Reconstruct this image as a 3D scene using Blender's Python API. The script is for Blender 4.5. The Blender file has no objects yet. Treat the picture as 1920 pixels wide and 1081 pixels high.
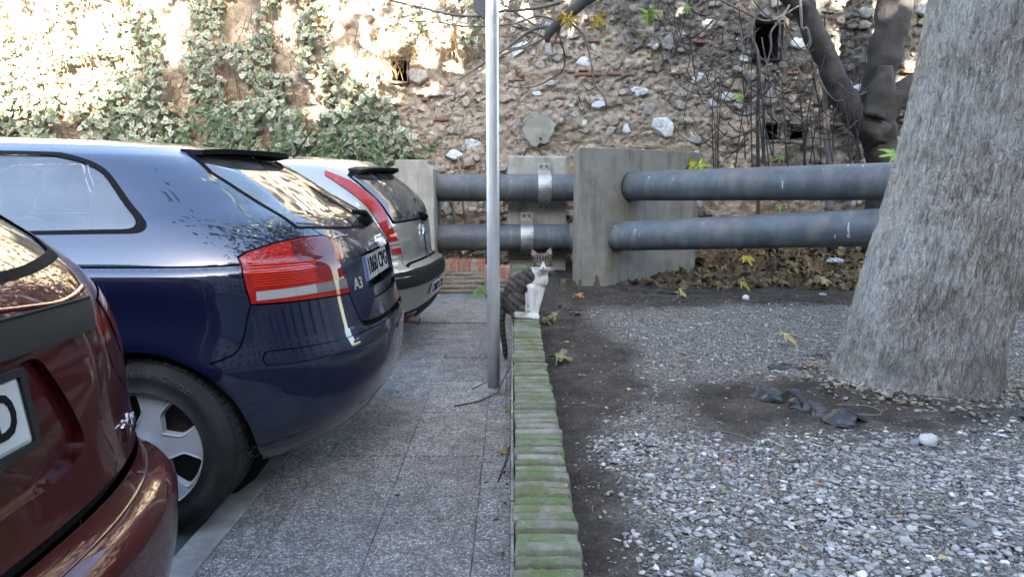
import bpy, bmesh, math, random
import numpy as np
from mathutils import Vector, Matrix, geometry, noise as mnoise
SC = bpy.context.scene
# ---------------------------------------------------------------- camera
CAM_H = 1.27
PITCH = math.atan(201 / 1280)
cd = bpy.data.cameras.new('camera')
cd.sensor_fit = 'HORIZONTAL'; cd.sensor_width = 36.0; cd.lens = 24.0
cd.clip_start = 0.05; cd.clip_end = 1200
cam = bpy.data.objects.new('camera', cd); SC.collection.objects.link(cam)
cam.location = (0, 0, CAM_H)
cam.rotation_euler = (math.pi / 2 - PITCH, 0, 0)
SC.camera = cam
# ---------------------------------------------------------------- sky and sun
SUN_EL = math.radians(24); SUN_AZ = math.radians(14)      # behind the camera, a little to the right
sdir = Vector((math.sin(SUN_AZ) * math.cos(SUN_EL), -math.cos(SUN_AZ) * math.cos(SUN_EL), math.sin(SUN_EL)))
W = bpy.data.worlds.new('World'); SC.world = W; W.use_nodes = True
nt = W.node_tree; nt.nodes.clear()
sky = nt.nodes.new('ShaderNodeTexSky'); sky.sky_type = 'NISHITA'; sky.sun_disc = False
sky.dust_density = 1.6; sky.ozone_density = 0.45; sky.air_density = 1.0
sky.sun_elevation = SUN_EL; sky.sun_rotation = math.atan2(sdir.x, sdir.y)
bg = nt.nodes.new('ShaderNodeBackground'); bg.inputs['Strength'].default_value = 0.06
wo = nt.nodes.new('ShaderNodeOutputWorld')
nt.links.new(sky.outputs[0], bg.inputs[0]); nt.links.new(bg.outputs[0], wo.inputs[0])
sl = bpy.data.lights.new('sun', 'SUN'); sl.energy = 5.0; sl.angle = math.radians(0.53); sl.color = (1.0, 0.93, 0.82)
so = bpy.data.objects.new('sun', sl); SC.collection.objects.link(so)
so.rotation_euler = sdir.to_track_quat('Z', 'Y').to_euler(); so.location = (8, -30, 30)
vs = SC.view_settings
vs.view_transform = 'Standard'; vs.look = 'None'; vs.gamma = 1.0; vs.use_curve_mapping = False
vs.exposure = 4.95
cy = SC.cycles
cy.use_denoising = True
cy.max_bounces = 6; cy.diffuse_bounces = 4; cy.glossy_bounces = 4; cy.transmission_bounces = 4; cy.transparent_max_bounces = 8
cy.sample_clamp_indirect = 8.0
try: cy.use_adaptive_sampling = True; cy.adaptive_threshold = 0.015
except Exception: pass
# ---------------------------------------------------------------- helpers
COL = SC.collection
R = random.Random(7)
NR = np.random.default_rng(11)
OFF = {}
def tag(o, label=None, cat=None, group=None, kind=None):
    if label: o['label'] = label
    if cat: o['category'] = cat
    if group: o['group'] = group
    if kind: o['kind'] = kind
    return o
def thing(name, loc, label, cat, group=None, rz=0.0):
    o = bpy.data.objects.new(name, None); COL.objects.link(o)
    o.empty_display_size = 0.1
    o.location = loc; o.rotation_euler = (0, 0, rz)
    OFF[o.name] = Vector(loc)
    return tag(o, label, cat, group)
def off(o):
    return OFF.get(o.name, Vector((0, 0, 0))) if o is not None else Vector((0, 0, 0))
def link(o, parent=None):
    COL.objects.link(o)
    if parent is not None:
        o.parent = parent
        OFF[o.name] = off(parent)
    return o
def mesh(name, verts, faces, mat=None, smooth=False, o=Vector((0, 0, 0)), col=None, mi=None):
    me = bpy.data.meshes.new(name)
    v = np.asarray(verts, dtype=np.float64) - np.array(o)[None, :]
    if isinstance(faces, np.ndarray):
        n, k = faces.shape
        me.vertices.add(len(v)); me.vertices.foreach_set('co', v.astype(np.float32).ravel())
        me.loops.add(n * k); me.loops.foreach_set('vertex_index', faces.astype(np.int32).ravel())
        me.polygons.add(n); me.polygons.foreach_set('loop_start', np.arange(0, n * k, k, dtype=np.int32))
        me.update(calc_edges=True)
    else:
        me.from_pydata(v.tolist(), [], faces); me.update()
    mats = mat if isinstance(mat, (list, tuple)) else ([mat] if mat else [])
    for m in mats: me.materials.append(m)
    if mi is not None: me.polygons.foreach_set('material_index', np.asarray(mi, dtype=np.int32))
    if smooth: me.polygons.foreach_set('use_smooth', np.ones(len(me.polygons), dtype=bool))
    if col is not None:
        a = me.color_attributes.new('Col', 'FLOAT_COLOR', 'POINT')
        c = np.ones((len(v), 4), dtype=np.float32); c[:, :3] = col
        a.data.foreach_set('color', c.ravel())
    return me
def part(name, verts, faces, mat, parent=None, smooth=False, local=False, **k):
    """one mesh object; verts are world coordinates (or the thing's own, when local)"""
    me = mesh(name, verts, faces, mat, smooth, Vector((0, 0, 0)) if local else off(parent), **k)
    return link(bpy.data.objects.new(name, me), parent)
def obj_at(name, me, parent, loc, rot=(0, 0, 0), scale=(1, 1, 1), local=False):
    o = bpy.data.objects.new(name, me); link(o, parent)
    o.location = Vector(loc) - (Vector((0, 0, 0)) if local else off(parent)); o.rotation_euler = rot; o.scale = scale
    return o
class MB:
    """collects shapes into one mesh"""
    def __init__(s): s.v = []; s.f = []; s.c = []
    def add(s, v, f, col=None):
        n = len(s.v); s.v += [tuple(p) for p in v]; s.f += [tuple(i + n for i in q) for q in f]
        s.c += [col or (1, 1, 1)] * len(v)
        return s
    def box(s, x0, x1, y0, y1, z0, z1, col=None):
        return s.add([(x0, y0, z0), (x1, y0, z0), (x1, y1, z0), (x0, y1, z0), (x0, y0, z1), (x1, y0, z1), (x1, y1, z1), (x0, y1, z1)],
                     [(0, 3, 2, 1), (4, 5, 6, 7), (0, 1, 5, 4), (1, 2, 6, 5), (2, 3, 7, 6), (3, 0, 4, 7)], col)
    def tube(s, pts, rad, n=8, cap=True, col=None):
        v, f = tube(pts, rad, n, cap); return s.add(v, f, col)
    def prism(s, poly, z0, z1, col=None):
        n = len(poly)
        v = [(x, y, z0) for x, y in poly] + [(x, y, z1) for x, y in poly]
        f = [tuple(range(n))[::-1], tuple(range(n, 2 * n))] + [(i, (i + 1) % n, n + (i + 1) % n, n + i) for i in range(n)]
        return s.add(v, f, col)
    def build(s, name, mat, parent=None, smooth=False, local=False, usecol=False):
        return part(name, s.v, s.f, mat, parent, smooth, local, col=np.array(s.c) if usecol else None)
def tube(pts, rad, n=8, cap=True):
    P = [Vector(p) for p in pts]; m = len(P)
    rr = rad if isinstance(rad, (list, tuple, np.ndarray)) else [rad] * m
    v = []; f = []
    t0 = (P[1] - P[0]).normalized()
    ref = Vector((0, 0, 1)) if abs(t0.z) < 0.9 else Vector((1, 0, 0))
    nrm = t0.cross(ref).normalized()
    for i in range(m):
        t = (P[min(i + 1, m - 1)] - P[max(i - 1, 0)]).normalized()
        nrm = (nrm - t * nrm.dot(t)).normalized(); b = t.cross(nrm)
        for k in range(n):
            a = 2 * math.pi * k / n
            v.append(tuple(P[i] + (nrm * math.cos(a) + b * math.sin(a)) * rr[i]))
    for i in range(m - 1):
        for k in range(n):
            f.append((i * n + k, i * n + (k + 1) % n, (i + 1) * n + (k + 1) % n, (i + 1) * n + k))
    if cap:
        f.append(tuple(range(n))[::-1]); f.append(tuple(range((m - 1) * n, m * n)))
    return v, f
def bevel_box(sx, sy, sz, b=0.004, seg=2, jit=0.0, seed=0, sub=0):
    """bmesh of a box with rounded edges centred on the origin"""
    bm = bmesh.new(); bmesh.ops.create_cube(bm, size=1.0)
    bmesh.ops.scale(bm, vec=(sx, sy, sz), verts=bm.verts)
    if sub: bmesh.ops.subdivide_edges(bm, edges=bm.edges[:], cuts=sub, use_grid_fill=True)
    if b: bmesh.ops.bevel(bm, geom=[e for e in bm.edges if len(e.link_faces) == 2 and e.calc_face_angle(0) > 0.5], offset=b, segments=seg, profile=0.5, affect='EDGES')
    if jit:
        for v in bm.verts:
            n = mnoise.noise_vector(v.co * 30 + Vector((seed * 7.3, seed * 3.1, 0)))
            v.co += n * jit
    return bm
def bm_mesh(bm, name, mat, smooth=False):
    me = bpy.data.meshes.new(name); bm.to_mesh(me); bm.free()
    if mat: me.materials.append(mat)
    if smooth: me.polygons.foreach_set('use_smooth', np.ones(len(me.polygons), dtype=bool))
    return me
def fbm(p, o=4):
    return mnoise.fractal(Vector(p), 0.9, 2.0, o, noise_basis='PERLIN_ORIGINAL')
def smoothstep(a, b, x):
    t = np.clip((x - a) / (b - a), 0, 1); return t * t * (3 - 2 * t)
# numpy value noise, for big meshes
def vnoise(x, y, seed=0):
    xi = np.floor(x).astype(np.int64); yi = np.floor(y).astype(np.int64); xf = x - xi; yf = y - yi
    def h(a, b):
        n = (a * 374761393 + b * 668265263 + seed * 974711) & 0x7fffffff
        n = ((n ^ (n >> 13)) * 1274126177) & 0x7fffffff
        return ((n ^ (n >> 16)) & 0xffff) / 65535.0
    u = xf * xf * (3 - 2 * xf); w = yf * yf * (3 - 2 * yf)
    return (h(xi, yi) * (1 - u) + h(xi + 1, yi) * u) * (1 - w) + (h(xi, yi + 1) * (1 - u) + h(xi + 1, yi + 1) * u) * w
def fnoise(x, y, o=4, seed=0):
    s = np.zeros_like(x, dtype=float); a = 1.0; t = 0
    for i in range(o):
        s += a * (vnoise(x, y, seed + i * 17) - 0.5); t += a; a *= 0.55; x = x * 2.03 + 3.1; y = y * 2.03 + 1.7
    return s / t * 2
# ---------------------------------------------------------------- materials
def newmat(name):
    m = bpy.data.materials.new(name); m.use_nodes = True
    t = m.node_tree; b = t.nodes['Principled BSDF']
    return m, t, b
class NT:
    def __init__(s, t): s.t = t
    def n(s, typ, **k):
        d = s.t.nodes.new(typ)
        ins = k.pop('i', {})
        for a, b in k.items(): setattr(d, a, b)
        for a, b in ins.items():
            if hasattr(b, 'is_output') or isinstance(b, bpy.types.NodeSocket): s.t.links.new(b, d.inputs[a])
            else: d.inputs[a].default_value = b
        return d
    def coord(s, which='Object'): return s.n('ShaderNodeTexCoord').outputs[which]
    def noise(s, vec, scale, detail=4, rough=0.55, dist=0.0):
        d = s.n('ShaderNodeTexNoise', i={'Vector': vec, 'Scale': scale, 'Detail': detail, 'Roughness': rough, 'Distortion': dist}); return d.outputs['Fac']
    def ramp(s, fac, stops, interp='LINEAR'):
        d = s.n('ShaderNodeValToRGB'); d.color_ramp.interpolation = interp
        e = d.color_ramp.elements
        while len(e) < len(stops): e.new(0.5)
        for k, (p, c) in zip(e, stops):
            k.position = p
            k.color = (c[0], c[1], c[2], 1) if isinstance(c, (tuple, list)) else (c, c, c, 1)
        s.t.links.new(fac, d.inputs[0]); return d.outputs[0]
    def mix(s, fac, a, b, mode='MIX'):
        d = s.n('ShaderNodeMix', data_type='RGBA', blend_type=mode)
        for k, v in ((0, fac), (6, a), (7, b)):
            if isinstance(v, bpy.types.NodeSocket): s.t.links.new(v, d.inputs[k])
            elif k == 0: d.inputs[k].default_value = v
            else: d.inputs[k].default_value = (v[0], v[1], v[2], 1)
        return d.outputs[2]
    def math(s, op, a, b=None, clamp=False):
        d = s.n('ShaderNodeMath', operation=op); d.use_clamp = clamp
        for k, v in ((0, a), (1, b)):
            if v is None: continue
            if isinstance(v, bpy.types.NodeSocket): s.t.links.new(v, d.inputs[k])
            else: d.inputs[k].default_value = v
        return d.outputs[0]
    def bump(s, h, strength=0.5, dist=0.01, normal=None):
        d = s.n('ShaderNodeBump', i={'Height': h, 'Strength': strength, 'Distance': dist})
        if normal is not None: s.t.links.new(normal, d.inputs['Normal'])
        return d.outputs[0]
    def attr(s, name='Col'): return s.n('ShaderNodeVertexColor', layer_name=name).outputs[0]
    def rand(s): return s.n('ShaderNodeObjectInfo').outputs['Random']
    def scale(s, vec, sc):
        d = s.n('ShaderNodeVectorMath', operation='MULTIPLY', i={0: vec, 1: sc}); return d.outputs[0]
    def sep(s, vec): return s.n('ShaderNodeSeparateXYZ', i={0: vec}).outputs
    def link(s, a, b): s.t.links.new(a, b)
def simple(name, c, rough=0.6, metal=0.0, var=0.25, scale=12, bump=0.0, bscale=60, bdist=0.003, spec=None, coat=0.0, which='Object', dirt=None):
    m, t, b = newmat(name); g = NT(t); co = g.coord(which)
    f = g.noise(co, scale, 5, 0.6)
    lo = tuple(x * (1 - var) for x in c); hi = tuple(min(1, x * (1 + var)) for x in c)
    colr = g.ramp(f, [(0.3, lo), (0.7, hi)])
    if dirt:
        f2 = g.noise(co, scale * 0.35, 6, 0.65)
        colr = g.mix(g.ramp(f2, [(0.5, 0.0), (0.68, 1.0)]), colr, dirt)
    g.link(colr, b.inputs['Base Color'])
    b.inputs['Roughness'].default_value = rough; b.inputs['Metallic'].default_value = metal
    if spec is not None: b.inputs['Specular IOR Level'].default_value = spec
    if coat: b.inputs['Coat Weight'].default_value = coat; b.inputs['Coat Roughness'].default_value = 0.03
    if bump: g.link(g.bump(g.noise(co, bscale, 5, 0.6), bump, bdist), b.inputs['Normal'])
    return m
def attrmat(name, rough=0.8, var=0.2, scale=60, bump=0.3, bdist=0.003, spec=0.3, trans=0.0):
    """material whose base colour is the piece's own colour (attribute Col) with some grain"""
    m, t, b = newmat(name); g = NT(t); co = g.coord()
    f = g.noise(co, scale, 4, 0.6)
    mul = g.ramp(f, [(0.3, 1 - var), (0.7, 1 + var)])
    g.link(g.mix(1.0, g.attr(), mul, 'MULTIPLY'), b.inputs['Base Color'])
    b.inputs['Roughness'].default_value = rough; b.inputs['Specular IOR Level'].default_value = spec
    if bump: g.link(g.bump(f, bump, bdist), b.inputs['Normal'])
    if trans:
        tr = t.nodes.new('ShaderNodeBsdfTranslucent'); g.link(g.attr(), tr.inputs[0])
        mx = t.nodes.new('ShaderNodeMixShader'); mx.inputs[0].default_value = trans
        o = t.nodes['Material Output']
        g.link(b.outputs[0], mx.inputs[1]); g.link(tr.outputs[0], mx.inputs[2]); g.link(mx.outputs[0], o.inputs[0])
    return m
# ================================================================ ground and pavement
def gridmesh(x0, x1, y0, y1, step, zf):
    nx = max(2, int(round((x1 - x0) / step)) + 1); ny = max(2, int(round((y1 - y0) / step)) + 1)
    X, Y = np.meshgrid(np.linspace(x0, x1, nx), np.linspace(y0, y1, ny))
    Z = zf(X, Y)
    v = np.stack([X.ravel(), Y.ravel(), Z.ravel()], 1)
    i = np.arange((nx - 1) * (ny - 1)); r = i // (nx - 1); c = i % (nx - 1); a = r * nx + c
    return v, np.stack([a, a + 1, a + nx + 1, a + nx], 1)
M_asphalt = simple('asphalt', (0.05, 0.05, 0.052), 0.9, var=0.35, scale=4, bump=0.6, bscale=160)
v, f = gridmesh(-300, 300, -300, 300, 60, lambda x, y: x * 0 - 0.06)
tag(part('ground', v, f, M_asphalt), kind='structure')
v, f = gridmesh(-30, -1.162, -30, 8.9, 1.0, lambda x, y: x * 0 - 0.022)
tag(part('road', v, f, M_asphalt), kind='structure')

def pebble_mat():
    m, t, b = newmat('washed_pebble_slab'); g = NT(t); co = g.coord()
    oi = g.n('ShaderNodeObjectInfo'); pos = g.n('ShaderNodeNewGeometry').outputs['Position']
    warp = g.n('ShaderNodeVectorMath', operation='ADD', i={0: pos, 1: g.scale(g.n('ShaderNodeTexNoise', i={'Vector': pos, 'Scale': 40.0, 'Detail': 2.0}).outputs['Color'], (0.012, 0.012, 0.0))}).outputs[0]
    vo = g.n('ShaderNodeTexVoronoi', feature='F1', i={'Vector': warp, 'Scale': 118.0, 'Randomness': 1.0})
    ed = g.n('ShaderNodeTexVoronoi', feature='DISTANCE_TO_EDGE', i={'Vector': warp, 'Scale': 118.0, 'Randomness': 1.0})
    bw = g.sep(vo.outputs['Color'])
    peb = g.ramp(bw[0], [(0.0, (0.14, 0.139, 0.139)), (0.35, (0.32, 0.317, 0.312)), (0.7, (0.50, 0.493, 0.48)), (0.93, (0.66, 0.65, 0.63)), (1.0, (0.75, 0.735, 0.70))])
    peb = g.mix(g.ramp(bw[1], [(0.9, 0.0), (0.96, 1.0)]), peb, (0.26, 0.19, 0.13))
    gap = g.ramp(ed.outputs['Distance'], [(0.02, 1.0), (0.12, 0.0)])
    c = g.mix(gap, peb, (0.115, 0.108, 0.10))
    # worn patches where the cement shows, and grime
    w1 = g.ramp(g.noise(pos, 2.3, 6, 0.7), [(0.5, 0.0), (0.8, 0.6)])
    c = g.mix(w1, c, (0.13, 0.125, 0.12))
    st_ = g.ramp(g.noise(pos, 0.9, 5, 0.6), [(0.38, 0.72), (0.62, 1.05)])
    c = g.mix(1.0, c, st_, 'MULTIPLY')
    w2 = g.ramp(g.noise(pos, 9.0, 5, 0.7), [(0.35, 0.62), (0.7, 1.12)])
    c = g.mix(1.0, c, w2, 'MULTIPLY')
    tint = g.ramp(oi.outputs['Random'], [(0.0, 0.82), (1.0, 1.12)])
    c = g.mix(1.0, c, tint, 'MULTIPLY')
    g.link(c, b.inputs['Base Color']); b.inputs['Roughness'].default_value = 0.62
    h = g.ramp(ed.outputs['Distance'], [(0.0, 0.0), (0.35, 1.0)])
    g.link(g.bump(h, 0.9, 0.006), b.inputs['Normal'])
    return m
M_slab = pebble_mat()
M_joint = simple('dirt_joint', (0.085, 0.08, 0.074), 0.95, var=0.5, scale=40, bump=0.8, bscale=90)
M_strip = simple('concrete_strip', (0.20, 0.20, 0.19), 0.85, var=0.25, scale=9, bump=0.4, bscale=120, dirt=(0.11, 0.10, 0.09))
pav = tag(part('pavement', *gridmesh(-1.04, 0.0, -4, 7.72, 0.3, lambda x, y: x * 0 - 0.014), M_joint), kind='structure')
xb = [-1.04, -0.87, -0.50, -0.135, -0.006]
def add_slab(x0, x1, y0, y1, dz=0, tilt=0):
    g = 0.0012
    bm = bevel_box(x1 - x0 - 2 * g, y1 - y0 - 2 * g, 0.05, 0.0022, 1)
    o = obj_at('paving_slab', bm_mesh(bm, 'paving_slab', M_slab), pav, ((x0 + x1) / 2, (y0 + y1) / 2, -0.025 + dz), (tilt, tilt * 0.6, 0))
    return o
ys0 = [-3.2 + 0.6 * k for k in range(40)]
for ci in range(4):
    sh = [0.16, 0.44, 0.44, 0.44][ci] if ci < 3 else 0.44
    cuts = [y for y in [-3.4 + sh + (0.6 if ci != 3 else 0.6) * k for k in range(30)] if y < 7.55]
    if ci == 3: cuts = [-3.4 + 0.36 + 0.41 * k for k in range(27)]
    cuts = [c for c in cuts if c < 7.5] + [7.72]
    for a, b_ in zip(cuts[:-1], cuts[1:]):
        far = a > 4.6
        add_slab(xb[ci], xb[ci + 1], a, b_, R.uniform(-0.002, 0.003) + (R.choice([0, 0, 0.008, 0.014]) if far and ci < 3 else 0), R.uniform(-0.004, 0.004) * (1.6 if far else 0.6))
ks = tag(MB().box(-1.16, -1.042, -4, 7.72, -0.06, -0.012).build('kerb_strip', M_joint), kind='structure')
y = -4.0
while y < 7.7:
    L = 0.98
    bm = bevel_box(0.118, L - 0.006, 0.09, 0.006, 2, 0.0008, R.random() * 9)
    obj_at('kerbstone', bm_mesh(bm, 'kerbstone', M_strip), ks, (-1.101, y + L / 2, -0.044 + R.uniform(-0.002, 0.002)), (0, R.uniform(-0.01, 0.01), 0))
    y += L
# ================================================================ soil bed with gravel
def soil_z(x, y):
    z = 0.215 + 0.018 * fnoise(x * 1.3, y * 1.3, 4, 3) + 0.012 * fnoise(x * 7, y * 7, 4, 8)
    z = z - 0.03 * np.exp(-((x - 0.2) / 0.12) ** 2)                       # a furrow along the kerb wall
    z = z + 0.05 * np.exp(-(((x - 1.95) / 0.55) ** 2 + ((y - 3.35) / 0.5) ** 2))  # mound of the roots
    z = z + 0.07 * np.exp(-(((x - 2.35) / 0.35) ** 2 + ((y - 2.72) / 0.10) ** 2))
    z = z + 0.22 * smoothstep(7.4, 8.9, y) * smoothstep(2.3, 4.2, x)
    return z
def soil_mat():
    m, t, b = newmat('dark_soil'); g = NT(t); co = g.coord()
    n1 = g.noise(co, 5, 8, 0.7); n2 = g.noise(co, 70, 6, 0.7)
    c = g.ramp(n1, [(0.3, (0.019, 0.0155, 0.0125)), (0.55, (0.042, 0.035, 0.029)), (0.75, (0.085, 0.073, 0.060))])
    c = g.mix(1.0, c, g.ramp(n2, [(0.3, 0.5), (0.7, 1.6)]), 'MULTIPLY')
    vo = g.n('ShaderNodeTexVoronoi', feature='F1', i={'Vector': co, 'Scale': 120.0})
    sp = g.math('MULTIPLY', g.ramp(vo.outputs['Distance'], [(0.18, 1.0), (0.30, 0.0)]), g.ramp(g.sep(vo.outputs['Color'])[0], [(0.90, 0.0), (0.93, 1.0)]))
    c = g.mix(sp, c, (0.17, 0.155, 0.13))
    gv = g.n('ShaderNodeTexVoronoi', feature='F1', i={'Vector': co, 'Scale': 150.0}); gc = g.sep(gv.outputs['Color'])[0]
    grit = g.ramp(gc, [(0.0, (.04, .035, .029)), (.4, (.09, .082, .072)), (.75, (.18, .168, .15)), (1.0, (.29, .275, .25))])
    gm = g.ramp(g.math('MULTIPLY', g.sep(g.attr())[0], g.ramp(g.noise(co, 11, 5, .7), [(.3, .45), (.6, 1.15)])), [(.12, 0.0), (.75, .92)])
    c = g.mix(gm, c, grit)
    n2 = g.math('ADD', n2, g.math('MULTIPLY', g.math('MULTIPLY', gv.outputs['Distance'], -.8), gm))
    g.link(c, b.inputs['Base Color']); b.inputs['Roughness'].default_value = 0.95; b.inputs['Specular IOR Level'].default_value = 0.2
    g.link(g.bump(g.math('ADD', n2, g.math('MULTIPLY', sp, 0.5)), 0.9, 0.012), b.inputs['Normal'])
    return m
M_soil = soil_mat()
def ico(sub):
    bm = bmesh.new(); bmesh.ops.create_icosphere(bm, subdivisions=sub, radius=1.0)
    v = np.array([x.co[:] for x in bm.verts]); f = np.array([[q.index for q in p.verts] for p in bm.faces]); bm.free()
    return v, f
ICO1, ICO2 = ico(1), ico(2)
def scatter(base, pos, size, rot_z, tilt, col, rough=0.25, seed=0):
    """many deformed copies of a small solid joined into arrays"""
    bv, bf = base; n = len(pos); k = len(bv)
    rng = np.random.default_rng(seed)
    V = np.repeat(bv[None], n, 0) * (1 + rng.normal(0, rough, (n, k, 1)).clip(-0.4, 0.4))
    V = V * size[:, None, :]
    ca, sa = np.cos(tilt), np.sin(tilt)
    y = V[:, :, 1] * ca[:, None] - V[:, :, 2] * sa[:, None]; z = V[:, :, 1] * sa[:, None] + V[:, :, 2] * ca[:, None]
    V[:, :, 1] = y; V[:, :, 2] = z
    cz, sz = np.cos(rot_z), np.sin(rot_z)
    x = V[:, :, 0] * cz[:, None] - V[:, :, 1] * sz[:, None]; y = V[:, :, 0] * sz[:, None] + V[:, :, 1] * cz[:, None]
    V[:, :, 0] = x; V[:, :, 1] = y
    V = V + pos[:, None, :]
    F = (bf[None] + (np.arange(n) * k)[:, None, None]).reshape(-1, bf.shape[1])
    return V.reshape(-1, 3), F, np.repeat(col, k, 0)
M_pebble = attrmat('river_pebble', 0.55, 0.16, 90, 0.25, 0.002, 0.4)
def pebble_colours(n, rng):
    pal = np.array([(0.145, 0.141, 0.136), (0.185, 0.18, 0.172), (0.105, 0.102, 0.098), (0.225, 0.218, 0.204), (0.29, 0.278, 0.255), (0.19, 0.163, 0.128), (0.19, 0.125, 0.082), (0.16, 0.160, 0.160), (0.37, 0.357, 0.33)])
    pr = np.array([.2, .22, .12, .15, .06, .10, .02, .11, .02])
    c = pal[rng.choice(len(pal), n, p=pr)]
    return np.clip(c * rng.normal(1, 0.24, (n, 1)) * 1.12, 0.05, 0.75)
def gravel_density(x, y):
    edge = 0.30 + 0.14 * fnoise(x * 0 + 3, y * 2.2, 3, 21) + 0.42 * smoothstep(2.4, 3.6, y) - 0.2 * smoothstep(4.2, 5.2, y)
    d = smoothstep(-0.16, 0.30, x - edge)
    d = d * (1 - smoothstep(5.35, 5.9, y + 0.25 * fnoise(x * 2, y * 2, 3, 5)))
    bare = np.exp(-(((x - 1.35) / 0.55) ** 2 + ((y - 3.25) / 0.42) ** 2)) + 1.1 * np.exp(-(((x - 1.95) / 0.75) ** 2 + ((y - 2.95) / 0.38) ** 2))
    bare = bare + 0.7 * np.exp(-(((x - 0.95) / 0.22) ** 2 + ((y - 3.0) / 0.5) ** 2))
    d = d * np.clip(1 - 0.80 * bare, 0, 1)
    d = d * np.clip(1.0 + 0.9 * fnoise(x * 2.6, y * 2.6, 4, 14), 0, 1.0)
    return np.clip(d, 0.012, 1)
ga = gridmesh(0.176, 9.0, -2.0, 9.0, 0.05, lambda x, y: soil_z(x, y) - .012 * (x > .2))
gb = gridmesh(0.178, 3.2, 1.4, 7.2, 0.0185, lambda x, y: soil_z(x, y) + .016 * fnoise(x * 14, y * 14, 3, 17) + .012 * fnoise(x * 34, y * 34, 3, 19) * smoothstep(.18, .3, x) + .003)
v = np.concatenate([ga[0], gb[0]]); f = np.concatenate([ga[1], gb[1] + len(ga[0])])
den = np.clip(gravel_density(v[:, 0], v[:, 1]) * 1.25, 0, 1)[:, None]
tag(part('soil_bed', v, f, M_soil, smooth=True, col=np.repeat(den, 3, 1)), kind='structure')
rng = np.random.default_rng(5)
def gravel(n, x0, x1, y0, y1, base, smin, smax, seed, cut=None):
    rng = np.random.default_rng(seed)
    x = rng.uniform(x0, x1, n); y = rng.uniform(y0, y1, n)
    keep = rng.random(n) < gravel_density(x, y)
    keep &= ~(((x - 1.98) / 0.36) ** 2 + ((y - 3.45) / 0.33) ** 2 < 1)
    keep &= x < (y + 0.9) * 0.86
    x, y = x[keep], y[keep]; n = len(x)
    s = smin + (smax - smin) * rng.random(n) ** 1.9
    s = s * np.where(gravel_density(x, y) < 0.2, 0.62, 1.0) * rng.choice([.55, .8, 1.0], n)
    size = np.stack([s * rng.uniform(0.8, 1.25, n), s * rng.uniform(0.5, 0.85, n), s * rng.uniform(0.24, 0.5, n)], 1)
    pos = np.stack([x, y, soil_z(x, y) + size[:, 2] * rng.uniform(0.1, 1.3, n)], 1)
    return scatter(base, pos, size, rng.uniform(0, 6.28, n), rng.normal(0, 0.3, n), pebble_colours(n, rng), 0.15, seed)
G = [gravel(7600, 0.2, 1.75, 1.45, 2.05, ICO2, 0.005, 0.018, 1), gravel(20000, 0.2, 2.6, 2.05, 2.75, ICO1, 0.005, 0.018, 4), gravel(32000, 0.2, 4.6, 2.75, 6.1, ICO1, 0.005, 0.016, 2), gravel(12000, 0.2, 3.8, 1.4, 6.1, ICO1, 0.0028, 0.006, 3)]
# crumbs of grit on the bare soil
r2 = np.random.default_rng(77); n = 9000
gx = r2.uniform(0.2, 3.6, n); gy = 1.2 + 6.2 * r2.random(n) ** 1.1; gs = 0.0016 + 0.0058 * r2.random(n) ** 2.2
gz = soil_z(gx, gy) + gs * 0.2
G.append(scatter(ICO1, np.stack([gx, gy, gz], 1), np.stack([gs * 1.2, gs, gs * 0.55], 1), r2.uniform(0, 6.28, n), r2.normal(0, .3, n), np.where(r2.random((n, 1)) < .45, pebble_colours(n, r2), np.array([[.07, .055, .045]])), .15, 9))
vv, ff, cc, k = [], [], [], 0
for a, b_, c in G:
    vv.append(a); ff.append(b_ + k); cc.append(c); k += len(a)
gr = part('gravel', np.concatenate(vv), np.concatenate(ff), M_pebble, smooth=True, col=np.concatenate(cc))
tag(gr, 'grey river pebbles spread over the dark soil around the big trunk', 'gravel', kind='stuff')
rs = np.random.default_rng(61); sm = MB()
for k_ in range(900):
    sx_ = rs.uniform(.25, 3.2); sy_ = 1.2 + 4.8 * rs.random() ** 1.4; a_ = rs.uniform(0, 6.28); l_ = rs.uniform(.012, .06)
    z0_ = float(soil_z(np.array([sx_]), np.array([sy_]))[0]) + .006 + .010 * rs.random()
    if rs.random() < .62: sm.tube([(sx_, sy_, z0_), (sx_ + l_ * .5 * math.cos(a_), sy_ + l_ * .5 * math.sin(a_), z0_ + .004), (sx_ + l_ * math.cos(a_ + .2), sy_ + l_ * math.sin(a_ + .2), z0_ - .002)], [.0012, .0011, .0007], 3, False, col=[(.20, .15, .08), (.10, .065, .035), (.30, .25, .15)][rs.integers(3)])
    else:
        l_ *= .35; sm.add([(sx_, sy_, z0_), (sx_ + l_ * math.cos(a_), sy_ + l_ * math.sin(a_), z0_ + .004), (sx_ + l_ * math.cos(a_ + 1.2), sy_ + l_ * math.sin(a_ + 1.2), z0_ + .006), (sx_ + l_ * .8 * math.cos(a_ + 2), sy_ + l_ * .8 * math.sin(a_ + 2), z0_)], [(0, 1, 2), (0, 2, 3)], col=[(.22, .12, .05), (.14, .08, .04), (.30, .22, .08), (.10, .15, .04)][rs.integers(4)])
tag(sm.build('plant_litter', M_pebble, usecol=True), 'straw bits and crumbled leaf scattered between the pebbles', 'litter', kind='stuff')
def stone_thing(px, py, s, col, label, seed, flat=0.55):
    z = float(soil_z(np.array([px]), np.array([py]))[0])
    v, f, c = scatter(ICO2, np.array([[0, 0, s * flat * 0.75]]), np.array([[s, s * .75, s * flat]]), np.array([seed * 1.3]), np.array([.15]), np.array([col]), .10, seed)
    o = part('stone', v, f, M_pebble, smooth=True, col=c); o.location = (px, py, z)
    return tag(o, label, 'stone')
stone_thing(1.66, 2.60, 0.048, (0.33, 0.32, 0.30), 'large pale stone lying on the gravel in front of the trunk', 3, .6)
stone_thing(1.60, 2.585, 0.026, (0.13, 0.135, 0.15), 'dark grey pebble leaning on the large pale stone', 8, .8)
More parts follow.
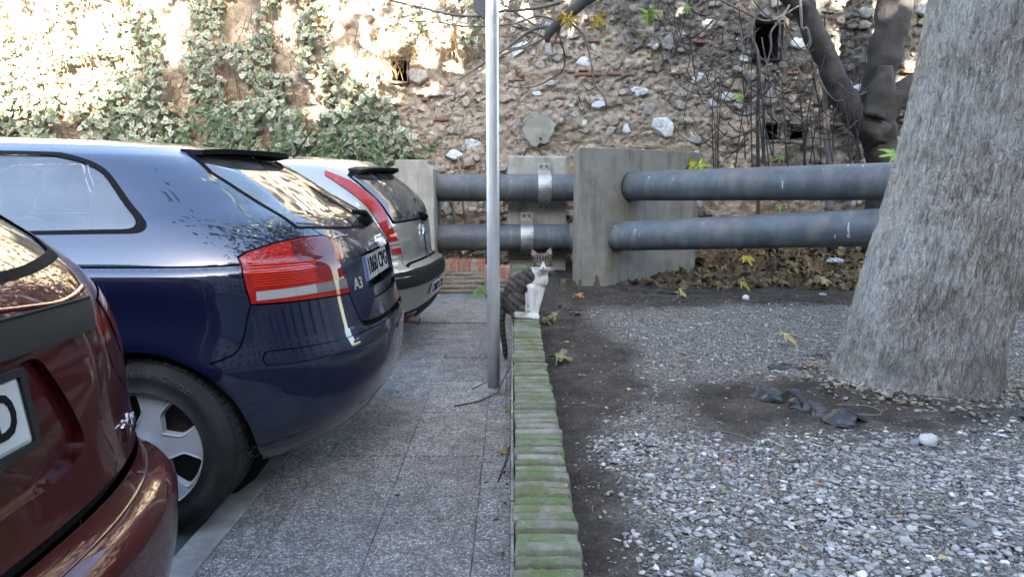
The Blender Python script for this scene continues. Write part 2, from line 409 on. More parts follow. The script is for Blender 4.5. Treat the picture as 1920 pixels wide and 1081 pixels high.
stone_thing(2.10, 6.05, 0.036, (0.46, 0.45, 0.43), 'round white stone on bare soil below the leaf litter', 4, .75)
stone_thing(1.42, 1.98, 0.03, (0.12, 0.125, 0.125), 'dark flat stone among paler pebbles in the nearest gravel', 6, .45)
# ================================================================ brick kerb wall
def brick_mat(name, stops, moss=0.0, mosscol=((0.045, 0.065, 0.018), (0.10, 0.15, 0.02))):
    m, t, b = newmat(name); g = NT(t); co = g.coord(); pos = g.n('ShaderNodeNewGeometry').outputs['Position']
    c = g.ramp(g.rand(), stops)
    n2 = g.noise(pos, 30, 6, 0.7)
    c = g.mix(1.0, c, g.ramp(n2, [(0.3, 0.7), (0.7, 1.25)]), 'MULTIPLY')
    lich = g.ramp(g.noise(pos, 55, 4, 0.6), [(0.63, 0.0), (0.70, 0.8)])
    c = g.mix(g.math('MULTIPLY', lich, 0.6), c, (0.36, 0.38, 0.33))
    if moss:
        nz = g.sep(g.n('ShaderNodeNewGeometry').outputs['Normal'])[2]
        mk = g.math('MULTIPLY', g.ramp(g.noise(pos, 6.5, 7, 0.72), [(0.43, 0.0), (0.58, 1.0)]), g.ramp(nz, [(0.2, 0.25), (0.8, 1.0)]))
        mk = g.math('MULTIPLY', mk, moss)
        mc = g.ramp(g.noise(pos, 90, 3, 0.6), [(0.3, mosscol[0]), (0.75, mosscol[1])])
        c = g.mix(mk, c, mc)
    g.link(c, b.inputs['Base Color']); b.inputs['Roughness'].default_value = 0.92; b.inputs['Specular IOR Level'].default_value = 0.2
    g.link(g.bump(g.noise(pos, 120, 6, 0.65), 0.7, 0.004), b.inputs['Normal'])
    return m
M_kbrick = brick_mat('mossy_old_brick', [(0.0, (0.11, 0.10, 0.078)), (0.4, (0.15, 0.14, 0.112)), (0.7, (0.13, 0.135, 0.095)), (0.9, (0.19, 0.178, 0.15)), (1.0, (0.15, 0.11, 0.085))], 0.8, ((0.035, 0.055, 0.016), (0.075, 0.115, 0.026)))
M_moss = simple('moss', (0.075, 0.115, 0.016), 0.95, var=0.6, scale=45, bump=1.0, bscale=160, bdist=0.01)
M_mortar = simple('old_mortar', (0.15, 0.14, 0.12), 0.95, var=0.35, scale=18, bump=0.8, bscale=90, dirt=(0.06, 0.055, 0.045))
M_board = simple('weathered_board', (0.12, 0.108, 0.094), 0.9, var=0.45, scale=14, bump=0.6, bscale=70)
kerb = thing('kerb_wall', (0.09, 4.4, 0), 'low wall of mossy bricks laid crosswise between slab pavement and soil bed', 'low wall')
M_crack = simple('groove_shade_black', (.018, .016, .012), .95, var=.5, scale=40)  # near-black core colour deepens the shade in the grooves between bricks
MB().box(0.012, 0.168, 0.4, 7.28, -0.05, 0.298).build('wall_core', M_crack, kerb)
eb = MB(); yb_ = .4
while yb_ < 7.28:
    l_ = R.uniform(.5, 1.1); eb = MB(); m_ = 14
    for i_ in range(m_):
        a_ = yb_ + l_ * i_ / m_; b2_ = yb_ + l_ * (i_ + 1) / m_ - (.006 if i_ == m_ - 1 else 0); zt = .318 + .006 * mnoise.noise((a_ * 6, 1, 2)) + R.uniform(-.002, .002)
        eb.box(-.004 + R.uniform(-.001, .001), .005, a_, b2_, -.05, zt)
    eb.build('edge_board', M_board, kerb); yb_ += l_
if 0: MB().box(-0.004, 0.006, 0.4, 7.28, -0.05, 0.322).build('edge_board', simple('weathered_board', (0.19, 0.175, 0.155), 0.9, var=0.35, scale=14, bump=0.6, bscale=70), kerb)
# moss bead between bricks, irregular
pit = 0.0565
kv = []
for i in range(10):
    bm = bevel_box(0.170, 0.0440, 0.10, 0.0045, 2, 0.0, i, sub=3)
    for vtx in bm.verts:
        p = vtx.co.copy(); nn = mnoise.noise_vector(p * 22 + Vector((i * 5.1, i * 2.3, 1.0)))
        m2 = mnoise.noise_vector(p * 70 + Vector((i * 9.1, i * 2.3, 4.0)))
        vtx.co += Vector((nn.x * 0.006, nn.y * 0.0035, nn.z * 0.003)) + m2 * 0.0017
        if abs(p.x) > 0.07: vtx.co.z -= 0.004 * R.random() * (1 if p.z > 0 else 0)
    kv.append(bm_mesh(bm, 'kerb_brick', M_kbrick, True))
ROWS = []; yy = 0.45
while yy < 7.24:
    o = obj_at('brick', kv[R.randrange(10)], kerb, (0.095 + R.uniform(-0.004, 0.005) + 0.003 * math.sin(yy * 3), yy, 0.282 + R.uniform(-0.007, 0.005)), (R.uniform(-0.03, 0.03), R.uniform(-0.015, 0.015) + (math.pi if R.random() < .5 else 0) * 0, R.uniform(-0.025, 0.025)), (R.uniform(0.96, 1.06), R.uniform(0.93, 1.06), 1))
    ROWS.append(yy); yy += pit * R.uniform(0.93, 1.09)
ROWS = np.array(ROWS); rm = np.random.default_rng(3); n = 1500
mx = rm.uniform(0.02, 0.172, n); my = ROWS[rm.integers(0, len(ROWS) - 1, n)] + pit * .5 + rm.normal(0, .004, n)
msk = fnoise(mx * 4, my * 1.8, 4, 31) > 0.10
mx, my = mx[msk], my[msk]; n = len(mx); ms = rm.uniform(.003, .009, n)
v, f, c = scatter(ICO1, np.stack([mx, my, 0.318 + rm.uniform(-.006, .004, n)], 1), np.stack([ms * 1.5, ms, ms * .6], 1), rm.uniform(0, 6, n), rm.normal(0, .2, n), np.ones((n, 3)), .3, 4)
tag(part('moss_tuft', v, f, M_moss, kerb), kind='stuff')
# ================================================================ low brick wall across the far end
M_red = brick_mat('orange_brick', [(0.0, (0.36, 0.13, 0.065)), (0.35, (0.30, 0.125, 0.075)), (0.55, (0.34, 0.24, 0.17)), (0.8, (0.27, 0.235, 0.19)), (1.0, (0.40, 0.17, 0.09))])
M_tan = brick_mat('weathered_brick', [(0.0, (0.22, 0.17, 0.12)), (0.5, (0.27, 0.225, 0.17)), (1.0, (0.20, 0.165, 0.13))], 0.25)
M_pale = simple('pale_mortar', (0.33, 0.31, 0.28), 0.95, var=0.3, scale=20, bump=0.8, bscale=80, dirt=(0.15, 0.13, 0.11))
lw = thing('low_brick_wall', (-0.6, 7.8, 0), 'low brick wall with a row of upright bricks below the two pipes', 'brick wall')
def low_wall(x0, x1, yf, ztop, courses):
    MB().box(x0 + .012, x1 - .012, yf + 0.012, yf + 0.24, -0.05, ztop - 0.012).build('wall_core', M_pale, lw)
    x = x0
    while x < x1 - 0.02:
        w = R.uniform(0.042, 0.05)
        bm = bevel_box(w - 0.004, 0.24, 0.125, 0.004, 1, 0.003, R.random() * 50, sub=1)
        obj_at('brick', bm_mesh(bm, 'soldier_brick', M_red), lw, (x + w / 2, yf + 0.12 + R.uniform(-.006, .006), ztop - 0.062 + R.uniform(-.005, .005)), (0, R.uniform(-.03, .03), 0))
        x += w + R.uniform(0.006, 0.016)
    z = ztop - 0.135
    row = 0
    while z > -0.02 and courses:
        x = x0 - (0.12 if row % 2 else 0)
        while x < x1 - 0.02:
            a, b_ = max(x, x0), min(x + 0.235, x1)
            if b_ - a > 0.03:
                bm = bevel_box(b_ - a, 0.23, 0.036, 0.005, 1, 0.004, R.random() * 50, sub=1)
                obj_at('brick', bm_mesh(bm, 'course_brick', M_tan), lw, ((a + b_) / 2, yf + 0.115 + R.uniform(-.012, .006), z - 0.018), (R.uniform(-.03, .03), R.uniform(-.01, .01), 0))
            x += 0.248
        z -= 0.052; row += 1
low_wall(-0.93, -0.30, 7.80, 0.375, True)
low_wall(-0.30, -0.02, 7.40, 0.345, True)
x = -0.01
for k in range(6):                                         # three pale bricks laid flat where the kerb wall meets it
    bm = bevel_box(0.165, 0.05, 0.05, 0.006, 1, 0.003, k, sub=1)
    obj_at('brick', bm_mesh(bm, 'cap_brick', M_kbrick), lw, (0.08, 7.36 + k * 0.056, 0.318), (0, 0, R.uniform(-.03, .03)))
MB().box(0.0, 0.16, 7.33, 7.68, -0.05, 0.295).build('end_core', M_pale, lw)
# ================================================================ old rubble wall
WY = 8.95
X0, X1, WZ = -9.0, 9.0, 6.6
HOLES = [(3.06, 3.36, 2.80, 3.22), (-1.52, -1.34, 2.52, 2.78), (3.24, 3.40, 1.80, 1.97), (3.56, 3.74, 1.78, 1.96), (0.395, 0.43, 1.765, 1.80)]
def worley(x, y, seed=0):
    """random value of the nearest cell and distance to its border"""
    xi = np.floor(x).astype(np.int64); yi = np.floor(y).astype(np.int64); b1 = np.full(x.shape, 9.0); b2 = np.full(x.shape, 9.0); val = np.zeros(x.shape)
    def h(a, b, k):
        n = (a * 374761393 + b * 668265263 + (seed + k) * 974711) & 0x7fffffff
        n = ((n ^ (n >> 13)) * 1274126177) & 0x7fffffff
        return ((n ^ (n >> 16)) & 0xffff) / 65535.0
    for i in (-1, 0, 1):
        for j in (-1, 0, 1):
            d = np.hypot(xi + i + h(xi + i, yi + j, 1) - x, yi + j + h(xi + i, yi + j, 2) - y)
            nw = d < b1; b2 = np.where(nw, b1, np.minimum(b2, d)); val = np.where(nw, h(xi + i, yi + j, 3), val); b1 = np.where(nw, d, b1)
    return val, b2 - b1
def wall_y(x, z):
    wx = x + .05 * fnoise(x * 6, z * 6, 3, 81); wz = z + .05 * fnoise(x * 6, z * 6, 3, 82)
    v1, e1 = worley(wx * 5.5, wz * 8.0, 5); v2, e2 = worley(wx * 14, wz * 19, 9)
    brk = -.020 * (v1 - .5) + .012 * (1 - smoothstep(0, .16, e1)) - .016 * (v2 - .5) + .008 * (1 - smoothstep(0, .2, e2))
    return WY + brk - 0.045 * fnoise(x * 2.2, z * 2.2, 3, 40) - 0.045 * fnoise(x * 7, z * 8, 4, 51) - 0.028 * fnoise(x * 22, z * 24, 3, 62) + 0.012 * (z - 1.5)
def wall_mat():
    m, t, b = newmat('rubble_mortar'); g = NT(t); pos = g.coord(); s = g.sep(pos)
    fine = g.noise(pos, 16, 9, 0.72); mid = g.noise(pos, 3.2, 7, 0.7); big = g.noise(pos, 0.8, 4, 0.6)
    pale = g.ramp(fine, [(0.25, (0.19, 0.135, 0.09)), (0.42, (0.38, 0.295, 0.215)), (0.6, (0.50, 0.42, 0.325)), (0.8, (0.60, 0.53, 0.43))])
    tan = g.ramp(fine, [(0.3, (0.20, 0.125, 0.075)), (0.6, (0.33, 0.225, 0.15)), (0.8, (0.42, 0.32, 0.235))])
    grey = g.ramp(fine, [(0.28, (0.045, 0.04, 0.034)), (0.5, (0.135, 0.122, 0.105)), (0.75, (0.29, 0.27, 0.235))])
    c = g.mix(g.ramp(mid, [(0.53, 0.0), (0.68, 0.8)]), pale, tan)
    # weathered grey crust: higher up and to the east
    zz = g.math('ADD', g.math('MULTIPLY', g.math('SUBTRACT', s[2], 2.45), 1.0), g.math('MULTIPLY', g.math('SUBTRACT', big, 0.5), 2.2))
    xr = g.math('MULTIPLY', g.math('SUBTRACT', s[0], 2.3), 0.45)
    k = g.math('ADD', g.math('ADD', zz, xr), g.math('MULTIPLY', g.math('SUBTRACT', mid, 0.5), 2.6))
    k = g.ramp(g.math('ADD', g.math('MULTIPLY', k, 0.7), 0.32), [(0.25, 0.0), (0.7, 0.95)])
    k = g.math('MULTIPLY', k, g.ramp(g.math('MULTIPLY', g.math('ADD', s[0], 1.4), 0.5), [(0.0, 0.12), (0.9, 1.0)]))
    c = g.mix(k, c, grey)
    moss = g.math('MULTIPLY', g.ramp(g.noise(pos, 2.1, 7, 0.75), [(0.60, 0.0), (0.70, 0.6)]), k)
    c = g.mix(moss, c, (0.075, 0.075, 0.035))
    low = g.math('MULTIPLY', g.ramp(s[2], [(0.0, 1.0), (1.0, 0.0)]), 0.8)
    low = g.math('MULTIPLY', low, g.ramp(mid, [(0.35, 0.3), (0.6, 1.0)]))
    c = g.mix(low, c, (0.09, 0.075, 0.062))
    crack = g.n('ShaderNodeTexVoronoi', feature='DISTANCE_TO_EDGE', i={'Vector': g.n('ShaderNodeVectorMath', operation='ADD', i={0: pos, 1: g.scale(g.n('ShaderNodeTexNoise', i={'Vector': pos, 'Scale': 5.0, 'Detail': 5.0}).outputs['Color'], (0.35, 0.35, 0.35))}).outputs[0], 'Scale': 7.0}).outputs['Distance']
    cr = g.math('MULTIPLY', g.ramp(crack, [(0.0, 1.0), (0.05, 0.0)]), g.ramp(g.noise(pos, 2.7, 4), [(0.45, 0.0), (0.6, 0.75)]))
    c = g.mix(cr, c, (0.045, 0.036, 0.028))
    g.link(c, b.inputs['Base Color']); b.inputs['Roughness'].default_value = 0.95; b.inputs['Specular IOR Level'].default_value = 0.15
    h = g.math('ADD', g.math('MULTIPLY', g.noise(pos, 45, 8, 0.72), 1.0), g.math('MULTIPLY', cr, -0.7))
    g.link(g.bump(h, 1.0, 0.03), b.inputs['Normal'])
    return m
M_wall = wall_mat()
step = 0.03
def patch_grid(xa, xb, za, zb, st):
    return gridmesh(xa, xb, za, zb, st, lambda x, y: x * 0)
pg = [patch_grid(X0, -2.7, -.1, WZ, .045), patch_grid(-2.7, 7.2, -.1, 4.1, .021), patch_grid(-2.7, 7.2, 4.1, WZ, .05), patch_grid(7.2, X1, -.1, WZ, .05)]
v = np.concatenate([p[0] for p in pg]); o_ = np.cumsum([0] + [len(p[0]) for p in pg]); f = np.concatenate([p[1] + o_[i] for i, p in enumerate(pg)])
yv = wall_y(v[:, 0], v[:, 1])
cx = v[f].mean(1)
keep = np.ones(len(f), bool)
for (a, b_, c, d) in HOLES[:4]: keep &= ~((cx[:, 0] > a) & (cx[:, 0] < b_) & (cx[:, 1] > c) & (cx[:, 1] < d))
vv = np.stack([v[:, 0], yv, v[:, 1]], 1)
wall = tag(part('stone_wall', vv, f[keep], M_wall, smooth=True), 'tall old rubble stone wall with crumbling mortar, white stones and putlog holes', 'stone wall')
MB().box(X0, X1, WY + 0.5, WY + 0.9, -0.1, WZ).box(X0, X1, WY - 0.02, WY + 0.5, WZ, WZ + 0.05).build('wall_core', M_wall, wall)
M_dark = simple('shaded_hole_stone', (0.03, 0.027, 0.024), 0.95, bump=0.6, bscale=40)  # near-black colour puts the shade inside the holes into the stone
for (a, b_, c, d) in HOLES[:4]:
    y0 = WY - 0.03; y1 = WY + 0.45; e = 0.03
    q = MB(); a -= e; b_ += e; c -= e; d += e
    q.add([(a, y0, c), (b_, y0, c), (b_, y0, d), (a, y0, d), (a, y1, c), (b_, y1, c), (b_, y1, d), (a, y1, d)], [(4, 5, 6, 7), (0, 1, 5, 4), (1, 2, 6, 5), (2, 3, 7, 6), (3, 0, 4, 7)])
    q.build('putlog_hole', M_dark, wall)
# smooth cement patch with its drilled hole
def blob_outline(cx, cz, rx, rz, n=26, seed=0, jag=0.12):
    return [(cx + rx * math.cos(2 * math.pi * k / n) * (1 + jag * mnoise.noise((math.cos(6.28 * k / n) * 2, math.sin(6.28 * k / n) * 2, seed))), cz + rz * math.sin(2 * math.pi * k / n) * (1 + jag * mnoise.noise((math.cos(6.28 * k / n) * 2, math.sin(6.28 * k / n) * 2, seed + 5)))) for k in range(n)]
M_cement = simple('grey_cement', (0.29, 0.265, 0.21), 0.85, var=0.18, scale=9, bump=0.3, bscale=70, dirt=(0.20, 0.19, 0.15))
def patch(name, outline, ymin, depth, mat, parent):
    n = len(outline); v = [(x, ymin, z) for x, z in outline] + [(x + (x - outline[0][0]) * 0, ymin + depth, z) for x, z in outline]
    return part(name, v, [tuple(range(n))] + [(i, i + n, (i + 1) % n + n, (i + 1) % n) for i in range(n)], mat, parent)
patch('cement_patch', blob_outline(0.33, 1.93, 0.20, 0.19, seed=3, jag=0.55), WY - 0.105, 0.12, M_cement, wall)
MB().tube([(0.36, WY - 0.112, 1.80), (0.36, WY - 0.07, 1.80)], 0.016, 12).build('drilled_hole', M_dark, wall)  # solid dark plug stands in for the shaded opening
# ---- stones
M_stone = attrmat('wall_stone', 0.9, 0.28, 26, 0.9, 0.008, 0.2)
def stone_cols(x, z, n, rng):
    pal = np.array([(0.52, 0.51, 0.49), (0.40, 0.385, 0.35), (0.30, 0.29, 0.275), (0.33, 0.27, 0.205), (0.21, 0.20, 0.19), (0.34, 0.20, 0.13), (0.44, 0.37, 0.29)])
    pr = np.array([.07, .13, .17, .25, .13, .06, .19])
    c = pal[rng.choice(len(pal), n, p=pr)] * rng.normal(1, .1, (n, 1))
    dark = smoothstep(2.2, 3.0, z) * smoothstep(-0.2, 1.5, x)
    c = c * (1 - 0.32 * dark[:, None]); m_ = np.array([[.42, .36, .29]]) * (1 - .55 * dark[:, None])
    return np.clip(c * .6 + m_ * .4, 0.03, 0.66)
rng = np.random.default_rng(19)
pts = []; cell = {}
def try_pt(x, z, r):
    k = (int(x / 0.3), int(z / 0.3))
    for i in (-1, 0, 1):
        for j in (-1, 0, 1):
            for (a, b_, q) in cell.get((k[0] + i, k[1] + j), ()):
                if ((a - x) ** 2 + ((b_ - z) * 1.25) ** 2) ** .5 < (q + r) * 0.86: return False
    for (a, b_, c, d) in HOLES:
        if a - r < x < b_ + r and c - r < z < d + r: return False
    if ((x - .33) ** 2 + (z - 1.93) ** 2) ** .5 < .22 + r: return False
    cell.setdefault(k, []).append((x, z, r)); pts.append((x, z, r)); return True
for (x, z, r) in [(0.32, 2.37, .06), (1.10, 2.25, .10), (1.62, 2.40, .10), (1.95, 1.95, .16), (1.48, 1.93, .08), (2.55, 2.26, .085), (2.75, 2.33, .10), (0.92, 2.76, .11), (2.35, 2.55, .08), (2.05, 2.62, .05), (1.03, 2.95, .07), (3.62, 2.97, .14), (0.93, 2.0, .055), (4.05, 2.45, .13), (4.40, 2.42, .09), (5.05, 2.5, .12), (-0.5, 1.75, .12), (-0.2, 1.95, .1), (-0.75, 1.6, .11), (0.1, 2.9, .16), (5.2, 2.85, .13)]:
    try_pt(x, z, r)
for k in range(9000):
    x = rng.uniform(-2.6, 7.2) if k < 7000 else rng.uniform(-7, 7.2); z = rng.uniform(0.0, 3.9)
    r = 0.022 + 0.10 * rng.random() ** 2.6
    if fnoise(np.array([x * 1.1]), np.array([z * 1.3]), 3, 71)[0] < -0.42: continue
    try_pt(x, z, r)
    if len(pts) > 1700: break
P = np.array(pts); n = len(P)
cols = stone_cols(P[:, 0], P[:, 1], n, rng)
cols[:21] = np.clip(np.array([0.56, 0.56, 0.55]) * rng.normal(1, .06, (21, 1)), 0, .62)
view = P[:, 2] * ((P[:, 0] > -2.2) | (P[:, 1] < 0)) * (np.abs(P[:, 0]) < 6.6)
order = np.argsort(-view)
def flat_stone(seed, sub=2):
    """a broken block: irregular outline, bevelled rim and an uneven face turned to -y"""
    rg = np.random.default_rng(seed); n = int(rg.integers(6, 10)); ang = np.sort(rg.uniform(0, 2 * np.pi, n) * .35 + np.linspace(0, 2 * np.pi, n, endpoint=False)); rad = rg.uniform(.72, 1.08, n)
    cor = np.stack([np.cos(ang) * rad, np.sin(ang) * rad], 1); pts_ = []
    for i in range(n):
        a, b_ = cor[i], cor[(i + 1) % n]
        for t in (0, .5): pts_.append(a + (b_ - a) * t)
    pts_ = np.array(pts_) + rg.normal(0, .03, (2 * n, 2)); m = len(pts_)
    V = []; rings = [(1.04, .9), (1.0, -.35), (.93, -.75), (.80, -.95), (.5, -1.0)]
    tx, tz = rg.normal(0, .22, 2)
    for (k, y) in rings:
        for p in pts_: V.append((p[0] * k, y + (tx * p[0] + tz * p[1]) * k * (y < .5) + rg.normal(0, .10) * (y < -.5), p[1] * k))
    V.append((0, -1.0 + rg.normal(0, .1), 0)); F = []
    for i in range(len(rings) - 1):
        for j in range(m):
            a, b_, c, d = i * m + j, i * m + (j + 1) % m, (i + 1) * m + (j + 1) % m, (i + 1) * m + j
            F += [(a, b_, c), (a, c, d)]
    for j in range(m): F.append((4 * m + j, 4 * m + (j + 1) % m, 5 * m))
    return np.array(V), np.array(F)
SV = [flat_stone(k + 1) for k in range(24)]
def place_stones(idx):
    out_v, out_f, out_c, k = [], [], [], 0
    for i in idx:
        x, z, r = P[i]; bv, bf = SV[i % 24]; rr = np.random.default_rng(int(i) + 5)
        a = rr.normal(0, .3); sx = r * rr.uniform(.95, 1.25); sz = r * rr.uniform(.6, .9); sy = min(0.22 * r, 0.022) + 0.012
        V = bv * np.array([sx, sy, sz]); ca, sa = math.cos(a), math.sin(a)
        V = np.stack([V[:, 0] * ca - V[:, 2] * sa, V[:, 1], V[:, 0] * sa + V[:, 2] * ca], 1)
        y = float(wall_y(np.array([x]), np.array([z]))[0])
        V = V + np.array([x, y + 0.004, z])
        out_v.append(V); out_f.append(bf + k); out_c.append(np.repeat(cols[i][None], len(V), 0)); k += len(V)
    return np.concatenate(out_v), np.concatenate(out_f), np.concatenate(out_c)
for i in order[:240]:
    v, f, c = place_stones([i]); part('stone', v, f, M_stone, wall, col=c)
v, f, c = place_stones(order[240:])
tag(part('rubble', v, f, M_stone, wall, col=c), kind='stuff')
# ---- broken bricks set in the rubble
M_wbrick = brick_mat('faded_brick', [(0.0, (.22, .105, .065)), (.5, (.26, .15, .10)), (1.0, (.19, .12, .09))])
bm_ = [bm_mesh(bevel_box(0.19, 0.06, 0.038, 0.008, 2, 0.006, k, sub=2), 'wall_brick', M_wbrick, True) for k in range(5)]
for (x, z) in [(0.74, 2.64), (0.90, 2.655), (1.03, 2.60), (0.88, 2.60), (1.30, 2.61), (1.44, 2.60), (4.35, 2.20), (4.60, 2.22), (4.15, 1.98), (4.45, 1.98), (3.25, 2.24), (3.55, 2.62), (2.1, 2.62), (2.3, 2.58), (5.0, 2.63), (0.55, 3.0), (1.02, 3.02), (2.35, 3.0), (2.55, 2.98), (1.9, 1.6), (-0.7, 1.45), (-0.55, 1.45), (-0.9, 2.05), (2.35, 1.45), (2.9, 1.75), (3.9, 1.52), (-0.3, 1.25), (4.75, 1.62), (0.1, 2.55), (5.6, 1.9), (5.3, 2.2), (-1.1, 2.3), (1.7, 2.72), (-1.0, 1.75)]:
    y = float(wall_y(np.array([x]), np.array([z]))[0])
    obj_at('brick', bm_[R.randrange(5)], wall, (x, y - 0.004, z), (R.uniform(-.1, .1), R.uniform(-.08, .08), R.uniform(-.06, .06)), (R.uniform(.55, 1.05), 1, R.uniform(.8, 1.15)))
# ================================================================ leaves
def leaf_mesh(kind, rng, size):
    """a fan of a few triangles with a fold and curl; returns verts, faces, rim flags"""
    if kind == 'ivy': pr = [(0.10, -.22), (.40, -.32), (.47, -.05), (.30, .10), (.34, .36), (.13, .38), (0, .68)]
    elif kind == 'fig': pr = [(.12, -.25), (.45, -.35), (.52, -.12), (.26, .02), (.58, .34), (.50, .46), (.18, .24), (.16, .62), (0, .80)]
    elif kind == 'plane': pr = [(.10, -.18), (.42, -.40), (.40, -.16), (.78, -.02), (.55, .14), (.62, .42), (.34, .36), (.22, .52), (0, .85)]
    else: pr = [(.09, -.3), (.13, 0.1), (.10, .5), (0, .85)]
    out = pr + [(-x, y) for x, y in pr[-2::-1]]
    curl = rng.uniform(.15, .6); fold = rng.uniform(.1, .6)
    V = [(0, 0.05, 0.0)] + [(x, y, -curl * .35 * (y * y) + fold * abs(x) * .45 + rng.normal(0, .02)) for x, y in out]
    n = len(out)
    F = [(0, i, i + 1) for i in range(1, n)] + [(0, n, 1)]
    return np.array(V) * size, F
def orient(V, normal, up, roll):
    n = Vector(normal).normalized(); u = Vector(up); u = (u - n * u.dot(n)).normalized(); r = u.cross(n)
    u2 = u * math.cos(roll) + r * math.sin(roll); r2 = u2.cross(n)
    return V @ np.array([r2[:], u2[:], n[:]])
class Leaves:
    def __init__(s): s.v = []; s.f = []; s.c = []; s.k = 0
    def add(s, V, F, c):
        s.v.append(V); s.f.append(np.array(F) + s.k); s.c.append(c); s.k += len(V)
    def build(s, name, mat, parent=None, **k):
        return part(name, np.concatenate(s.v), np.concatenate(s.f), mat, parent, col=np.concatenate(s.c), **k)
M_leaf = attrmat('leaf', 0.42, 0.15, 40, 0.1, 0.001, 0.35, trans=0.22)
M_dry = attrmat('dry_leaf', 0.75, 0.25, 50, 0.3, 0.002, 0.25, trans=0.1)
M_stem = simple('dry_stem', (0.12, 0.075, 0.045), 0.9, var=0.4, scale=20)
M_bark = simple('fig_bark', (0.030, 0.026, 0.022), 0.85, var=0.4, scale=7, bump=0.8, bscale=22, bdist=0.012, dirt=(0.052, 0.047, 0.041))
M_twig = simple('grey_twig', (0.12, 0.108, 0.098), 0.8, var=0.4, scale=6)
M_twigd = simple('dark_twig', (0.032, 0.027, 0.024), 0.85, var=0.4, scale=6)
TEMPL = {k: [leaf_mesh(k, np.random.default_rng(100 + i), 1.0) for i in range(12)] for k in ('ivy', 'fig', 'plane', 'lance')}
def fine_leaf(kind, seed, size, curl=1.0):
    """a lobed leaf with toothed rim, folded along its veins and curled"""
    rg = np.random.default_rng(seed)
    if kind == 'plane': lobes = [(90, 1.0, 26), (38, .92, 24), (142, .90, 24), (-8, .62, 22), (188, .60, 22)]; base = .34
    elif kind == 'fig': lobes = [(90, 1.0, 19), (42, .95, 18), (138, .93, 18), (-12, .72, 17), (192, .70, 17)]; base = .26
    else: lobes = [(90, 1.0, 15)]; base = .16
    n = 84; th = np.linspace(0, 2 * np.pi, n, endpoint=False) + np.radians(-90); deg = np.degrees(th)
    r = np.full(n, base)
    for (a, l, w) in lobes:
        d = (deg - a + 180) % 360 - 180; r = np.maximum(r, l * np.exp(-(np.abs(d) / w) ** 1.5))
    r = r * (1 + .05 * np.sign(np.sin(th * 23)) * (kind == 'plane') + rg.normal(0, .02, n)); back = np.exp(-(((deg + 90 + 180) % 360 - 180) / 24) ** 2); r = r * (1 - .5 * back)
    V = [(0, 0, 0)]; ks = [.25, .5, .75, 1.0]; ph = rg.uniform(0, 6.28)
    cv = rg.uniform(.25, .6) * curl; wv = rg.uniform(.06, .13) * curl
    for k in ks:
        rr = r * k; x = rr * np.cos(th); y = rr * np.sin(th); fold = np.zeros(n)
        for (a, l, w) in lobes:
            d = np.radians((deg - a + 180) % 360 - 180); fold -= .16 * rr * np.exp(-(d / .16) ** 2)
        z = fold - cv * (x * np.cos(ph) + y * np.sin(ph)) ** 2 + wv * np.sin(3 * th + ph) * k * k * 1.3 + rg.normal(0, .012, n) * k
        V += list(zip(x, y, z))
    F = [(0, 1 + j, 1 + (j + 1) % n) for j in range(n)]
    for i in range(3):
        for j in range(n):
            a, b_ = 1 + i * n + j, 1 + i * n + (j + 1) % n; F += [(a, a + n, b_ + n), (a, b_ + n, b_)]
    veins = [[(0, 0, .0)] + [(l * q * math.cos(math.radians(a)), l * q * math.sin(math.radians(a)), 0) for q in (.3, .6, .9)] for (a, l, w) in lobes]
    return np.array(V) * size, F, [np.array(q) * size for q in veins]
# ================================================================ ivy
def ivy_edge(z):                                    # right-hand limit of the ivy on the wall
    return np.interp(z, [0.4, 1.2, 1.5, 1.8, 2.2, 2.6, 3.0, 3.6, 6.5], [-1.55, -1.45, -1.32, -1.25, -1.45, -1.72, -1.78, -1.55, -0.8])
ivy = thing('ivy', (-3.5, 8.8, 0.2), 'variegated ivy covering the sunlit stretch of stone wall behind the parked cars', 'ivy')
rng = np.random.default_rng(23)
L = Leaves(); big = []
def ivy_leaf(x, z, s, parts=False):
    th = 0.05 + 0.16 * (0.5 + fnoise(np.array([x * 1.1]), np.array([z * 1.1]), 3, 90)[0])
    y = WY - 0.05 - abs(rng.normal(0, .5)) * th - th * .6
    V, F = TEMPL['ivy'][rng.integers(12)]
    V = orient(V * s, (rng.normal(0, .45), -1, rng.normal(.35, .4)), (rng.normal(0, .3), 0, -1), rng.normal(0, .6)) + np.array([x, y, z])
    green = np.array([[.075, .105, .055], [.10, .135, .075], [.06, .085, .05], [.13, .155, .10]])[rng.integers(4)]
    pale = np.array([[.50, .50, .34], [.58, .57, .42], [.38, .42, .26]])[rng.integers(3)]
    variegated = rng.random() < (0.78 if s < .09 else .6)
    c = np.repeat(green[None], len(V), 0)
    if variegated:
        c[1:] = pale * rng.uniform(.75, 1.05)
        c[0] = green
    if rng.random() < (.16 if z > 2.2 else .07):
        c[:] = np.array([[.20, .095, .035], [.27, .15, .06], [.13, .07, .03]])[rng.integers(3)]; V = V + np.array([0, .05, 0])
    return V, F, c
cnt = 0
for k in range(30000):
    z = rng.uniform(0.9, 6.4) if k > 12000 else rng.uniform(.95, 3.8); x = rng.uniform(-8.8, -0.9)
    if x > float(ivy_edge(z)) + rng.normal(0, .10): continue
    d = fnoise(np.array([x * 2.9]), np.array([z * 2.1]), 4, 93)[0]
    if d < -0.10 - .22 * (z < 2.15) - .06 * (x < -4.5): continue
    if x < -2.2 and z < 1.55 and x > -4.0 and rng.random() < .5: continue
    s = rng.uniform(.05, .10) * (1.0 if z < 2.3 else .85)
    V, F, c = ivy_leaf(x, z, s)
    if cnt < 240 and s > .086 and -6 < x and 1.2 < z < 2.4 and rng.random() < .35:
        part('leaf', V, F, M_leaf, ivy, col=c); cnt += 1
    else: L.add(V, F, c)
L2 = Leaves()
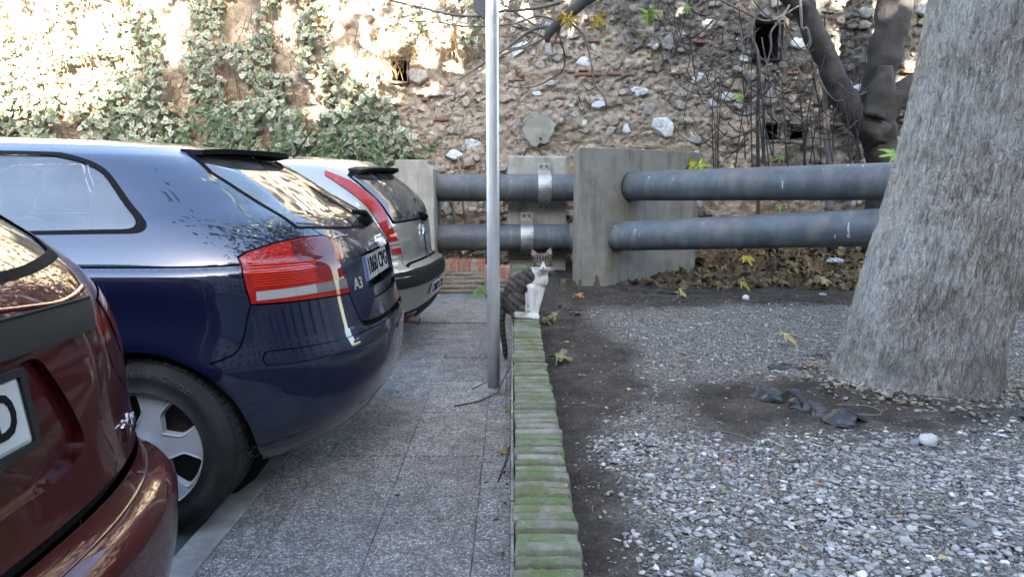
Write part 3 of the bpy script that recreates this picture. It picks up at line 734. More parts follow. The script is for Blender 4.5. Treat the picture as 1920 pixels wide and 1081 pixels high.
for k in range(260):                                   # hanging fringe by the hole and a tuft on the ledge
    x = rng.normal(-1.22, .12) if k < 120 else rng.normal(-0.55, .3); z = rng.uniform(2.9, 3.6)
    V, F, c = ivy_leaf(x, z, rng.uniform(.05, .09)); L.add(V, F, c)
tag(L.build('foliage', M_leaf, ivy), kind='stuff')
q = MB()
for k in range(420):
    x = rng.uniform(-8, -1.2); z = rng.uniform(1.0, 5.5)
    if x > float(ivy_edge(z)) + .05 or (x > -1.7 and 2.4 < z): continue
    p = [(x, WY - .10, z)]
    for j in range(6):
        x += rng.normal(0, .045); z -= rng.uniform(.05, .16); p.append((x, WY - .09 - rng.uniform(0, .09), z))
    q.tube(p, [.006 * (1 - .1 * j) for j in range(7)], 4, False)
q.build('stem', M_stem, ivy)
# dry grass and dead creeper tufts on the wall
q = MB()
for (cx, cz, n, ln) in [(-1.35, 3.05, 160, .22), (-0.65, 3.0, 120, .16), (-1.7, 2.75, 80, .3), (0.05, 2.1, 22, .05)]:
    for k in range(n):
        x = rng.normal(cx, .16); z = rng.normal(cz, .10); a = rng.normal(-1.5, .8); l = ln * rng.uniform(.5, 1.3)
        q.tube([(x, WY - .08, z), (x + l * .5 * math.cos(a), WY - .16, z + l * .5 * math.sin(a)), (x + l * math.cos(a), WY - .13, z + l * math.sin(a) - .02)], [.004, .003, .001], 3, False)
tag(q.build('dead_creeper', simple('straw', (.30, .19, .09), .9, var=.4, scale=10), ivy), kind='stuff')
# ================================================================ oleander shrubs
def shrub(cx, cy, z0, h, w, n, label, seed):
    rg = np.random.default_rng(seed)
    t = thing('oleander_shrub', (cx, cy, z0), label, 'shrub', 'oleander shrubs at the foot of the wall')
    st = MB(); lv = Leaves()
    for k in range(n):
        x0 = cx + rg.normal(0, w * .22); a = rg.normal(0, .55); ln = h * rg.uniform(.6, 1.05)
        top = (x0 + math.sin(a) * ln * .8, cy + rg.normal(-.05, .15), z0 + ln * math.cos(a * .7))
        midp = ((x0 + top[0]) / 2 - math.sin(a) * .05, (cy + top[1]) / 2, z0 + ln * .55)
        st.tube([(x0, cy, z0), midp, top], [.009, .006, .003], 4, False)
        for j in range(46):
            u = rg.uniform(.45, 1.03)
            p = Vector((x0, cy, z0)).lerp(Vector(midp), u * 2) if u < .5 else Vector(midp).lerp(Vector(top), u * 2 - 1)
            V, F = TEMPL['lance'][rg.integers(12)]
            d = (rg.normal(math.sin(a), .7), rg.normal(-.2, .5), rg.normal(.55, .45))
            V = orient(V * rg.uniform(.075, .13), (rg.normal(0, .6), -1, rg.normal(.4, .5)), d, 0) + np.array(p[:])
            c = np.array([[.075, .115, .045], [.10, .155, .055], [.055, .09, .045], [.17, .20, .09]])[rg.choice(4, p=[.4, .3, .2, .1])]
            lv.add(V, F, np.repeat(c[None], len(V), 0))
    st.build('stem', M_twig, t); lv.build('foliage', M_leaf, t)
shrub(-3.10, 8.45, 0.0, 2.15, 1.1, 30, 'green narrow leaved oleander shrub behind the roof of the blue car', 3)
shrub(-2.05, 8.45, 0.0, 1.9, .8, 20, 'sparser oleander shrub with bare twigs behind the aerial of the silver car', 4)
shrub(-4.35, 8.5, 0.0, 1.8, 1.4, 20, 'low oleander shrub showing just over the roof of the blue car', 5)
# ================================================================ concrete, pipes, pole
def concrete_mat(name, c, stain, wet=0.0):
    m, t, b = newmat(name); g = NT(t); pos = g.coord()
    f1 = g.noise(pos, 6, 8, 0.65); st = g.noise(g.scale(pos, (7, 7, 1.2)), 1.0, 6, 0.6)
    col = g.ramp(f1, [(0.25, tuple(x * .72 for x in c)), (0.55, c), (0.8, tuple(min(1, x * 1.22) for x in c))])
    col = g.mix(g.ramp(st, [(0.48, 0.0), (0.72, 0.7)]), col, stain)
    pit_ = g.n('ShaderNodeTexVoronoi', i={'Vector': pos, 'Scale': 55.0})
    pk = g.math('MULTIPLY', g.ramp(pit_.outputs['Distance'], [(0.10, 1.0), (0.2, 0.0)]), g.ramp(g.sep(pit_.outputs['Color'])[0], [(0.7, 0.0), (0.75, 1.0)]))
    col = g.mix(g.math('MULTIPLY', pk, .5), col, (0.42, 0.41, 0.38))
    col = g.mix(1.0, col, g.ramp(g.noise(pos, 130, 3, .6), [(.3, .82), (.7, 1.15)]), 'MULTIPLY')
    g.link(col, b.inputs['Base Color']); b.inputs['Roughness'].default_value = 0.9; b.inputs['Specular IOR Level'].default_value = .2
    g.link(g.bump(g.math('ADD', g.noise(pos, 90, 6, .65), g.math('MULTIPLY', pk, -.5)), .6, .006), b.inputs['Normal'])
    return m
M_conc = concrete_mat('weathered_concrete', (0.34, 0.315, 0.265), (0.16, 0.145, 0.11))
M_conc2 = concrete_mat('dark_stained_concrete', (0.20, 0.185, 0.155), (0.06, 0.055, 0.044))
def bev(bm, off_, jit=.002):
    bmesh.ops.bevel(bm, geom=[e for e in bm.edges if e.calc_face_angle(0) > .35], offset=off_, segments=2, profile=.5, affect='EDGES')
def prism_obj(name, poly, axis, a0, a1, mat, parent=None, bevel=.012):
    """poly in the plane across the axis; 'y': (x, z) outline swept in y; 'z': (x, y) outline swept in z"""
    n = len(poly)
    mk = (lambda p, t: (p[0], t, p[1])) if axis == 'y' else (lambda p, t: (p[0], p[1], t))
    bm = bmesh.new(); o = off(parent)
    A = [bm.verts.new(Vector(mk(p, a0)) - o) for p in poly]; B = [bm.verts.new(Vector(mk(p, a1)) - o) for p in poly]
    bm.faces.new(A); bm.faces.new(B[::-1])
    for i in range(n): bm.faces.new((A[i], B[i], B[(i + 1) % n], A[(i + 1) % n]))
    bmesh.ops.recalc_face_normals(bm, faces=bm.faces)
    if bevel: bev(bm, bevel)
    return link(bpy.data.objects.new(name, bm_mesh(bm, name, mat)), parent)
# left pillar with notched shoulders
pl = prism_obj('concrete_pillar', [(-1.345, 0.0), (-0.865, 0.0), (-0.865, 1.40), (-0.925, 1.45), (-0.925, 1.50), (-1.285, 1.50), (-1.285, 1.45), (-1.345, 1.40)], 'y', 7.62, 8.35, M_conc, bevel=.010)
tag(pl, 'grey concrete pillar with notched shoulders behind the silver car', 'pillar')
# slab pier on the right, turned
fx, fy = 0.663, 6.81; gx, gy = 0.958, 6.81; hx, hy = 2.14, 7.93
pr_ = prism_obj('concrete_pier', [(fx, fy), (gx, gy), (hx, hy), (hx - 0.36, hy + .16), (fx, fy + .62)], 'z', 0.05, 1.595, M_conc2, bevel=.012)
tag(pr_, 'long concrete pier with a pale narrow front face, holding the slanting pipes', 'pier')
# block behind the pipes
blk = prism_obj('concrete_block', [(-0.05, 0.1), (0.655, 0.1), (0.655, 1.565), (-0.05, 1.565)], 'y', 8.235, 8.80, M_conc, bevel=.022)
tag(blk, 'square topped concrete block with a lifting ring behind the strapped pipes', 'concrete block')
M_rust = simple('rusty_steel', (0.09, 0.07, 0.058), 0.75, metal=.4, var=.4, scale=30)
a = [(0.14 + .22 * (1 - math.cos(math.pi * k / 10)) / 2 + .0, 8.38, 1.55 + .125 * math.sin(math.pi * k / 10)) for k in range(11)]
MB().tube(a, .012, 8).build('lifting_ring', M_rust, blk, smooth=True)
def pipe_mat():
    m, t, b = newmat('blue_grey_pipe'); g = NT(t); pos = g.coord()
    f1 = g.noise(pos, 3.5, 7, .68); f2 = g.noise(g.scale(pos, (9, 9, 3)), 1.0, 6, .65)
    c = g.ramp(f1, [(.25, (.034, .040, .047)), (.5, (.066, .074, .085)), (.75, (.105, .112, .122))])
    c = g.mix(g.ramp(f2, [(.47, 0.0), (.66, .75)]), c, (.14, .14, .118))
    c = g.mix(g.ramp(g.noise(pos, 2.1, 6, .7), [(.60, 0.0), (.70, .75)]), c, (.085, .088, .036))
    wh = g.math('MULTIPLY', g.ramp(g.noise(g.scale(pos, (26, 26, 4)), 1.0, 3, .5), [(.70, 0.0), (.74, .9)]), g.ramp(g.noise(pos, .9, 2), [(.52, 0.0), (.58, 1.0)]))
    c = g.mix(wh, c, (.55, .56, .56))
    g.link(c, b.inputs['Base Color']); g.link(g.ramp(f2, [(.3, .42), (.7, .72)]), b.inputs['Roughness'])
    b.inputs['Specular IOR Level'].default_value = .4
    g.link(g.bump(g.noise(pos, 45, 6, .7), .25, .004), b.inputs['Normal'])
    return m
M_pipe = pipe_mat()
def pipe(a, b_, r, label, collar=None, mat=M_pipe):
    n = 10; P_ = [Vector(a).lerp(Vector(b_), k / n) for k in range(n + 1)]
    t = thing('pipe', a, label, 'pipe')
    MB().tube(P_, r, 40).build('pipe_body', mat, t, smooth=True)
    if collar:
        for (u, w, rr) in collar:
            c0 = Vector(a) + (Vector(b_) - Vector(a)).normalized() * u
            c1 = c0 + (Vector(b_) - Vector(a)).normalized() * w
            MB().tube([c0, c1], rr, 40).build('collar', M_rust if rr < r * 1.1 else M_conc2, t)
    return t
pipe((-3.2, 8.02, 1.195), (1.25, 8.02, 1.195), .157, 'upper of the two level pipes, running behind the steel pole')
pipe((-3.2, 8.02, .617), (0.98, 8.02, .617), .155, 'lower of the two level pipes, just above the low brick wall', [(3.87, .05, .172)])
pipe((1.05, 7.20, 1.213), (3.55, 4.96, 1.285), .147, 'upper of the two slanting pipes running from the pier to behind the trunk', [(.05, .17, .158)])
pipe((0.90, 7.05, .70), (3.55, 4.80, 0.985), .147, 'lower of the two slanting pipes, above the brown leaf litter', [(.05, .13, .158)])
M_galv = simple('galvanised_strap', (0.40, 0.40, 0.385), 0.5, metal=.65, var=.25, scale=9, bump=.2, bscale=60, dirt=(.20, .19, .16))
M_bolt = simple('rusty_bolt', (0.20, 0.155, 0.12), 0.6, metal=.5, var=.4, scale=50)
def strap(x, zc, r, w, label):
    t = thing('pipe_strap', (x, 8.02, zc), label, 'strap', 'steel straps clamping the level pipes')
    yb = 8.20; prof = []
    rr = r + .006
    prof += [(yb - .004, zc + r + .13), (yb - .004, zc + r + .035)]
    for k in range(13):
        a = math.pi / 2 * .82 - (math.pi * .82) * k / 12
        prof.append((8.02 - rr * math.cos(a), zc + rr * math.sin(a)))
    prof += [(yb - .004, zc - r - .035), (yb - .004, zc - r - .105)]
    v = []; th = .009
    for (y, z) in prof: v += [(x - w / 2, y, z), (x + w / 2, y, z)]
    n = len(prof); f = [(2 * i, 2 * i + 1, 2 * i + 3, 2 * i + 2) for i in range(n - 1)]
    o = part('band', v, f, M_galv, t, smooth=False)
    so_ = o.modifiers.new('thick', 'SOLIDIFY'); so_.thickness = th; so_.offset = 0
    MB().box(x - w * .5, x + w * .5, yb + .002, 8.24, zc + r + .03, zc + r + .12).box(x - w * .5, x + w * .5, yb + .002, 8.24, zc - r - .10, zc - r - .03).build('bracket', M_galv, t)
    for dx in (-.032, .032):
        for z in (zc + r + .09, zc - r - .075):
            MB().tube([(x + dx, yb - .03, z), (x + dx, yb - .009, z)], .014, 6).tube([(x + dx, yb - .013, z), (x + dx, yb - .009, z)], .022, 14).build('bolt', M_bolt, t)
strap(0.377, 1.195, .157, .150, 'steel strap with bright upper plate clamping the upper level pipe')
strap(0.175, .617, .155, .145, 'steel strap clamping the lower level pipe, left of the cat')
# wooden stakes behind the left pillar
M_wood = simple('weathered_wood', (0.27, 0.20, 0.13), .85, var=.3, scale=14, bump=.3)
def stake(a, b_, label):
    t = MB().tube([a, b_], .014, 6).build('wooden_stake', M_wood)
    tag(t, label, 'stake', 'wooden stakes leaning behind the pillar')
stake((-0.60, 8.30, 0.15), (-0.83, 8.42, 1.58), 'wooden stake leaning behind the notched pillar, the one nearest to it')
stake((-0.52, 8.45, 0.15), (-0.66, 8.52, 1.57), 'wooden stake leaning behind the notched pillar, the one farther right')
# ================================================================ steel pole with a sign
def pole_mat():
    m, t, b = newmat('galvanised_pole'); g = NT(t); pos = g.coord()
    f = g.noise(pos, 14, 6, .6)
    c = g.ramp(f, [(.3, (.52, .53, .54)), (.7, (.62, .63, .64))])
    dirt_ = g.math('MULTIPLY', g.ramp(g.sep(pos)[2], [(0.0, 1.0), (.16, 0.0)]), g.ramp(g.noise(pos, 60, 4), [(.45, .0), (.7, .8)]))
    c = g.mix(dirt_, c, (.20, .19, .18))
    sp = g.ramp(g.noise(pos, 160, 2), [(.70, 0.0), (.74, .5)])
    c = g.mix(sp, c, (.25, .24, .23))
    g.link(c, b.inputs['Base Color']); b.inputs['Metallic'].default_value = .7
    b.inputs['Roughness'].default_value = .34
    g.link(g.bump(f, .04, .002), b.inputs['Normal'])
    return m
M_pole = pole_mat()
PX, PY = -0.113, 4.10
sp_ = thing('sign_post', (PX, PY, 0), 'bright galvanised steel pole with the dark back of a sign at its top', 'sign post')
MB().tube([(PX, PY, -.02), (PX, PY, .6), (PX, PY, 1.4), (PX, PY, 2.2), (PX, PY, 3.1)], .0385, 40).build('pole', M_pole, sp_, smooth=True)
M_signb = simple('sign_back', (.075, .08, .085), .5, metal=.3, var=.15, scale=5)
prism_obj('sign_panel', [(-0.135, 2.175), (-0.09, 2.175), (-0.09, 3.0), (-0.23, 3.0), (-0.225, 2.27), (-0.215, 2.24)], 'y', PY + .045, PY + .07, M_signb, sp_, .004)
prism_obj('base_plate', [(PX - .13, PY - .10), (PX + .07, PY - .12), (PX + .075, PY + .10), (PX - .12, PY + .10)], 'z', -.03, .008, M_strip, sp_, .004)
# ================================================================ the big trunk
def at(px, py, y):
    """point at distance y seen at a position of the 1920 px photograph"""
    c, s = math.cos(PITCH), math.sin(PITCH); v = (540.5 - py) / 1280
    k = y / (c + v * s)
    return Vector(((px - 960) / 1280 * k, y, CAM_H + (-s + v * c) * k))
def bark_mat():
    m, t, b = newmat('grey_plated_bark'); g = NT(t); pos = g.coord()
    v = g.scale(pos, (56, 56, 15)); n0 = g.n('ShaderNodeTexNoise', i={'Vector': pos, 'Scale': 9.0, 'Detail': 4.0}).outputs['Color']
    vv = g.n('ShaderNodeVectorMath', operation='ADD', i={0: v, 1: g.scale(n0, (1.1, 1.1, .9))}).outputs[0]
    f1 = g.noise(vv, 1.0, 7, .72); f2 = g.noise(pos, 4.0, 6, .65); f3 = g.noise(pos, 60, 5, .7)
    ed = g.n('ShaderNodeTexVoronoi', feature='DISTANCE_TO_EDGE', i={'Vector': g.scale(vv, (1.0, 1.0, 1.0)), 'Scale': 1.15}).outputs['Distance']
    c = g.ramp(f1, [(.27, (.06, .052, .044)), (.41, (.20, .18, .155)), (.56, (.35, .325, .29)), (.76, (.54, .515, .475))])
    c = g.mix(g.ramp(f2, [(.42, 0.0), (.66, .7)]), c, g.mix(1.0, c, (.58, .52, .46), 'MULTIPLY'))
    c = g.mix(g.math('MULTIPLY', g.ramp(ed, [(.0, .6), (.05, 0.0)]), g.ramp(f2, [(.42, .0), (.7, .6)])), c, (.05, .046, .042))
    c = g.mix(1.0, c, g.ramp(f3, [(.3, .72), (.7, 1.25)]), 'MULTIPLY')
    fine = g.ramp(g.noise(g.scale(pos, (90, 90, 34)), 1.0, 6, .7), [(.3, (.20, .19, .172)), (.55, (.42, .41, .39)), (.75, (.58, .57, .55))])
    c = g.mix(g.ramp(g.noise(pos, 2.6, 7, .7), [(.45, 0.0), (.62, .6)]), c, fine)
    c = g.mix(g.ramp(g.noise(pos, 6.5, 6, .7), [(.60, 0.0), (.68, .7)]), c, (.10, .082, .062))
    low = g.math('MULTIPLY', g.ramp(g.sep(pos)[2], [(.0, 1.0), (.55, 0.0)]), g.ramp(f2, [(.38, .1), (.62, .9)]))
    c = g.mix(low, c, (.10, .088, .072))
    g.link(c, b.inputs['Base Color']); b.inputs['Roughness'].default_value = .88; b.inputs['Specular IOR Level'].default_value = .25
    h = g.math('ADD', g.math('MULTIPLY', f1, .9), g.math('ADD', g.ramp(ed, [(0.0, 0.0), (.15, .25)]), g.math('MULTIPLY', f3, .35)))
    g.link(g.bump(h, 1.0, .024), b.inputs['Normal'])
    return m
M_plane = bark_mat()
def trunk_mesh(ctrl, nz, na, amp, seed):
    zs = np.array([c[2] for c in ctrl]); xs = [c[0] for c in ctrl]; ys = [c[1] for c in ctrl]; rs = [c[3] for c in ctrl]
    Z = np.linspace(zs[0], zs[-1], nz); A = np.linspace(0, 2 * np.pi, na, endpoint=False)
    ZZ, AA = np.meshgrid(Z, A, indexing='ij')
    def sp(v):                                            # smooth interpolation
        d = np.interp(Z, zs, v); k = np.ones(9) / 9
        return np.convolve(np.pad(d, 4, 'edge'), k, 'valid')[:, None]
    r = sp(rs)
    fl = .035 * np.exp(-(ZZ - zs[0]) / .22) * np.cos(5 * AA + 1.0) + .02 * np.cos(3 * AA + ZZ * .6 + 2)
    n1 = fnoise(AA * 9, ZZ * 1.2 + 3, 4, seed); n2 = fnoise(np.cos(AA) * 16 + 40, ZZ * 7 + np.sin(AA) * 16, 4, seed + 3)
    n3 = fnoise(AA * 34, ZZ * 9, 3, seed + 9)
    for (ka, kz, kr, kh) in ((-1.9, .95, .10, .018), (-.9, 1.35, .08, -.012), (-2.5, .55, .12, .014), (-1.3, .45, .09, .012), (-1.6, 1.75, .10, -.014)):
        fl = fl + kh / .35 * np.exp(-((((AA - (ka % 6.283) + np.pi) % 6.283 - np.pi) * .35) ** 2 + (ZZ - kz) ** 2) / kr ** 2)
    fl = fl + .05 * np.exp(-(ZZ - zs[0]) / .16) * np.clip(fnoise(AA * 2.2, ZZ * .2, 3, 77), -1, 1) * 2
    r2 = r * (1 + fl) + amp * (.45 * n1 + .6 * n2 + 1.0 * n3)
    V = np.stack([sp(xs) + r2 * np.cos(AA), sp(ys) + r2 * np.sin(AA), ZZ], -1).reshape(-1, 3)
    i = np.arange((nz - 1) * na); a = i // na; k = i % na; k2 = (k + 1) % na
    F = np.stack([a * na + k, a * na + k2, (a + 1) * na + k2, (a + 1) * na + k], 1)
    return V, F
tree = thing('plane_tree', (2.09, 3.48, 0.2), 'huge leaning tree trunk with pale grey flaking bark standing in the gravel', 'tree')
ctrl = [(2.085, 3.48, .12, .43), (2.09, 3.48, .22, .415), (2.105, 3.48, .32, .385), (2.13, 3.48, .45, .368), (2.20, 3.48, .85, .345), (2.30, 3.48, 1.40, .325), (2.375, 3.48, 2.1, .315), (2.50, 3.46, 3.2, .30), (2.65, 3.4, 4.6, .27)]
V, F = trunk_mesh(ctrl, 330, 240, .014, 5)
part('trunk', V, F, M_plane, tree, smooth=True)
rgt = np.random.default_rng(8)
tips = []
lim = MB()
for k in range(9):
    a = k * .7 + rgt.normal(0, .2); el = rgt.uniform(.5, 1.1); ln = rgt.uniform(3, 5.0)
    p = Vector((2.65, 3.4, 4.5)); d = Vector((math.cos(a) * math.cos(el), math.sin(a) * math.cos(el), math.sin(el))); pts_ = [p]
    for j in range(5):
        d = (d + Vector(rgt.normal(0, .14, 3))).normalized(); p = p + d * ln / 5; pts_.append(p)
        tips.append(p)
    lim.tube(pts_, [.15, .12, .095, .07, .045, .02], 8, False)
lim.build('limb', M_plane, tree, smooth=True)
def crown(tips, n, spread, size, mat, parent, seed, cols):
    rg = np.random.default_rng(seed); lv = Leaves(); QF = [(0, 1, 2), (0, 2, 3), (0, 3, 4), (0, 4, 1)]
    for k in range(n):
        c = tips[rg.integers(len(tips))]
        p = np.array(c[:]) + rg.normal(0, 1, 3) * spread * np.array([1, 1, .7])
        V, F = np.array([(0, 0, 0), (.5, .1, .1), (.05, .75, -.05), (-.5, .15, .1), (0, -.35, 0)]), QF
        V = orient(V * size * rg.uniform(.7, 1.3), (rg.normal(0, 1), rg.normal(0, 1), rg.normal(.6, .6)), (rg.normal(), rg.normal(), rg.normal()), 0) + p
        lv.add(V, F, np.repeat(np.array([cols[rg.integers(len(cols))]]), len(V), 0))
    return lv.build('crown', mat, parent)
GREEN = [(.08, .12, .035), (.11, .15, .045), (.06, .09, .03), (.20, .18, .05)]
crown([t for t in tips if t.z > 5.2], 2600, .75, .22, M_leaf, tree, 3, GREEN)
# ================================================================ fig tree against the wall
fig = thing('fig_tree', (4.4, 8.35, .25), 'bare gnarled fig tree with smooth grey limbs and drooping twigs against the wall', 'tree')
def limb(name, pts_, y, rads, knob=.16, seed=0):
    """pts in photograph px at distance y (or x, y, dist triplets)"""
    Q = [at(p[0], p[1], p[2] if len(p) > 2 else y) for p in pts_]
    # refine
    P2, R2 = [], []
    for i in range(len(Q) - 1):
        p0, p1, p2, p3 = Q[max(i - 1, 0)], Q[i], Q[i + 1], Q[min(i + 2, len(Q) - 1)]
        for k in range(7):
            u = k / 7
            P2.append(0.5 * ((2 * p1) + (p2 - p0) * u + (2 * p0 - 5 * p1 + 4 * p2 - p3) * u * u + (3 * p1 - p0 - 3 * p2 + p3) * u ** 3))
            R2.append(rads[i] * (1 - u) + rads[i + 1] * u)
    P2.append(Q[-1]); R2.append(rads[-1])
    n = 22 if max(rads) > .05 else 7
    v, f = tube(P2, R2, n)
    if knob:
        out = []
        for i, p in enumerate(v):
            c = P2[min(i // n, len(P2) - 1)]; d = Vector(p) - c
            k = 1 + knob * (mnoise.noise(Vector(p) * 5 + Vector((seed, 0, 0))) * 1.1 + .55 * mnoise.noise(Vector(p) * 13 + Vector((seed, 5, 0))))
            out.append(c + d * k)
        v = out
    return part(name, v, f, M_bark, fig, smooth=True)
limb('trunk', [(1668, 460), (1660, 330), (1650, 280), (1643, 240), (1640, 215)], 8.35, [.27, .21, .195, .20, .18], .22, 1)
limb('limb', [(1648, 255), (1622, 235), (1594, 205), (1572, 160), (1552, 115), (1532, 75), (1512, 25), (1490, -60)], 8.2, [.17, .155, .135, .13, .12, .135, .11, .10], .22, 2)
limb('limb', [(1640, 240), (1640, 195), (1648, 145), (1664, 80), (1674, 30), (1684, -60)], 8.4, [.15, .155, .175, .195, .19, .175], .20, 3)
limb('limb', [(1636, 265), (1662, 205), (1688, 176), (1722, 158), (1775, 130), (1850, 80)], 8.3, [.16, .15, .13, .125, .12, .11], .16, 4)
limb('limb', [(1635, 220), (1655, 160), (1660, 125)], 8.1, [.12, .13, .09], .35, 5)
limb('limb', [(1512, 25, 8.2), (1410, -60, 7.9), (1290, -90, 7.7), (1180, -60, 7.6), (1110, -8, 7.55), (1060, 32, 7.5), (1030, 62, 7.45), (1026, 80, 7.45)], 8, [.11, .09, .075, .068, .062, .055, .042, .022], .12, 6)
TW = MB(); TD = MB()
def twig(pts_, r0, r1, mb=TW, y=7.5):
    Q = [at(p[0], p[1], p[2] if len(p) > 2 else y) for p in pts_]
    P2 = []
    for i in range(len(Q) - 1):
        p0, p1, p2, p3 = Q[max(i - 1, 0)], Q[i], Q[i + 1], Q[min(i + 2, len(Q) - 1)]
        for k in range(5):
            u = k / 5
            P2.append(0.5 * ((2 * p1) + (p2 - p0) * u + (2 * p0 - 5 * p1 + 4 * p2 - p3) * u * u + (3 * p1 - p0 - 3 * p2 + p3) * u ** 3))
    P2.append(Q[-1]); m = len(P2)
    mb.tube(P2, [r0 + (r1 - r0) * i / (m - 1) for i in range(m)], 5, True)
    return P2
# left fan
twig([(1040, 50), (1000, 55), (950, 90), (905, 120), (860, 150)], .022, .006)
twig([(1050, 5), (1020, 12), (985, 18), (945, 20)], .022, .014); twig([(945, 20), (900, 30), (850, 28), (790, 15), (730, 0)], .016, .012)
twig([(1045, 40), (1010, 30), (960, 45), (880, 50), (820, 42), (770, 40)], .014, .005)
twig([(1040, 60), (1005, 48), (965, 22), (940, 5)], .016, .007)
twig([(1030, 75), (1000, 60), (965, 42), (942, 32)], .018, .008)
twig([(1035, 60), (1010, 78), (975, 92), (938, 92)], .014, .006)
twig([(1035, 52), (990, 55), (960, 68), (940, 68)], .012, .005)
twig([(1035, 88), (1048, 60), (1055, 30)], .012, .010)
twig([(1050, 78), (1058, 100), (1056, 130), (1030, 150), (1000, 163), (970, 165), (945, 158)], .012, .003, TD)
twig([(1034, 80), (1036, 100)], .01, .004)
twig([(1040, 0), (1038, 40), (1050, 72), (1056, 82)], .010, .008)
twig([(1072, 46), (1090, 62), (1102, 90), (1112, 140), (1116, 160), (1132, 180), (1138, 200)], .014, .006)
twig([(1138, 200), (1135, 205), (1141, 214)], .006, .004, TD)
twig([(1116, 162), (1105, 170), (1094, 160), (1090, 155)], .006, .003, TD)
twig([(966, 130), (975, 145), (992, 158)], .006, .003, TD)
twig([(1085, 180), (1090, 200)], .005, .003, TD)
twig([(940, 85), (950, 92), (985, 85), (1008, 60), (1024, 25)], .012, .006)
twig([(940, 105), (970, 92), (1000, 88), (1022, 40)], .010, .005)
for (x0, y0, x1, y1) in [(1095, 12, 1110, 16), (1130, 6, 1170, -4), (1180, 20, 1230, 12)]:
    twig([(x0, y0), ((x0 + x1) / 2, y0 + 3), (x1, y1)], .008, .004)
# drooping network on the right
rgw = np.random.default_rng(31)
twig([(1263, -10), (1265, 40), (1272, 70), (1290, 105)], .008, .004, TD, 8); twig([(1290, -5), (1300, 22), (1330, 28), (1345, -5)], .010, .006, TD, 8)
twig([(1330, -10), (1390, 20), (1440, 40), (1500, 10)], .014, .010, TW, 8)
twig([(1440, 5), (1418, 30), (1408, 60), (1420, 95), (1424, 130), (1428, 170), (1430, 190), (1420, 225)], .020, .010, TW, 8)
twig([(1480, 10), (1465, 35), (1446, 60), (1446, 90), (1434, 130), (1420, 142), (1400, 160)], .016, .006, TW, 8)
twig([(1500, 0), (1502, 30), (1504, 55), (1512, 52), (1518, 70), (1514, 85), (1500, 92)], .018, .007, TW, 7.9)
twig([(1514, 60), (1520, 80), (1510, 98), (1502, 110)], .012, .005, TW, 7.9)
twig([(1420, 95), (1422, 150), (1420, 230), (1421, 310), (1421, 420)], .022, .022, TD, 8.2)
twig([(1548, 130), (1550, 180), (1549, 240), (1556, 310), (1555, 400)], .044, .050, TW, 8.3)
for k in range(30):
    x = rgw.uniform(1325, 1620); yb = rgw.uniform(290, 330); yt = rgw.uniform(60, 210); lean = rgw.normal(0, 18)
    twig([(x, yb), (x + lean * .3 + rgw.normal(0, 4), (yb + yt) / 2), (x + lean + rgw.normal(0, 5), yt)], .009, .003, TD, rgw.uniform(7.9, 8.5))
for k in range(46):
    x = rgw.uniform(1250, 1560); y0 = rgw.uniform(-20, 150); dx = rgw.uniform(-90, 90); dy = rgw.uniform(20, 120)
    twig([(x, y0), (x + dx * .3, y0 + dy * .6), (x + dx * .7, y0 + dy), (x + dx, y0 + dy * rgw.uniform(.6, 1.1))], .010 * rgw.uniform(.6, 1.1), .003, TW if k % 2 else TD, rgw.uniform(7.8, 8.4))
for k in range(24):
    x = rgw.uniform(1330, 1640); y0 = rgw.uniform(130, 260)
    d = rgw.choice([-1, 1]); L_ = rgw.uniform(40, 120)
    twig([(x, y0), (x + d * L_ * .35, y0 + L_ * .28), (x + d * L_ * .8, y0 + L_ * .1), (x + d * L_, y0 - L_ * .25)], .009, .003, TD, rgw.uniform(7.7, 8.3))
twig([(1420, 250), (1405, 245), (1382, 280), (1360, 300), (1340, 330)], .010, .004, TD, 8)
twig([(1600, 255), (1560, 262), (1520, 258), (1470, 262), (1440, 245), (1425, 232)], .009, .003, TD, 7.9)
tag(TW.build('twig', M_twig, fig, smooth=True), kind='stuff'); tag(TD.build('dark_twig', M_twigd, fig, smooth=True), kind='stuff')
def leaf_colours(V, col, seed, dark=.55):
    rg = np.random.default_rng(seed); r = np.hypot(V[:, 0], V[:, 1]); r = r / (r.max() + 1e-9)
    k = (1 - .45 * np.clip(r - .55, 0, 1) / .45 * rg.uniform(.3, 1.0, len(V)))[:, None] * rg.uniform(.85, 1.1, (len(V), 1))
    spot = (fnoise(V[:, 0] * 60 + seed, V[:, 1] * 60, 3, seed % 50) > .28)[:, None]
    c = np.array(col)[None] * k; return np.where(spot, c * .5 + np.array([[.05, .028, .012]]) * .5, c)
def fig_leaf(px, py, y, s, col, nrm, roll, kind='fig'):
    sd = int(px * 7 + py); V, F, veins = fine_leaf(kind, sd, s * .8, 1.1)
    cc = leaf_colours(V, col, sd); o_ = np.array(at(px, py, y)[:])
    w = orient(np.concatenate([V] + veins), nrm, (0, 0, -1), roll) + o_
    lf = part('leaf', w[:len(V)], F, M_leaf, fig, col=cc, smooth=True)
    # stalk up to the nearest twig
    j = np.argmin(((TWV - w[0]) ** 2).sum(1)); tp = Vector(TWV[j]); c0 = Vector(w[0])
    if (tp - c0).length < .6: MB().tube([c0, c0.lerp(tp, .5) + Vector((0, -.01, -.02)), tp], [.0035, .003, .003], 5).build('leaf_stalk', M_twig, lf)
TWV = np.array(TW.v + TD.v)
Yl, Gn = (.40, .27, .022), (.20, .27, .045)
fig_leaf(1068, 34, 7.4, .17, Yl, (.2, -1, .2), -1.0); fig_leaf(1060, 30, 7.42, .14, (.5, .30, .03), (.6, -1, .2), 1.2)
fig_leaf(1122, 32, 7.4, .19, Yl, (-.1, -1, .1), -.25)
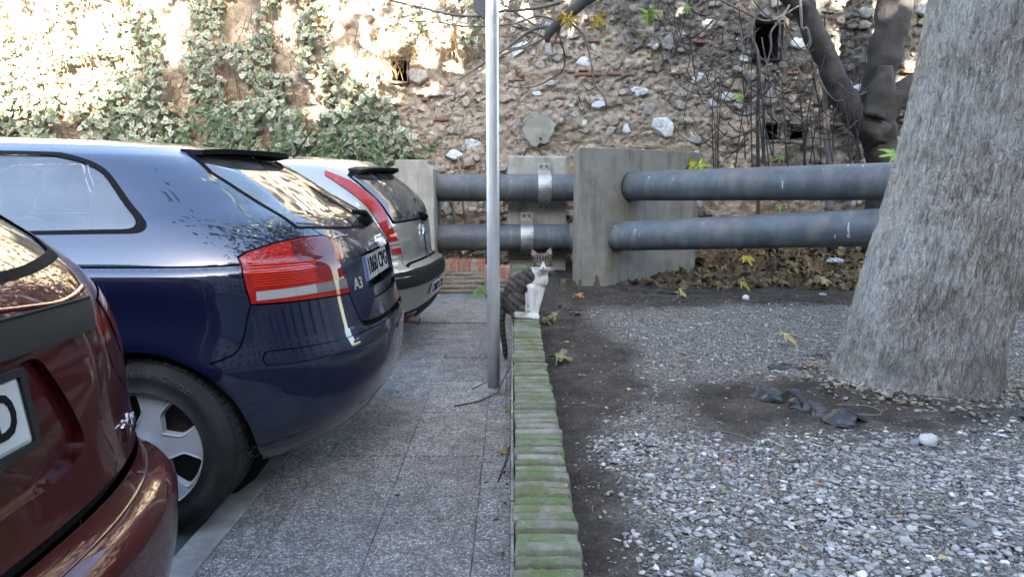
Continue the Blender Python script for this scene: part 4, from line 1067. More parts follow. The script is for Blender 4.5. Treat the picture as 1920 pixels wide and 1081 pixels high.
fig_leaf(1222, 20, 7.5, .17, Gn, (.3, -1, .3), -.9); fig_leaf(1216, 25, 7.5, .19, (.24, .36, .06), (.8, -1, .2), .3)
fig_leaf(1290, 14, 7.6, .10, (.20, .34, .07), (.1, -1, .3), 0.2); fig_leaf(1385, 178, 7.8, .14, (.25, .40, .06), (.1, -1, .5), .3)
fig_leaf(1464, 292, 8.3, .12, (.16, .30, .07), (.1, -1, .5), .3); fig_leaf(1678, 290, 7.2, .19, (.27, .38, .08), (.2, -1, .5), 1.6); fig_leaf(1668, 291, 7.2, .14, (.27, .38, .08), (.2, -1, .9), -1.6)
fig_leaf(1463, 387, 8.2, .10, (.2, .36, .07), (.1, -1, .6), .2)
fig_leaf(1300, 305, 7.75, .2, (.42, .40, .045), (-.1, -1, .5), .5); fig_leaf(1312, 308, 7.7, .2, (.36, .40, .06), (.1, -1, .7), -.9)
# hanging dry root strands over the pier's back edge
q = MB(); rg = np.random.default_rng(12)
for k in range(36):
    u = rg.uniform(.35, 1.0); p = Vector((gx, gy, 0)).lerp(Vector((hx, hy, 0)), u); z = 1.60
    n_ = Vector((.68, -.72, 0)); p2 = p + Vector((rg.normal(0, .10), rg.normal(0, .05), 0))
    if u > .82 and k % 2: q.tube([p - n_ * .1 + Vector((0, 0, z + .02)), p2 + n_ * .03 + Vector((0, 0, z + .02)), p2 + n_ * .05 + Vector((0, 0, z - .10)), p2 + n_ * .04 + Vector((0, 0, z - .24 * rg.random() - .05))], [.004, .004, .003, .001], 4, False)
    else: q.tube([p - n_ * .16 + Vector((0, 0, z + .01)), p2 - n_ * .09 + Vector((0, 0, z + .03 + .02 * rg.random())), p + Vector((rg.normal(0, .2), rg.normal(0, .1), z + .012))], [.005, .004, .002], 4, False)
tag(q.build('dry_stalks', simple('dry_stalk', (.26, .19, .11), .9, var=.4)), 'tangle of dry brown stalks lying on and hanging over the pier top', 'dry stalks', kind='stuff')
# ================================================================ leaf litter
lit = Leaves(); rg = np.random.default_rng(44)
BR = [(.20, .115, .05), (.25, .16, .075), (.15, .085, .04), (.30, .21, .11), (.12, .08, .05), (.36, .27, .10), (.22, .17, .10), (.17, .15, .09)]
cnt = 0; tries = 0
while cnt < 4200 and tries < 30000:
    tries += 1
    x = rg.uniform(1.15, 6.5); y = rg.uniform(6.2, 8.9)
    back = 6.98 + .96 * (x - 1.15)                       # pier face
    if x < 2.2 and y > back - .05: continue
    front = 6.75 - .12 * math.sin(x * 2.0) - .05 * x + (.25 if x < 1.5 else 0)
    if y < front + rg.normal(0, .07): continue
    h = (.09 + .08 * rg.random()) * min(1, max(0, (y - front) / 1.3)) * (1.0 if x > 2.2 else .35)
    z = float(soil_z(np.array([x]), np.array([y]))[0]) + h * rg.random() + .015
    V, F = TEMPL['fig' if rg.random() < .4 else 'plane'][rg.integers(12)]
    V = orient(V * rg.uniform(.045, .10) * np.array([1, 1, 2.2]), (rg.normal(0, .6), rg.normal(-.5, .6), 1), (rg.normal(), rg.normal(), rg.normal(0, .3)), 0) + np.array([x, y, z])
    c = np.array(BR[rg.integers(8)]) * rg.uniform(.2, .6)
    lit.add(V, F, np.repeat(c[None], len(V), 0)); cnt += 1
tag(lit.build('leaf_litter', M_dry), 'bank of fallen brown leaves under the slanting pipes along the wall foot', 'leaf litter', kind='stuff')
# a few bits of white rubbish in the litter
def crumple(name, x, y, s, col, label, seed, zoff=0, cat='scrap'):
    bm = bmesh.new(); bmesh.ops.create_icosphere(bm, subdivisions=3, radius=1)
    for v in bm.verts:
        n = mnoise.noise_vector(v.co * 2.3 + Vector((seed * 3.1, seed, 0))); n2 = mnoise.noise_vector(v.co * 6 + Vector((seed, seed * 2, 3)))
        v.co = v.co * (.8 + .5 * abs(n.x)) + n2 * .22
        v.co = Vector((v.co.x * s, v.co.y * s * .7, (v.co.z + .5) * s * .38))
    m = simple(name + '_mat', col, .6, var=.25, scale=20)
    o = link(bpy.data.objects.new(name, bm_mesh(bm, name, m, False)))
    o.location = (x, y, float(soil_z(np.array([x]), np.array([y]))[0]) + zoff); o.rotation_euler = (0, 0, seed)
    return tag(o, label, cat)
crumple('plastic_scrap', 3.6, 7.55, .09, (.28, .31, .36), 'crumpled pale plastic scrap deep in the leaf litter under the pipe', 3, .16)
crumple('plastic_scrap', 4.25, 7.35, .10, (.27, .29, .33), 'crumpled pale plastic scrap in the leaf litter nearest the big trunk', 5, .14)
crumple('paper_scrap', 2.93, 6.35, .04, (.38, .38, .37), 'small white paper scrap at the front edge of the leaf litter', 8, 0)
# ---- single fallen leaves
M_vein = simple('leaf_vein', (.33, .30, .17), .7); M_lstalk = simple('leaf_stalk', (.36, .31, .17), .7)
def fallen(x, y, s, col, label, kind='plane', roll=0, nrm=(0, 0, 1), z=None, curl=1.0, stalk=True, group=None):
    z = (float(soil_z(np.array([x]), np.array([y]))[0]) if z is None else z); sd = int(abs(x * 370 + y * 110))
    V, F, veins = fine_leaf(kind, sd, s * .78, .35 + .3 * curl); nrm = (nrm[0], nrm[1] * .45, nrm[2])
    cc = leaf_colours(V, tuple(.72 * q for q in col), sd)
    allv = np.concatenate([V] + veins); w = orient(allv, nrm, (0, 1, 0), roll); low = w[:len(V), 2].min(); w[:, 2] -= low
    Vb = w[:len(V)]
    # the leaf rests on the ground: flatten what would float
    t = thing('fallen_leaf', (x, y, z + .003), label, 'leaf', group)
    part('blade', Vb, F, M_dry, t, local=True, col=cc, smooth=True)
    m = MB(); k = len(V); up = np.array(Vector(nrm).normalized()) * .0015
    for vn in veins:
        q = w[k:k + len(vn)]; k += len(vn); pts_ = [q[0]]
        for p in q[1:]:
            j = np.argmin(((Vb - p) ** 2).sum(1)); pts_.append(Vb[j] + up)
        m.tube([tuple(p) for p in pts_], [.0018, .0013, .0010, .0006][:len(pts_)], 4, False)
    m.build('vein', M_vein, t, local=True)
    if stalk:
        c0 = Vector(Vb[0]); d = c0 - Vector(Vb[3 * 84 + 1 + 42]); d.z = 0; d = d.normalized() if d.length > 1e-5 else Vector((0, -1, 0))
        MB().tube([c0 + Vector((0, 0, .002)), c0 + d * s * .35 + Vector((0, 0, .012)), c0 + d * s * .7 + Vector((.08 * s, 0, .002 - c0.z * .6))], [.0024, .0020, .0017], 5).build('leaf_stalk', M_lstalk, t, local=True)
    return t
OL = (.20, .20, .085)
fallen(0.285, 3.93, .155, OL, 'lobed olive leaf with a pale stalk lying right of the mossy brick wall', 'plane', .4, (.1, -.62, 1), curl=2)
fallen(0.24, 5.10, .12, (.23, .21, .09), 'curled olive brown leaf beside the paws of the cat, the left half of the pair', 'fig', 1.4, (.3, -.5, 1), curl=2.5, stalk=False)
fallen(0.33, 5.10, .14, (.27, .24, .11), 'long folded khaki leaf on the soil just right of the cat', 'fig', -1.3, (.1, -.7, 1), curl=2.5, stalk=False)
fallen(1.745, 4.28, .15, (.50, .38, .15), 'dry yellow tan leaf lying on gravel left of the big trunk', 'fig', 1.5, (.1, -.5, 1), curl=2.2)
fallen(1.53, 6.10, .13, (.42, .42, .10), 'yellow green curled leaf on the soil in front of the pier', 'fig', .8, (.2, -.8, 1), curl=2.6)
fallen(2.22, 6.55, .16, (.50, .38, .07), 'yellow leaf with raised tips at the front of the leaf litter', 'fig', 1.6, (0, -.6, 1), curl=2.4)
fallen(1.98, 6.5, .13, (.20, .11, .055), 'dark brown curled leaf just left of the yellow leaf by the litter', 'plane', 2.2, (.3, -.5, 1), curl=3)
fallen(0.60, 6.15, .10, (.52, .26, .05), 'small orange leaf near the stump before the pier', 'plane', .9, (.1, -.9, 1), curl=2)
fallen(0.37, 3.62, .06, (.30, .34, .20), 'small pale green leaf on dark soil near the lobed olive leaf', 'lance', 1.3, (0, -.3, 1), stalk=False)
fallen(-0.045, 3.05, .07, (.36, .26, .11), 'small tan leaf on the slabs against the kerb wall', 'plane', .4, (0, -.4, 1), z=0.0)
fallen(0.50, 1.78, .05, (.22, .30, .12), 'small narrow green leaf on soil beside the nearest bricks', 'lance', 1.9, (0, -.2, 1), stalk=False)
fallen(2.6, 5.2, .07, (.30, .11, .07), 'reddish brown leaf on the pale gravel behind the trunk edge', 'lance', 1.6, (0, -.3, 1), stalk=False)
fallen(3.05, 6.62, .18, (.36, .33, .15), 'large pale olive leaf on the litter front beside the trunk', 'plane', 1.2, (.1, -.7, 1), curl=2)
fallen(2.55, 7.4, .15, (.60, .44, .05), 'bright yellow leaf standing out in the litter under the lower pipe', 'plane', 2.8, (0, -1, .8), curl=1.5, z=.36)
# ---- broken dry stubs
def stub(x, y, h, r, label, seed):
    z = float(soil_z(np.array([x]), np.array([y]))[0]); bm = bmesh.new()
    bmesh.ops.create_cone(bm, segments=18, radius1=r, radius2=r * .55, depth=h, cap_ends=True)
    bmesh.ops.subdivide_edges(bm, edges=bm.edges[:], cuts=4, use_grid_fill=True)
    for v in bm.verts:
        n = mnoise.noise_vector(v.co * 18 + Vector((seed, 0, seed))); a = math.atan2(v.co.y, v.co.x)
        k = 1 + .25 * math.sin(a * 5 + seed) * (.5 + v.co.z / h)
        v.co.x *= k; v.co.y *= k; v.co += n * r * .35
        if v.co.z > h * .3: v.co.z += h * .25 * math.sin(a * 2 + seed)
        v.co.z += h * .45
    o = link(bpy.data.objects.new('dry_stump', bm_mesh(bm, 'dry_stump', simple('dry_fibre', (.075, .055, .034), .95, var=.5, scale=40, bump=1, bscale=80, bdist=.01), True)))
    o.location = (x, y, z); return tag(o, label, 'stump')
stub(0.495, 6.45, .12, .05, 'round dry fibrous stump right of the cat', 2)
stub(0.80, 6.35, .16, .038, 'pointed dry split stump in front of the pier corner', 5)
stub(0.645, 6.4, .12, .02, 'thin dark broken stem between the two dry stumps', 7)
# ---- bark flakes and crumbled litter gathered round the trunk's foot
rg = np.random.default_rng(15); n = 1500; a_ = rg.uniform(0, 6.28, n); d_ = .40 + abs(rg.normal(0, .10, n)); bx_ = 2.09 + d_ * np.cos(a_); by_ = 3.48 + d_ * np.sin(a_); bs_ = .004 + .013 * rg.random(n) ** 2.2
bc_ = np.array([(.10, .085, .066), (.17, .15, .12), (.06, .05, .04), (.22, .16, .09), (.26, .25, .23)])[rg.integers(0, 5, n)]
v, f, c = scatter(ICO1, np.stack([bx_, by_, soil_z(bx_, by_) + bs_ * .3 + .004], 1), np.stack([bs_ * 1.4, bs_ * .8, bs_ * .35], 1), rg.uniform(0, 6.3, n), rg.normal(0, .3, n), bc_, .3, 6)
tag(part('bark_litter', v, f, M_dry, col=c), 'flakes of bark and crumbled leaf gathered round the foot of the big trunk', 'litter', kind='stuff')
# ---- black plastic
M_black = simple('black_plastic', (.006, .006, .007), .42, var=.3, scale=8, bump=.3, bscale=30)
def sheet(x0, y0, x1, y1, w, label, seed, amp=.04, lift=.03):
    n, m = 26, 9; v = []; rg = np.random.default_rng(seed)
    d = Vector((x1 - x0, y1 - y0, 0)); L_ = d.length; d.normalize(); pz = Vector((-d.y, d.x, 0))
    for i in range(n + 1):
        for j in range(m + 1):
            u = i / n; s_ = (j / m - .5)
            ww = w * (.75 + .6 * mnoise.noise((u * 5, seed, 0)) + .25 * mnoise.noise((u * 13, seed, s_ * 2)))
            p = Vector((x0, y0, 0)) + d * (u * L_ + .05 * mnoise.noise((s_ * 5, u * 3, seed))) + pz * (s_ * ww)
            z = float(soil_z(np.array([p.x]), np.array([p.y]))[0])
            hump = lift * (1 - (2 * s_) ** 2) * (.5 + 1.2 * abs(mnoise.noise((u * 4, seed, 3))))
            v.append((p.x, p.y, z + .006 + max(0, hump + amp * .5 * mnoise.noise((u * 9, s_ * 6, seed)))))
    f = [(i * (m + 1) + j, (i + 1) * (m + 1) + j, (i + 1) * (m + 1) + j + 1, i * (m + 1) + j + 1) for i in range(n) for j in range(m)]
    o = part('plastic_sheet', v, f, M_black); md = o.modifiers.new('thick', 'SOLIDIFY'); md.thickness = .002
    return tag(o, label, 'plastic sheet')
sheet(1.22, 3.25, 1.48, 2.80, .15, 'torn black plastic sheet crumpled on soil left of the trunk base', 3, .05, .055)
sheet(2.12, 2.72, 2.75, 2.70, .07, 'strip of black plastic edging at the foot of the root mound', 6, .03, .04)
sheet(1.25, 6.42, 1.95, 6.48, .12, 'dark plastic strip lying flat in front of the pier and litter', 9, .03, .02)
sheet(0.42, 5.75, 0.52, 5.35, .09, 'dark plastic scrap on bare soil right of the cat', 12, .03, .025)
sheet(1.45, 3.75, 1.68, 3.62, .07, 'small dark plastic scrap above the torn black sheet', 15, .03, .02)
# ---- string and roots
def cord(pts_, r, mat, name, label, cat):
    Q = []
    for (x, y) in pts_: Q.append(Vector((x, y, float(soil_z(np.array([x]), np.array([y]))[0]) + .012)))
    P2 = []
    for i in range(len(Q) - 1):
        p0, p1, p2, p3 = Q[max(i - 1, 0)], Q[i], Q[i + 1], Q[min(i + 2, len(Q) - 1)]
        for k in range(6):
            u = k / 6
            P2.append(0.5 * ((2 * p1) + (p2 - p0) * u + (2 * p0 - 5 * p1 + 4 * p2 - p3) * u * u + (3 * p1 - p0 - 3 * p2 + p3) * u ** 3))
    P2.append(Q[-1])
    return tag(MB().tube(P2, r, 6).build(name, mat, smooth=True), label, cat)
M_cord = simple('pale_cord', (.15, .135, .115), .8, var=.2)
cord([(.98, 3.55), (.86, 3.42), (.70, 3.22), (.655, 3.02), (.67, 2.90), (.80, 2.80), (.93, 2.72), (1.0, 2.62)], .0016, M_cord, 'cord', 'pale thin cord curving over the gravel right of the kerb wall', 'cord')
cord([(1.50, 3.03), (1.62, 3.0), (1.66, 2.96), (1.62, 2.90), (1.50, 2.92)], .0020, M_cord, 'cord', 'pale looped root at the foot of the trunk beside the torn plastic', 'root')
cord([(2.25, 2.98), (2.32, 3.06), (2.42, 3.02), (2.44, 2.90), (2.38, 2.86)], .0020, M_cord, 'cord', 'thin curved root at the far side of the root mound', 'root')
cord([(1.25, 2.05), (1.45, 2.0), (1.6, 1.9), (1.78, 1.87)], .0025, M_cord, 'stalk', 'long dry grass stalk lying across the nearest pebbles', 'stalk')
cord([(1.75, 2.50), (1.95, 2.38)], .003, M_cord, 'stalk', 'short pale stalk beside the large pale stone', 'stalk')
def slabtwig(pts_, label, r=.003):
    tag(MB().tube([(x, y, z) for x, y, z in pts_], r, 5).build('fallen_twig', M_twigd, smooth=True), label, 'twig')
slabtwig([(-.33, 3.74, .006), (-.20, 3.80, .012), (-.09, 3.93, .02), (-.012, 4.28, .09)], 'long dark twig leaning from the slabs to the kerb wall by the pole', .004)
slabtwig([(-.24, 4.02, .02), (-.16, 4.13, .03)], 'short twig lying against the pole base', .004)
slabtwig([(-.06, 2.75, .006), (-.03, 2.95, .008), (-.012, 3.1, .02)], 'thin twig along the slab joint near the small tan leaf')
# little weeds at the walls' foot
def weed(x, y, z, n, s, label, seed):
    rg = np.random.default_rng(seed); lv = Leaves()
    for k in range(n):
        V, F = TEMPL['ivy'][rg.integers(12)]
        V = orient(V * s * rg.uniform(.6, 1.2), (rg.normal(0, .7), -.8, rg.normal(.7, .4)), (rg.normal(), 0, rg.normal(.5, .5)), 0) + np.array([x + rg.normal(0, s * .8), y + rg.normal(0, s * .4), z + abs(rg.normal(0, s * 1.2))])
        lv.add(V, F, np.repeat(np.array([[.13, .26, .04]]) * rg.uniform(.7, 1.2), len(V), 0))
    tag(lv.build('weed', M_leaf), label, 'weed')
weed(-.34, 7.30, .05, 26, .045, 'bright green weed at the corner of the low brick wall', 1)
weed(-.022, 3.55, .03, 10, .02, 'tiny weed growing at the kerb wall below the pole', 2)
weed(.70, 6.9, .25, 14, .03, 'tiny green weed at the left foot of the pier', 3)
# litter crumbs on the slabs
rg = np.random.default_rng(91); n = 420
cx_ = np.where(rg.random(n) < .65, -abs(rg.normal(0, .05, n)) - .008, rg.uniform(-1.0, -.02, n)); cy_ = 1.6 + 5.8 * rg.random(n) ** 1.5; s_ = .0025 + .006 * rg.random(n) ** 2
cols_ = np.array([(.10, .065, .035), (.20, .14, .06), (.05, .04, .03), (.30, .28, .25), (.33, .26, .08)])[rg.integers(0, 5, n)]
v, f, c = scatter(ICO1, np.stack([cx_, cy_, s_ * .3 + .001], 1), np.stack([s_ * 1.6, s_ * .7, s_ * .35], 1), rg.uniform(0, 6.3, n), rg.normal(0, .2, n), cols_, .3, 2)
tag(part('litter', v, f, M_dry, col=c), 'crumbs of soil and broken leaf on the slabs along the kerb wall', 'litter', kind='stuff')
# ================================================================ buildings added unseen behind the camera to shade the yard, and street trees
M_render = simple('ochre_render', (.24, .205, .155), .9, var=.12, scale=.6, bump=.2, bscale=20)
M_win = simple('dark_window', (.03, .035, .04), .12, var=.1)
M_roof = simple('clay_roof', (.24, .12, .07), .9, var=.3, scale=3)
def house(x0, x1, y1, h, label, floors):  # unseen occluder, its height chosen for where the wall falls into shade
    t = thing('added_building', ((x0 + x1) / 2, y1 - 6, 0), label, 'building')
    MB().box(x0, x1, y1 - 12, y1, -.1, h).build('wall', M_render, t)
    MB().add([(x0 - .4, y1 + .4, h + .01), (x1 + .4, y1 + .4, h + .01), (x1 + .4, y1 - 12.4, h + .01), (x0 - .4, y1 - 12.4, h + .01), ((x0 + x1) / 2 - 3, y1 - 6, h + 1.6), ((x0 + x1) / 2 + 3, y1 - 6, h + 1.6)], [(0, 1, 5, 4), (1, 2, 5), (2, 3, 4, 5), (3, 0, 4), (3, 2, 1, 0)]).build('roof', M_roof, t)
    for k in range(floors):
        z = 1.2 + k * (h - 1) / floors; x = x0 + 1.5
        while x < x1 - 2:
            MB().box(x, x + 1.2, y1 + .003, y1 + .04, z, z + 1.6).build('window', M_win, t); x += 3.0
house(-34, -6, -36, 21.0, 'long ochre apartment building added unseen behind the camera to shade the yard', 6)
house(-5.5, 14, -36, 22.6, 'taller ochre apartment building added unseen behind the camera to shade the yard', 6)
house(42, 120, -38, 17, 'long ochre building added unseen at the right to block the low sky', 5)
house(-120, -36, -38, 17, 'long ochre building added unseen at the left to block the low sky', 5)
house(15, 40, -38, 20.5, 'ochre apartment building added unseen at the far right to shade the yard', 6)
def side_house(x0, x1, y0, y1, h, face, label):  # unseen block added to keep low bright sky out of car reflections
    t = thing('added_house', ((x0 + x1) / 2, (y0 + y1) / 2, 0), label, 'building')
    MB().box(x0, x1, y0, y1, -.1, h).build('wall', M_render, t); MB().box(x0 - .4, x1 + .4, y0 - .4, y1 + .4, h + .01, h + .5).build('roof', M_roof, t)
    xf = x1 if face > 0 else x0
    for k in range(int(h / 3.2)):
        y = y0 + 1.5
        while y < y1 - 2:
            MB().box(min(xf + .003 * face, xf + .04 * face), max(xf + .003 * face, xf + .04 * face), y, y + 1.2, 1.2 + 3.2 * k, 2.8 + 3.2 * k).build('window', M_win, t); y += 4.0
side_house(24, 34, -30, 8, 9.5, -1, 'house added unseen at the right to block low sky from reflections')
side_house(-46, -36, -30, 8, 9.5, 1, 'house added unseen at the left to block the low sky')
def street_tree(x, y, z, h, r, n, label, seed):
    rg = np.random.default_rng(seed)
    t = thing('street_tree', (x, y, 0), label, 'tree', None)
    tp = []; lm = MB()
    MB().tube([(x, y, -.05), (x + .1, y, h * .3), (x, y + .1, h * .55)], [.28, .22, .16], 12).build('trunk', M_plane, t, smooth=True)
    for k in range(11):
        a = k * 2.4; el = rg.uniform(.2, 1.3); p = Vector((x, y + .1, h * .5)); d = Vector((math.cos(a) * math.cos(el), math.sin(a) * math.cos(el), math.sin(el))); ps = [p]
        for j in range(4):
            d = (d + Vector(rg.normal(0, .2, 3))).normalized(); p = p + d * r / 3.2; ps.append(p); tp.append(p)
        lm.tube(ps, [.1, .07, .045, .03, .015], 6, False)
    lm.build('limb', M_plane, t)
    crown(tp, n, r * .25, .30, M_leaf, t, seed, GREEN)
street_tree(8.3, -9.0, 0, 11.5, 4.4, 15000, 'leafy street tree behind the yard, nearest to the big trunk', 5)
street_tree(13.0, -10.5, 0, 12.0, 4.4, 9000, 'leafy street tree behind the yard, farthest right', 6)
street_tree(-14.5, -18, 0, 12.5, 4.0, 2600, 'leafy street tree behind the parked cars', 7)
street_tree(3.9, -20.0, 0, 27.0, 2.3, 2600, 'tall narrow street tree standing well back behind the yard', 8)
street_tree(17.0, -6.0, 0, 15.0, 4.2, 4200, 'leafy street tree at the right of the yard, nearest the wall', 9)
street_tree(19.5, -13.0, 0, 15.5, 4.6, 4200, 'leafy street tree at the right of the yard, in the middle of its row', 10)
street_tree(17.0, -21.0, 0, 16.0, 4.6, 4200, 'leafy street tree at the right of the yard, nearest the apartment building', 12)
# ================================================================ car bodies
def pchip(xk, yk, x):
    xk = np.asarray(xk, float); yk = np.asarray(yk, float); h = np.diff(xk); d = np.diff(yk) / h
    m = np.zeros_like(yk); m[0] = d[0]; m[-1] = d[-1]
    for i in range(1, len(xk) - 1):
        if d[i - 1] * d[i] > 0:
            w1 = 2 * h[i] + h[i - 1]; w2 = h[i] + 2 * h[i - 1]; m[i] = (w1 + w2) / (w1 / d[i - 1] + w2 / d[i])
    x = np.clip(x, xk[0], xk[-1]); i = np.clip(np.searchsorted(xk, x, 'right') - 1, 0, len(xk) - 2)
    t = (x - xk[i]) / h[i]
    return (yk[i] * (1 + 2 * t) * (1 - t) ** 2 + m[i] * h[i] * t * (1 - t) ** 2 + yk[i + 1] * t * t * (3 - 2 * t) + m[i + 1] * h[i] * t * t * (t - 1))
class CarSurf:
    """body skin of a car: u runs forward from the rear bumper, v outward to the side, z up.
    Each level z has a plan outline; s is the distance along it from the middle of the rear."""
    def __init__(c, prof, A, n, front, wheels, wheel_r, arch_r, flare=.014, roof_drop=0.0, zref=.8, Af=1.0):
        c.z = [p[0] for p in prof]; c.W_ = [p[1] for p in prof]; c.R_ = [p[2] for p in prof]
        c.A = A; c.n = n; c.Af = Af; c.fz = [p[0] for p in front]; c.fF = [p[1] for p in front]
        c.wheels = wheels; c.wheel_r = wheel_r; c.arch_r = arch_r; c.flare = flare; c.roof_drop = roof_drop
        ph = np.linspace(0, math.pi / 2, 4001); W = float(c.W(zref))
        v = W * np.sin(ph) ** (2 / n); u = A * (1 - np.cos(ph) ** (2 / n))
        c.ph = ph; c.sl = np.concatenate([[0], np.cumsum(np.hypot(np.diff(v), np.diff(u)))]); c.Lc = c.sl[-1]
        u2 = Af * (1 - np.cos(ph) ** (2 / 2.6)); v2 = W * np.sin(ph) ** (2 / 2.6)
        c.sl2 = np.concatenate([[0], np.cumsum(np.hypot(np.diff(v2), np.diff(u2)))]); c.Lf = c.sl2[-1]
        c.Ls = float(c.F(zref)) - Af - (float(c.R(zref)) + A); c.S_end = c.Lc + c.Ls + c.Lf
        c.z0, c.z1 = c.z[0], c.z[-1]
    def W(c, z): return pchip(c.z, c.W_, np.asarray(z, float))
    def R(c, z): return pchip(c.z, c.R_, np.asarray(z, float))
    def F(c, z): return pchip(c.fz, c.fF, np.asarray(z, float))
    def uv(c, s, z):
        s = np.asarray(s, float); W = c.W(z); R = c.R(z); F = c.F(z)
        ph = np.interp(s, c.sl, c.ph)
        v1 = W * np.sin(ph) ** (2 / c.n); u1 = R + c.A * (1 - np.cos(ph) ** (2 / c.n))
        t = (s - c.Lc) / c.Ls; u2 = R + c.A + t * (F - c.Af - R - c.A)
        ph2 = np.interp(c.S_end - s, c.sl2, c.ph); v3 = W * np.sin(ph2) ** (2 / 2.6); u3 = F - c.Af * (1 - np.cos(ph2) ** (2 / 2.6))
        u = np.where(s <= c.Lc, u1, np.where(s <= c.Lc + c.Ls, u2, u3)); v = np.where(s <= c.Lc, v1, np.where(s <= c.Lc + c.Ls, W, v3))
        # flared arches
        for (wu, wz) in c.wheels:
            r = np.hypot(u - wu, z - wz) - c.arch_r
            k = np.exp(-(np.clip(r, 0, None) / .085) ** 2) * (r > -.08) * np.clip(v / np.maximum(W, .1), 0, 1) ** 6
            v = v + c.flare * k * smoothstep(-.1, 1.0, (z - wz) / c.arch_r)
        return u, v
    def pos(c, s, z):
        u, v = c.uv(s, z)
        zz = z - c.roof_drop * smoothstep(1.0, c.z1, np.asarray(z, float)) * (1 - smoothstep(.5, 2.2, u)) ** 1.3
        return np.stack([-u, -v, zz], -1)
    def frame(c, s, z):
        e = .003; P = c.pos(s, z)
        ds = c.pos(s + e, z) - c.pos(np.abs(s - e) * np.sign(s - e + 1e-12) if False else np.maximum(s - e, 0), z)
        dz = c.pos(s, np.minimum(z + e, c.z1)) - c.pos(s, np.maximum(z - e, c.z0))
        n = np.cross(dz, ds); n /= np.linalg.norm(n, axis=-1, keepdims=True) + 1e-12
        return P, -n if False else n
    def from_side(c, u, z):
        R = float(c.R(z)); x = (u - R) / c.A
        if x < 1:
            ph = math.acos(max(0.0, 1 - max(x, 0)) ** (c.n / 2)); return float(np.interp(ph, c.ph, c.sl))
        F = float(c.F(z)); t = (u - R - c.A) / (F - c.Af - R - c.A)
        if t <= 1: return c.Lc + t * c.Ls
        x = (F - u) / c.Af; ph = math.acos(max(0.0, 1 - max(x, 0)) ** 1.3); return c.S_end - float(np.interp(ph, c.ph, c.sl2))
    def from_rear(c, v, z):
        ph = math.asin(min(1, max(0, v / float(c.W(z)))) ** (c.n / 2)); return float(np.interp(ph, c.ph, c.sl))
    def dom(c, p):
        k = p[0]
        if k == 's': return (c.from_side(p[1], p[2]), p[2])
        if k == 'r': return (c.from_rear(p[1], p[2]), p[2])
        return (p[0], p[1])
def paint(name, c, flake=0.0, dust=(.20, .19, .17), dustamt=.25, rough=.4, metal=0.0, ior=2.0, spec=.5):
    m, t, b = newmat(name); g = NT(t); pos = g.coord()
    low = g.ramp(g.sep(pos)[2], [(.15, 1.0), (.75, .0)])
    d = g.math('MULTIPLY', g.math('ADD', g.math('MULTIPLY', low, .9), .12), g.ramp(g.noise(pos, 7, 6, .7), [(.38, .15), (.70, 1.0)]))
    d = g.math('MULTIPLY', d, dustamt)
    col = g.mix(d, c, dust)
    if flake: col = g.mix(1.0, col, g.ramp(g.noise(pos, 900, 1), [(.3, 1 - flake), (.7, 1 + flake)]), 'MULTIPLY')
    g.link(col, b.inputs['Base Color'])
    b.inputs['Metallic'].default_value = metal; b.inputs['Specular IOR Level'].default_value = spec
    b.inputs['Roughness'].default_value = rough
    b.inputs['Coat Weight'].default_value = 1.0; b.inputs['Coat IOR'].default_value = ior
    g.link(g.ramp(d, [(0.0, .02), (.25, .16)]), b.inputs['Coat Roughness'])
    g.link(g.bump(g.noise(pos, 3.5, 2), .012, .02), b.inputs['Coat Normal'])
    return m
def glass(name, tint=(.72, .77, .78), dust=.10):
    m = bpy.data.materials.new(name); m.use_nodes = True; t = m.node_tree; t.nodes.clear(); g = NT(t); pos = g.coord()
    tr = g.n('ShaderNodeBsdfTransparent', i={0: (*tint, 1)}); gl = g.n('ShaderNodeBsdfGlossy', i={'Roughness': .0})
    fr = g.n('ShaderNodeFresnel', i={'IOR': 2.1}).outputs[0]
    df = g.n('ShaderNodeBsdfDiffuse', i={0: (.5, .5, .48, 1)})
    m1 = g.n('ShaderNodeMixShader', i={0: g.math('MULTIPLY', g.ramp(g.noise(pos, 5, 5, .6), [(.3, .3), (.7, 1.6)]), dust), 1: tr.outputs[0], 2: df.outputs[0]})
    m2 = g.n('ShaderNodeMixShader', i={0: fr, 1: m1.outputs[0], 2: gl.outputs[0]})
    o = g.n('ShaderNodeOutputMaterial', i={0: m2.outputs[0]})
    return m
def plastic(name, c, rough=.5, bump=.0, spec=.5, coat=0):
    return simple(name, c, rough, var=.12, scale=8, bump=bump, bscale=220, bdist=.001, spec=spec, coat=coat)
M_rubber = plastic('black_rubber', (.004, .004, .0045), .8, spec=.15)
M_gap = plastic('panel_gap', (.004, .004, .004), .9, spec=.1)
M_trim = plastic('grey_black_plastic', (.010, .0105, .010), .75, .2, spec=.2)
M_seat = plastic('seat_cloth', (.05, .052, .058), .95, .4)
M_inside = plastic('cabin_lining', (.07, .07, .072), .9)
M_chrome = simple('bright_chrome', (.78, .78, .78), .12, metal=1.0, var=.05)
M_badge = simple('badge_metal', (.26, .26, .26), .5, metal=.1, var=.05)
M_plate = plastic('white_plate', (.34, .34, .33), .35)
M_ink = plastic('black_ink', (.006, .006, .006), .8, spec=.1)
M_eu = plastic('blue_band', (.02, .05, .30), .4)
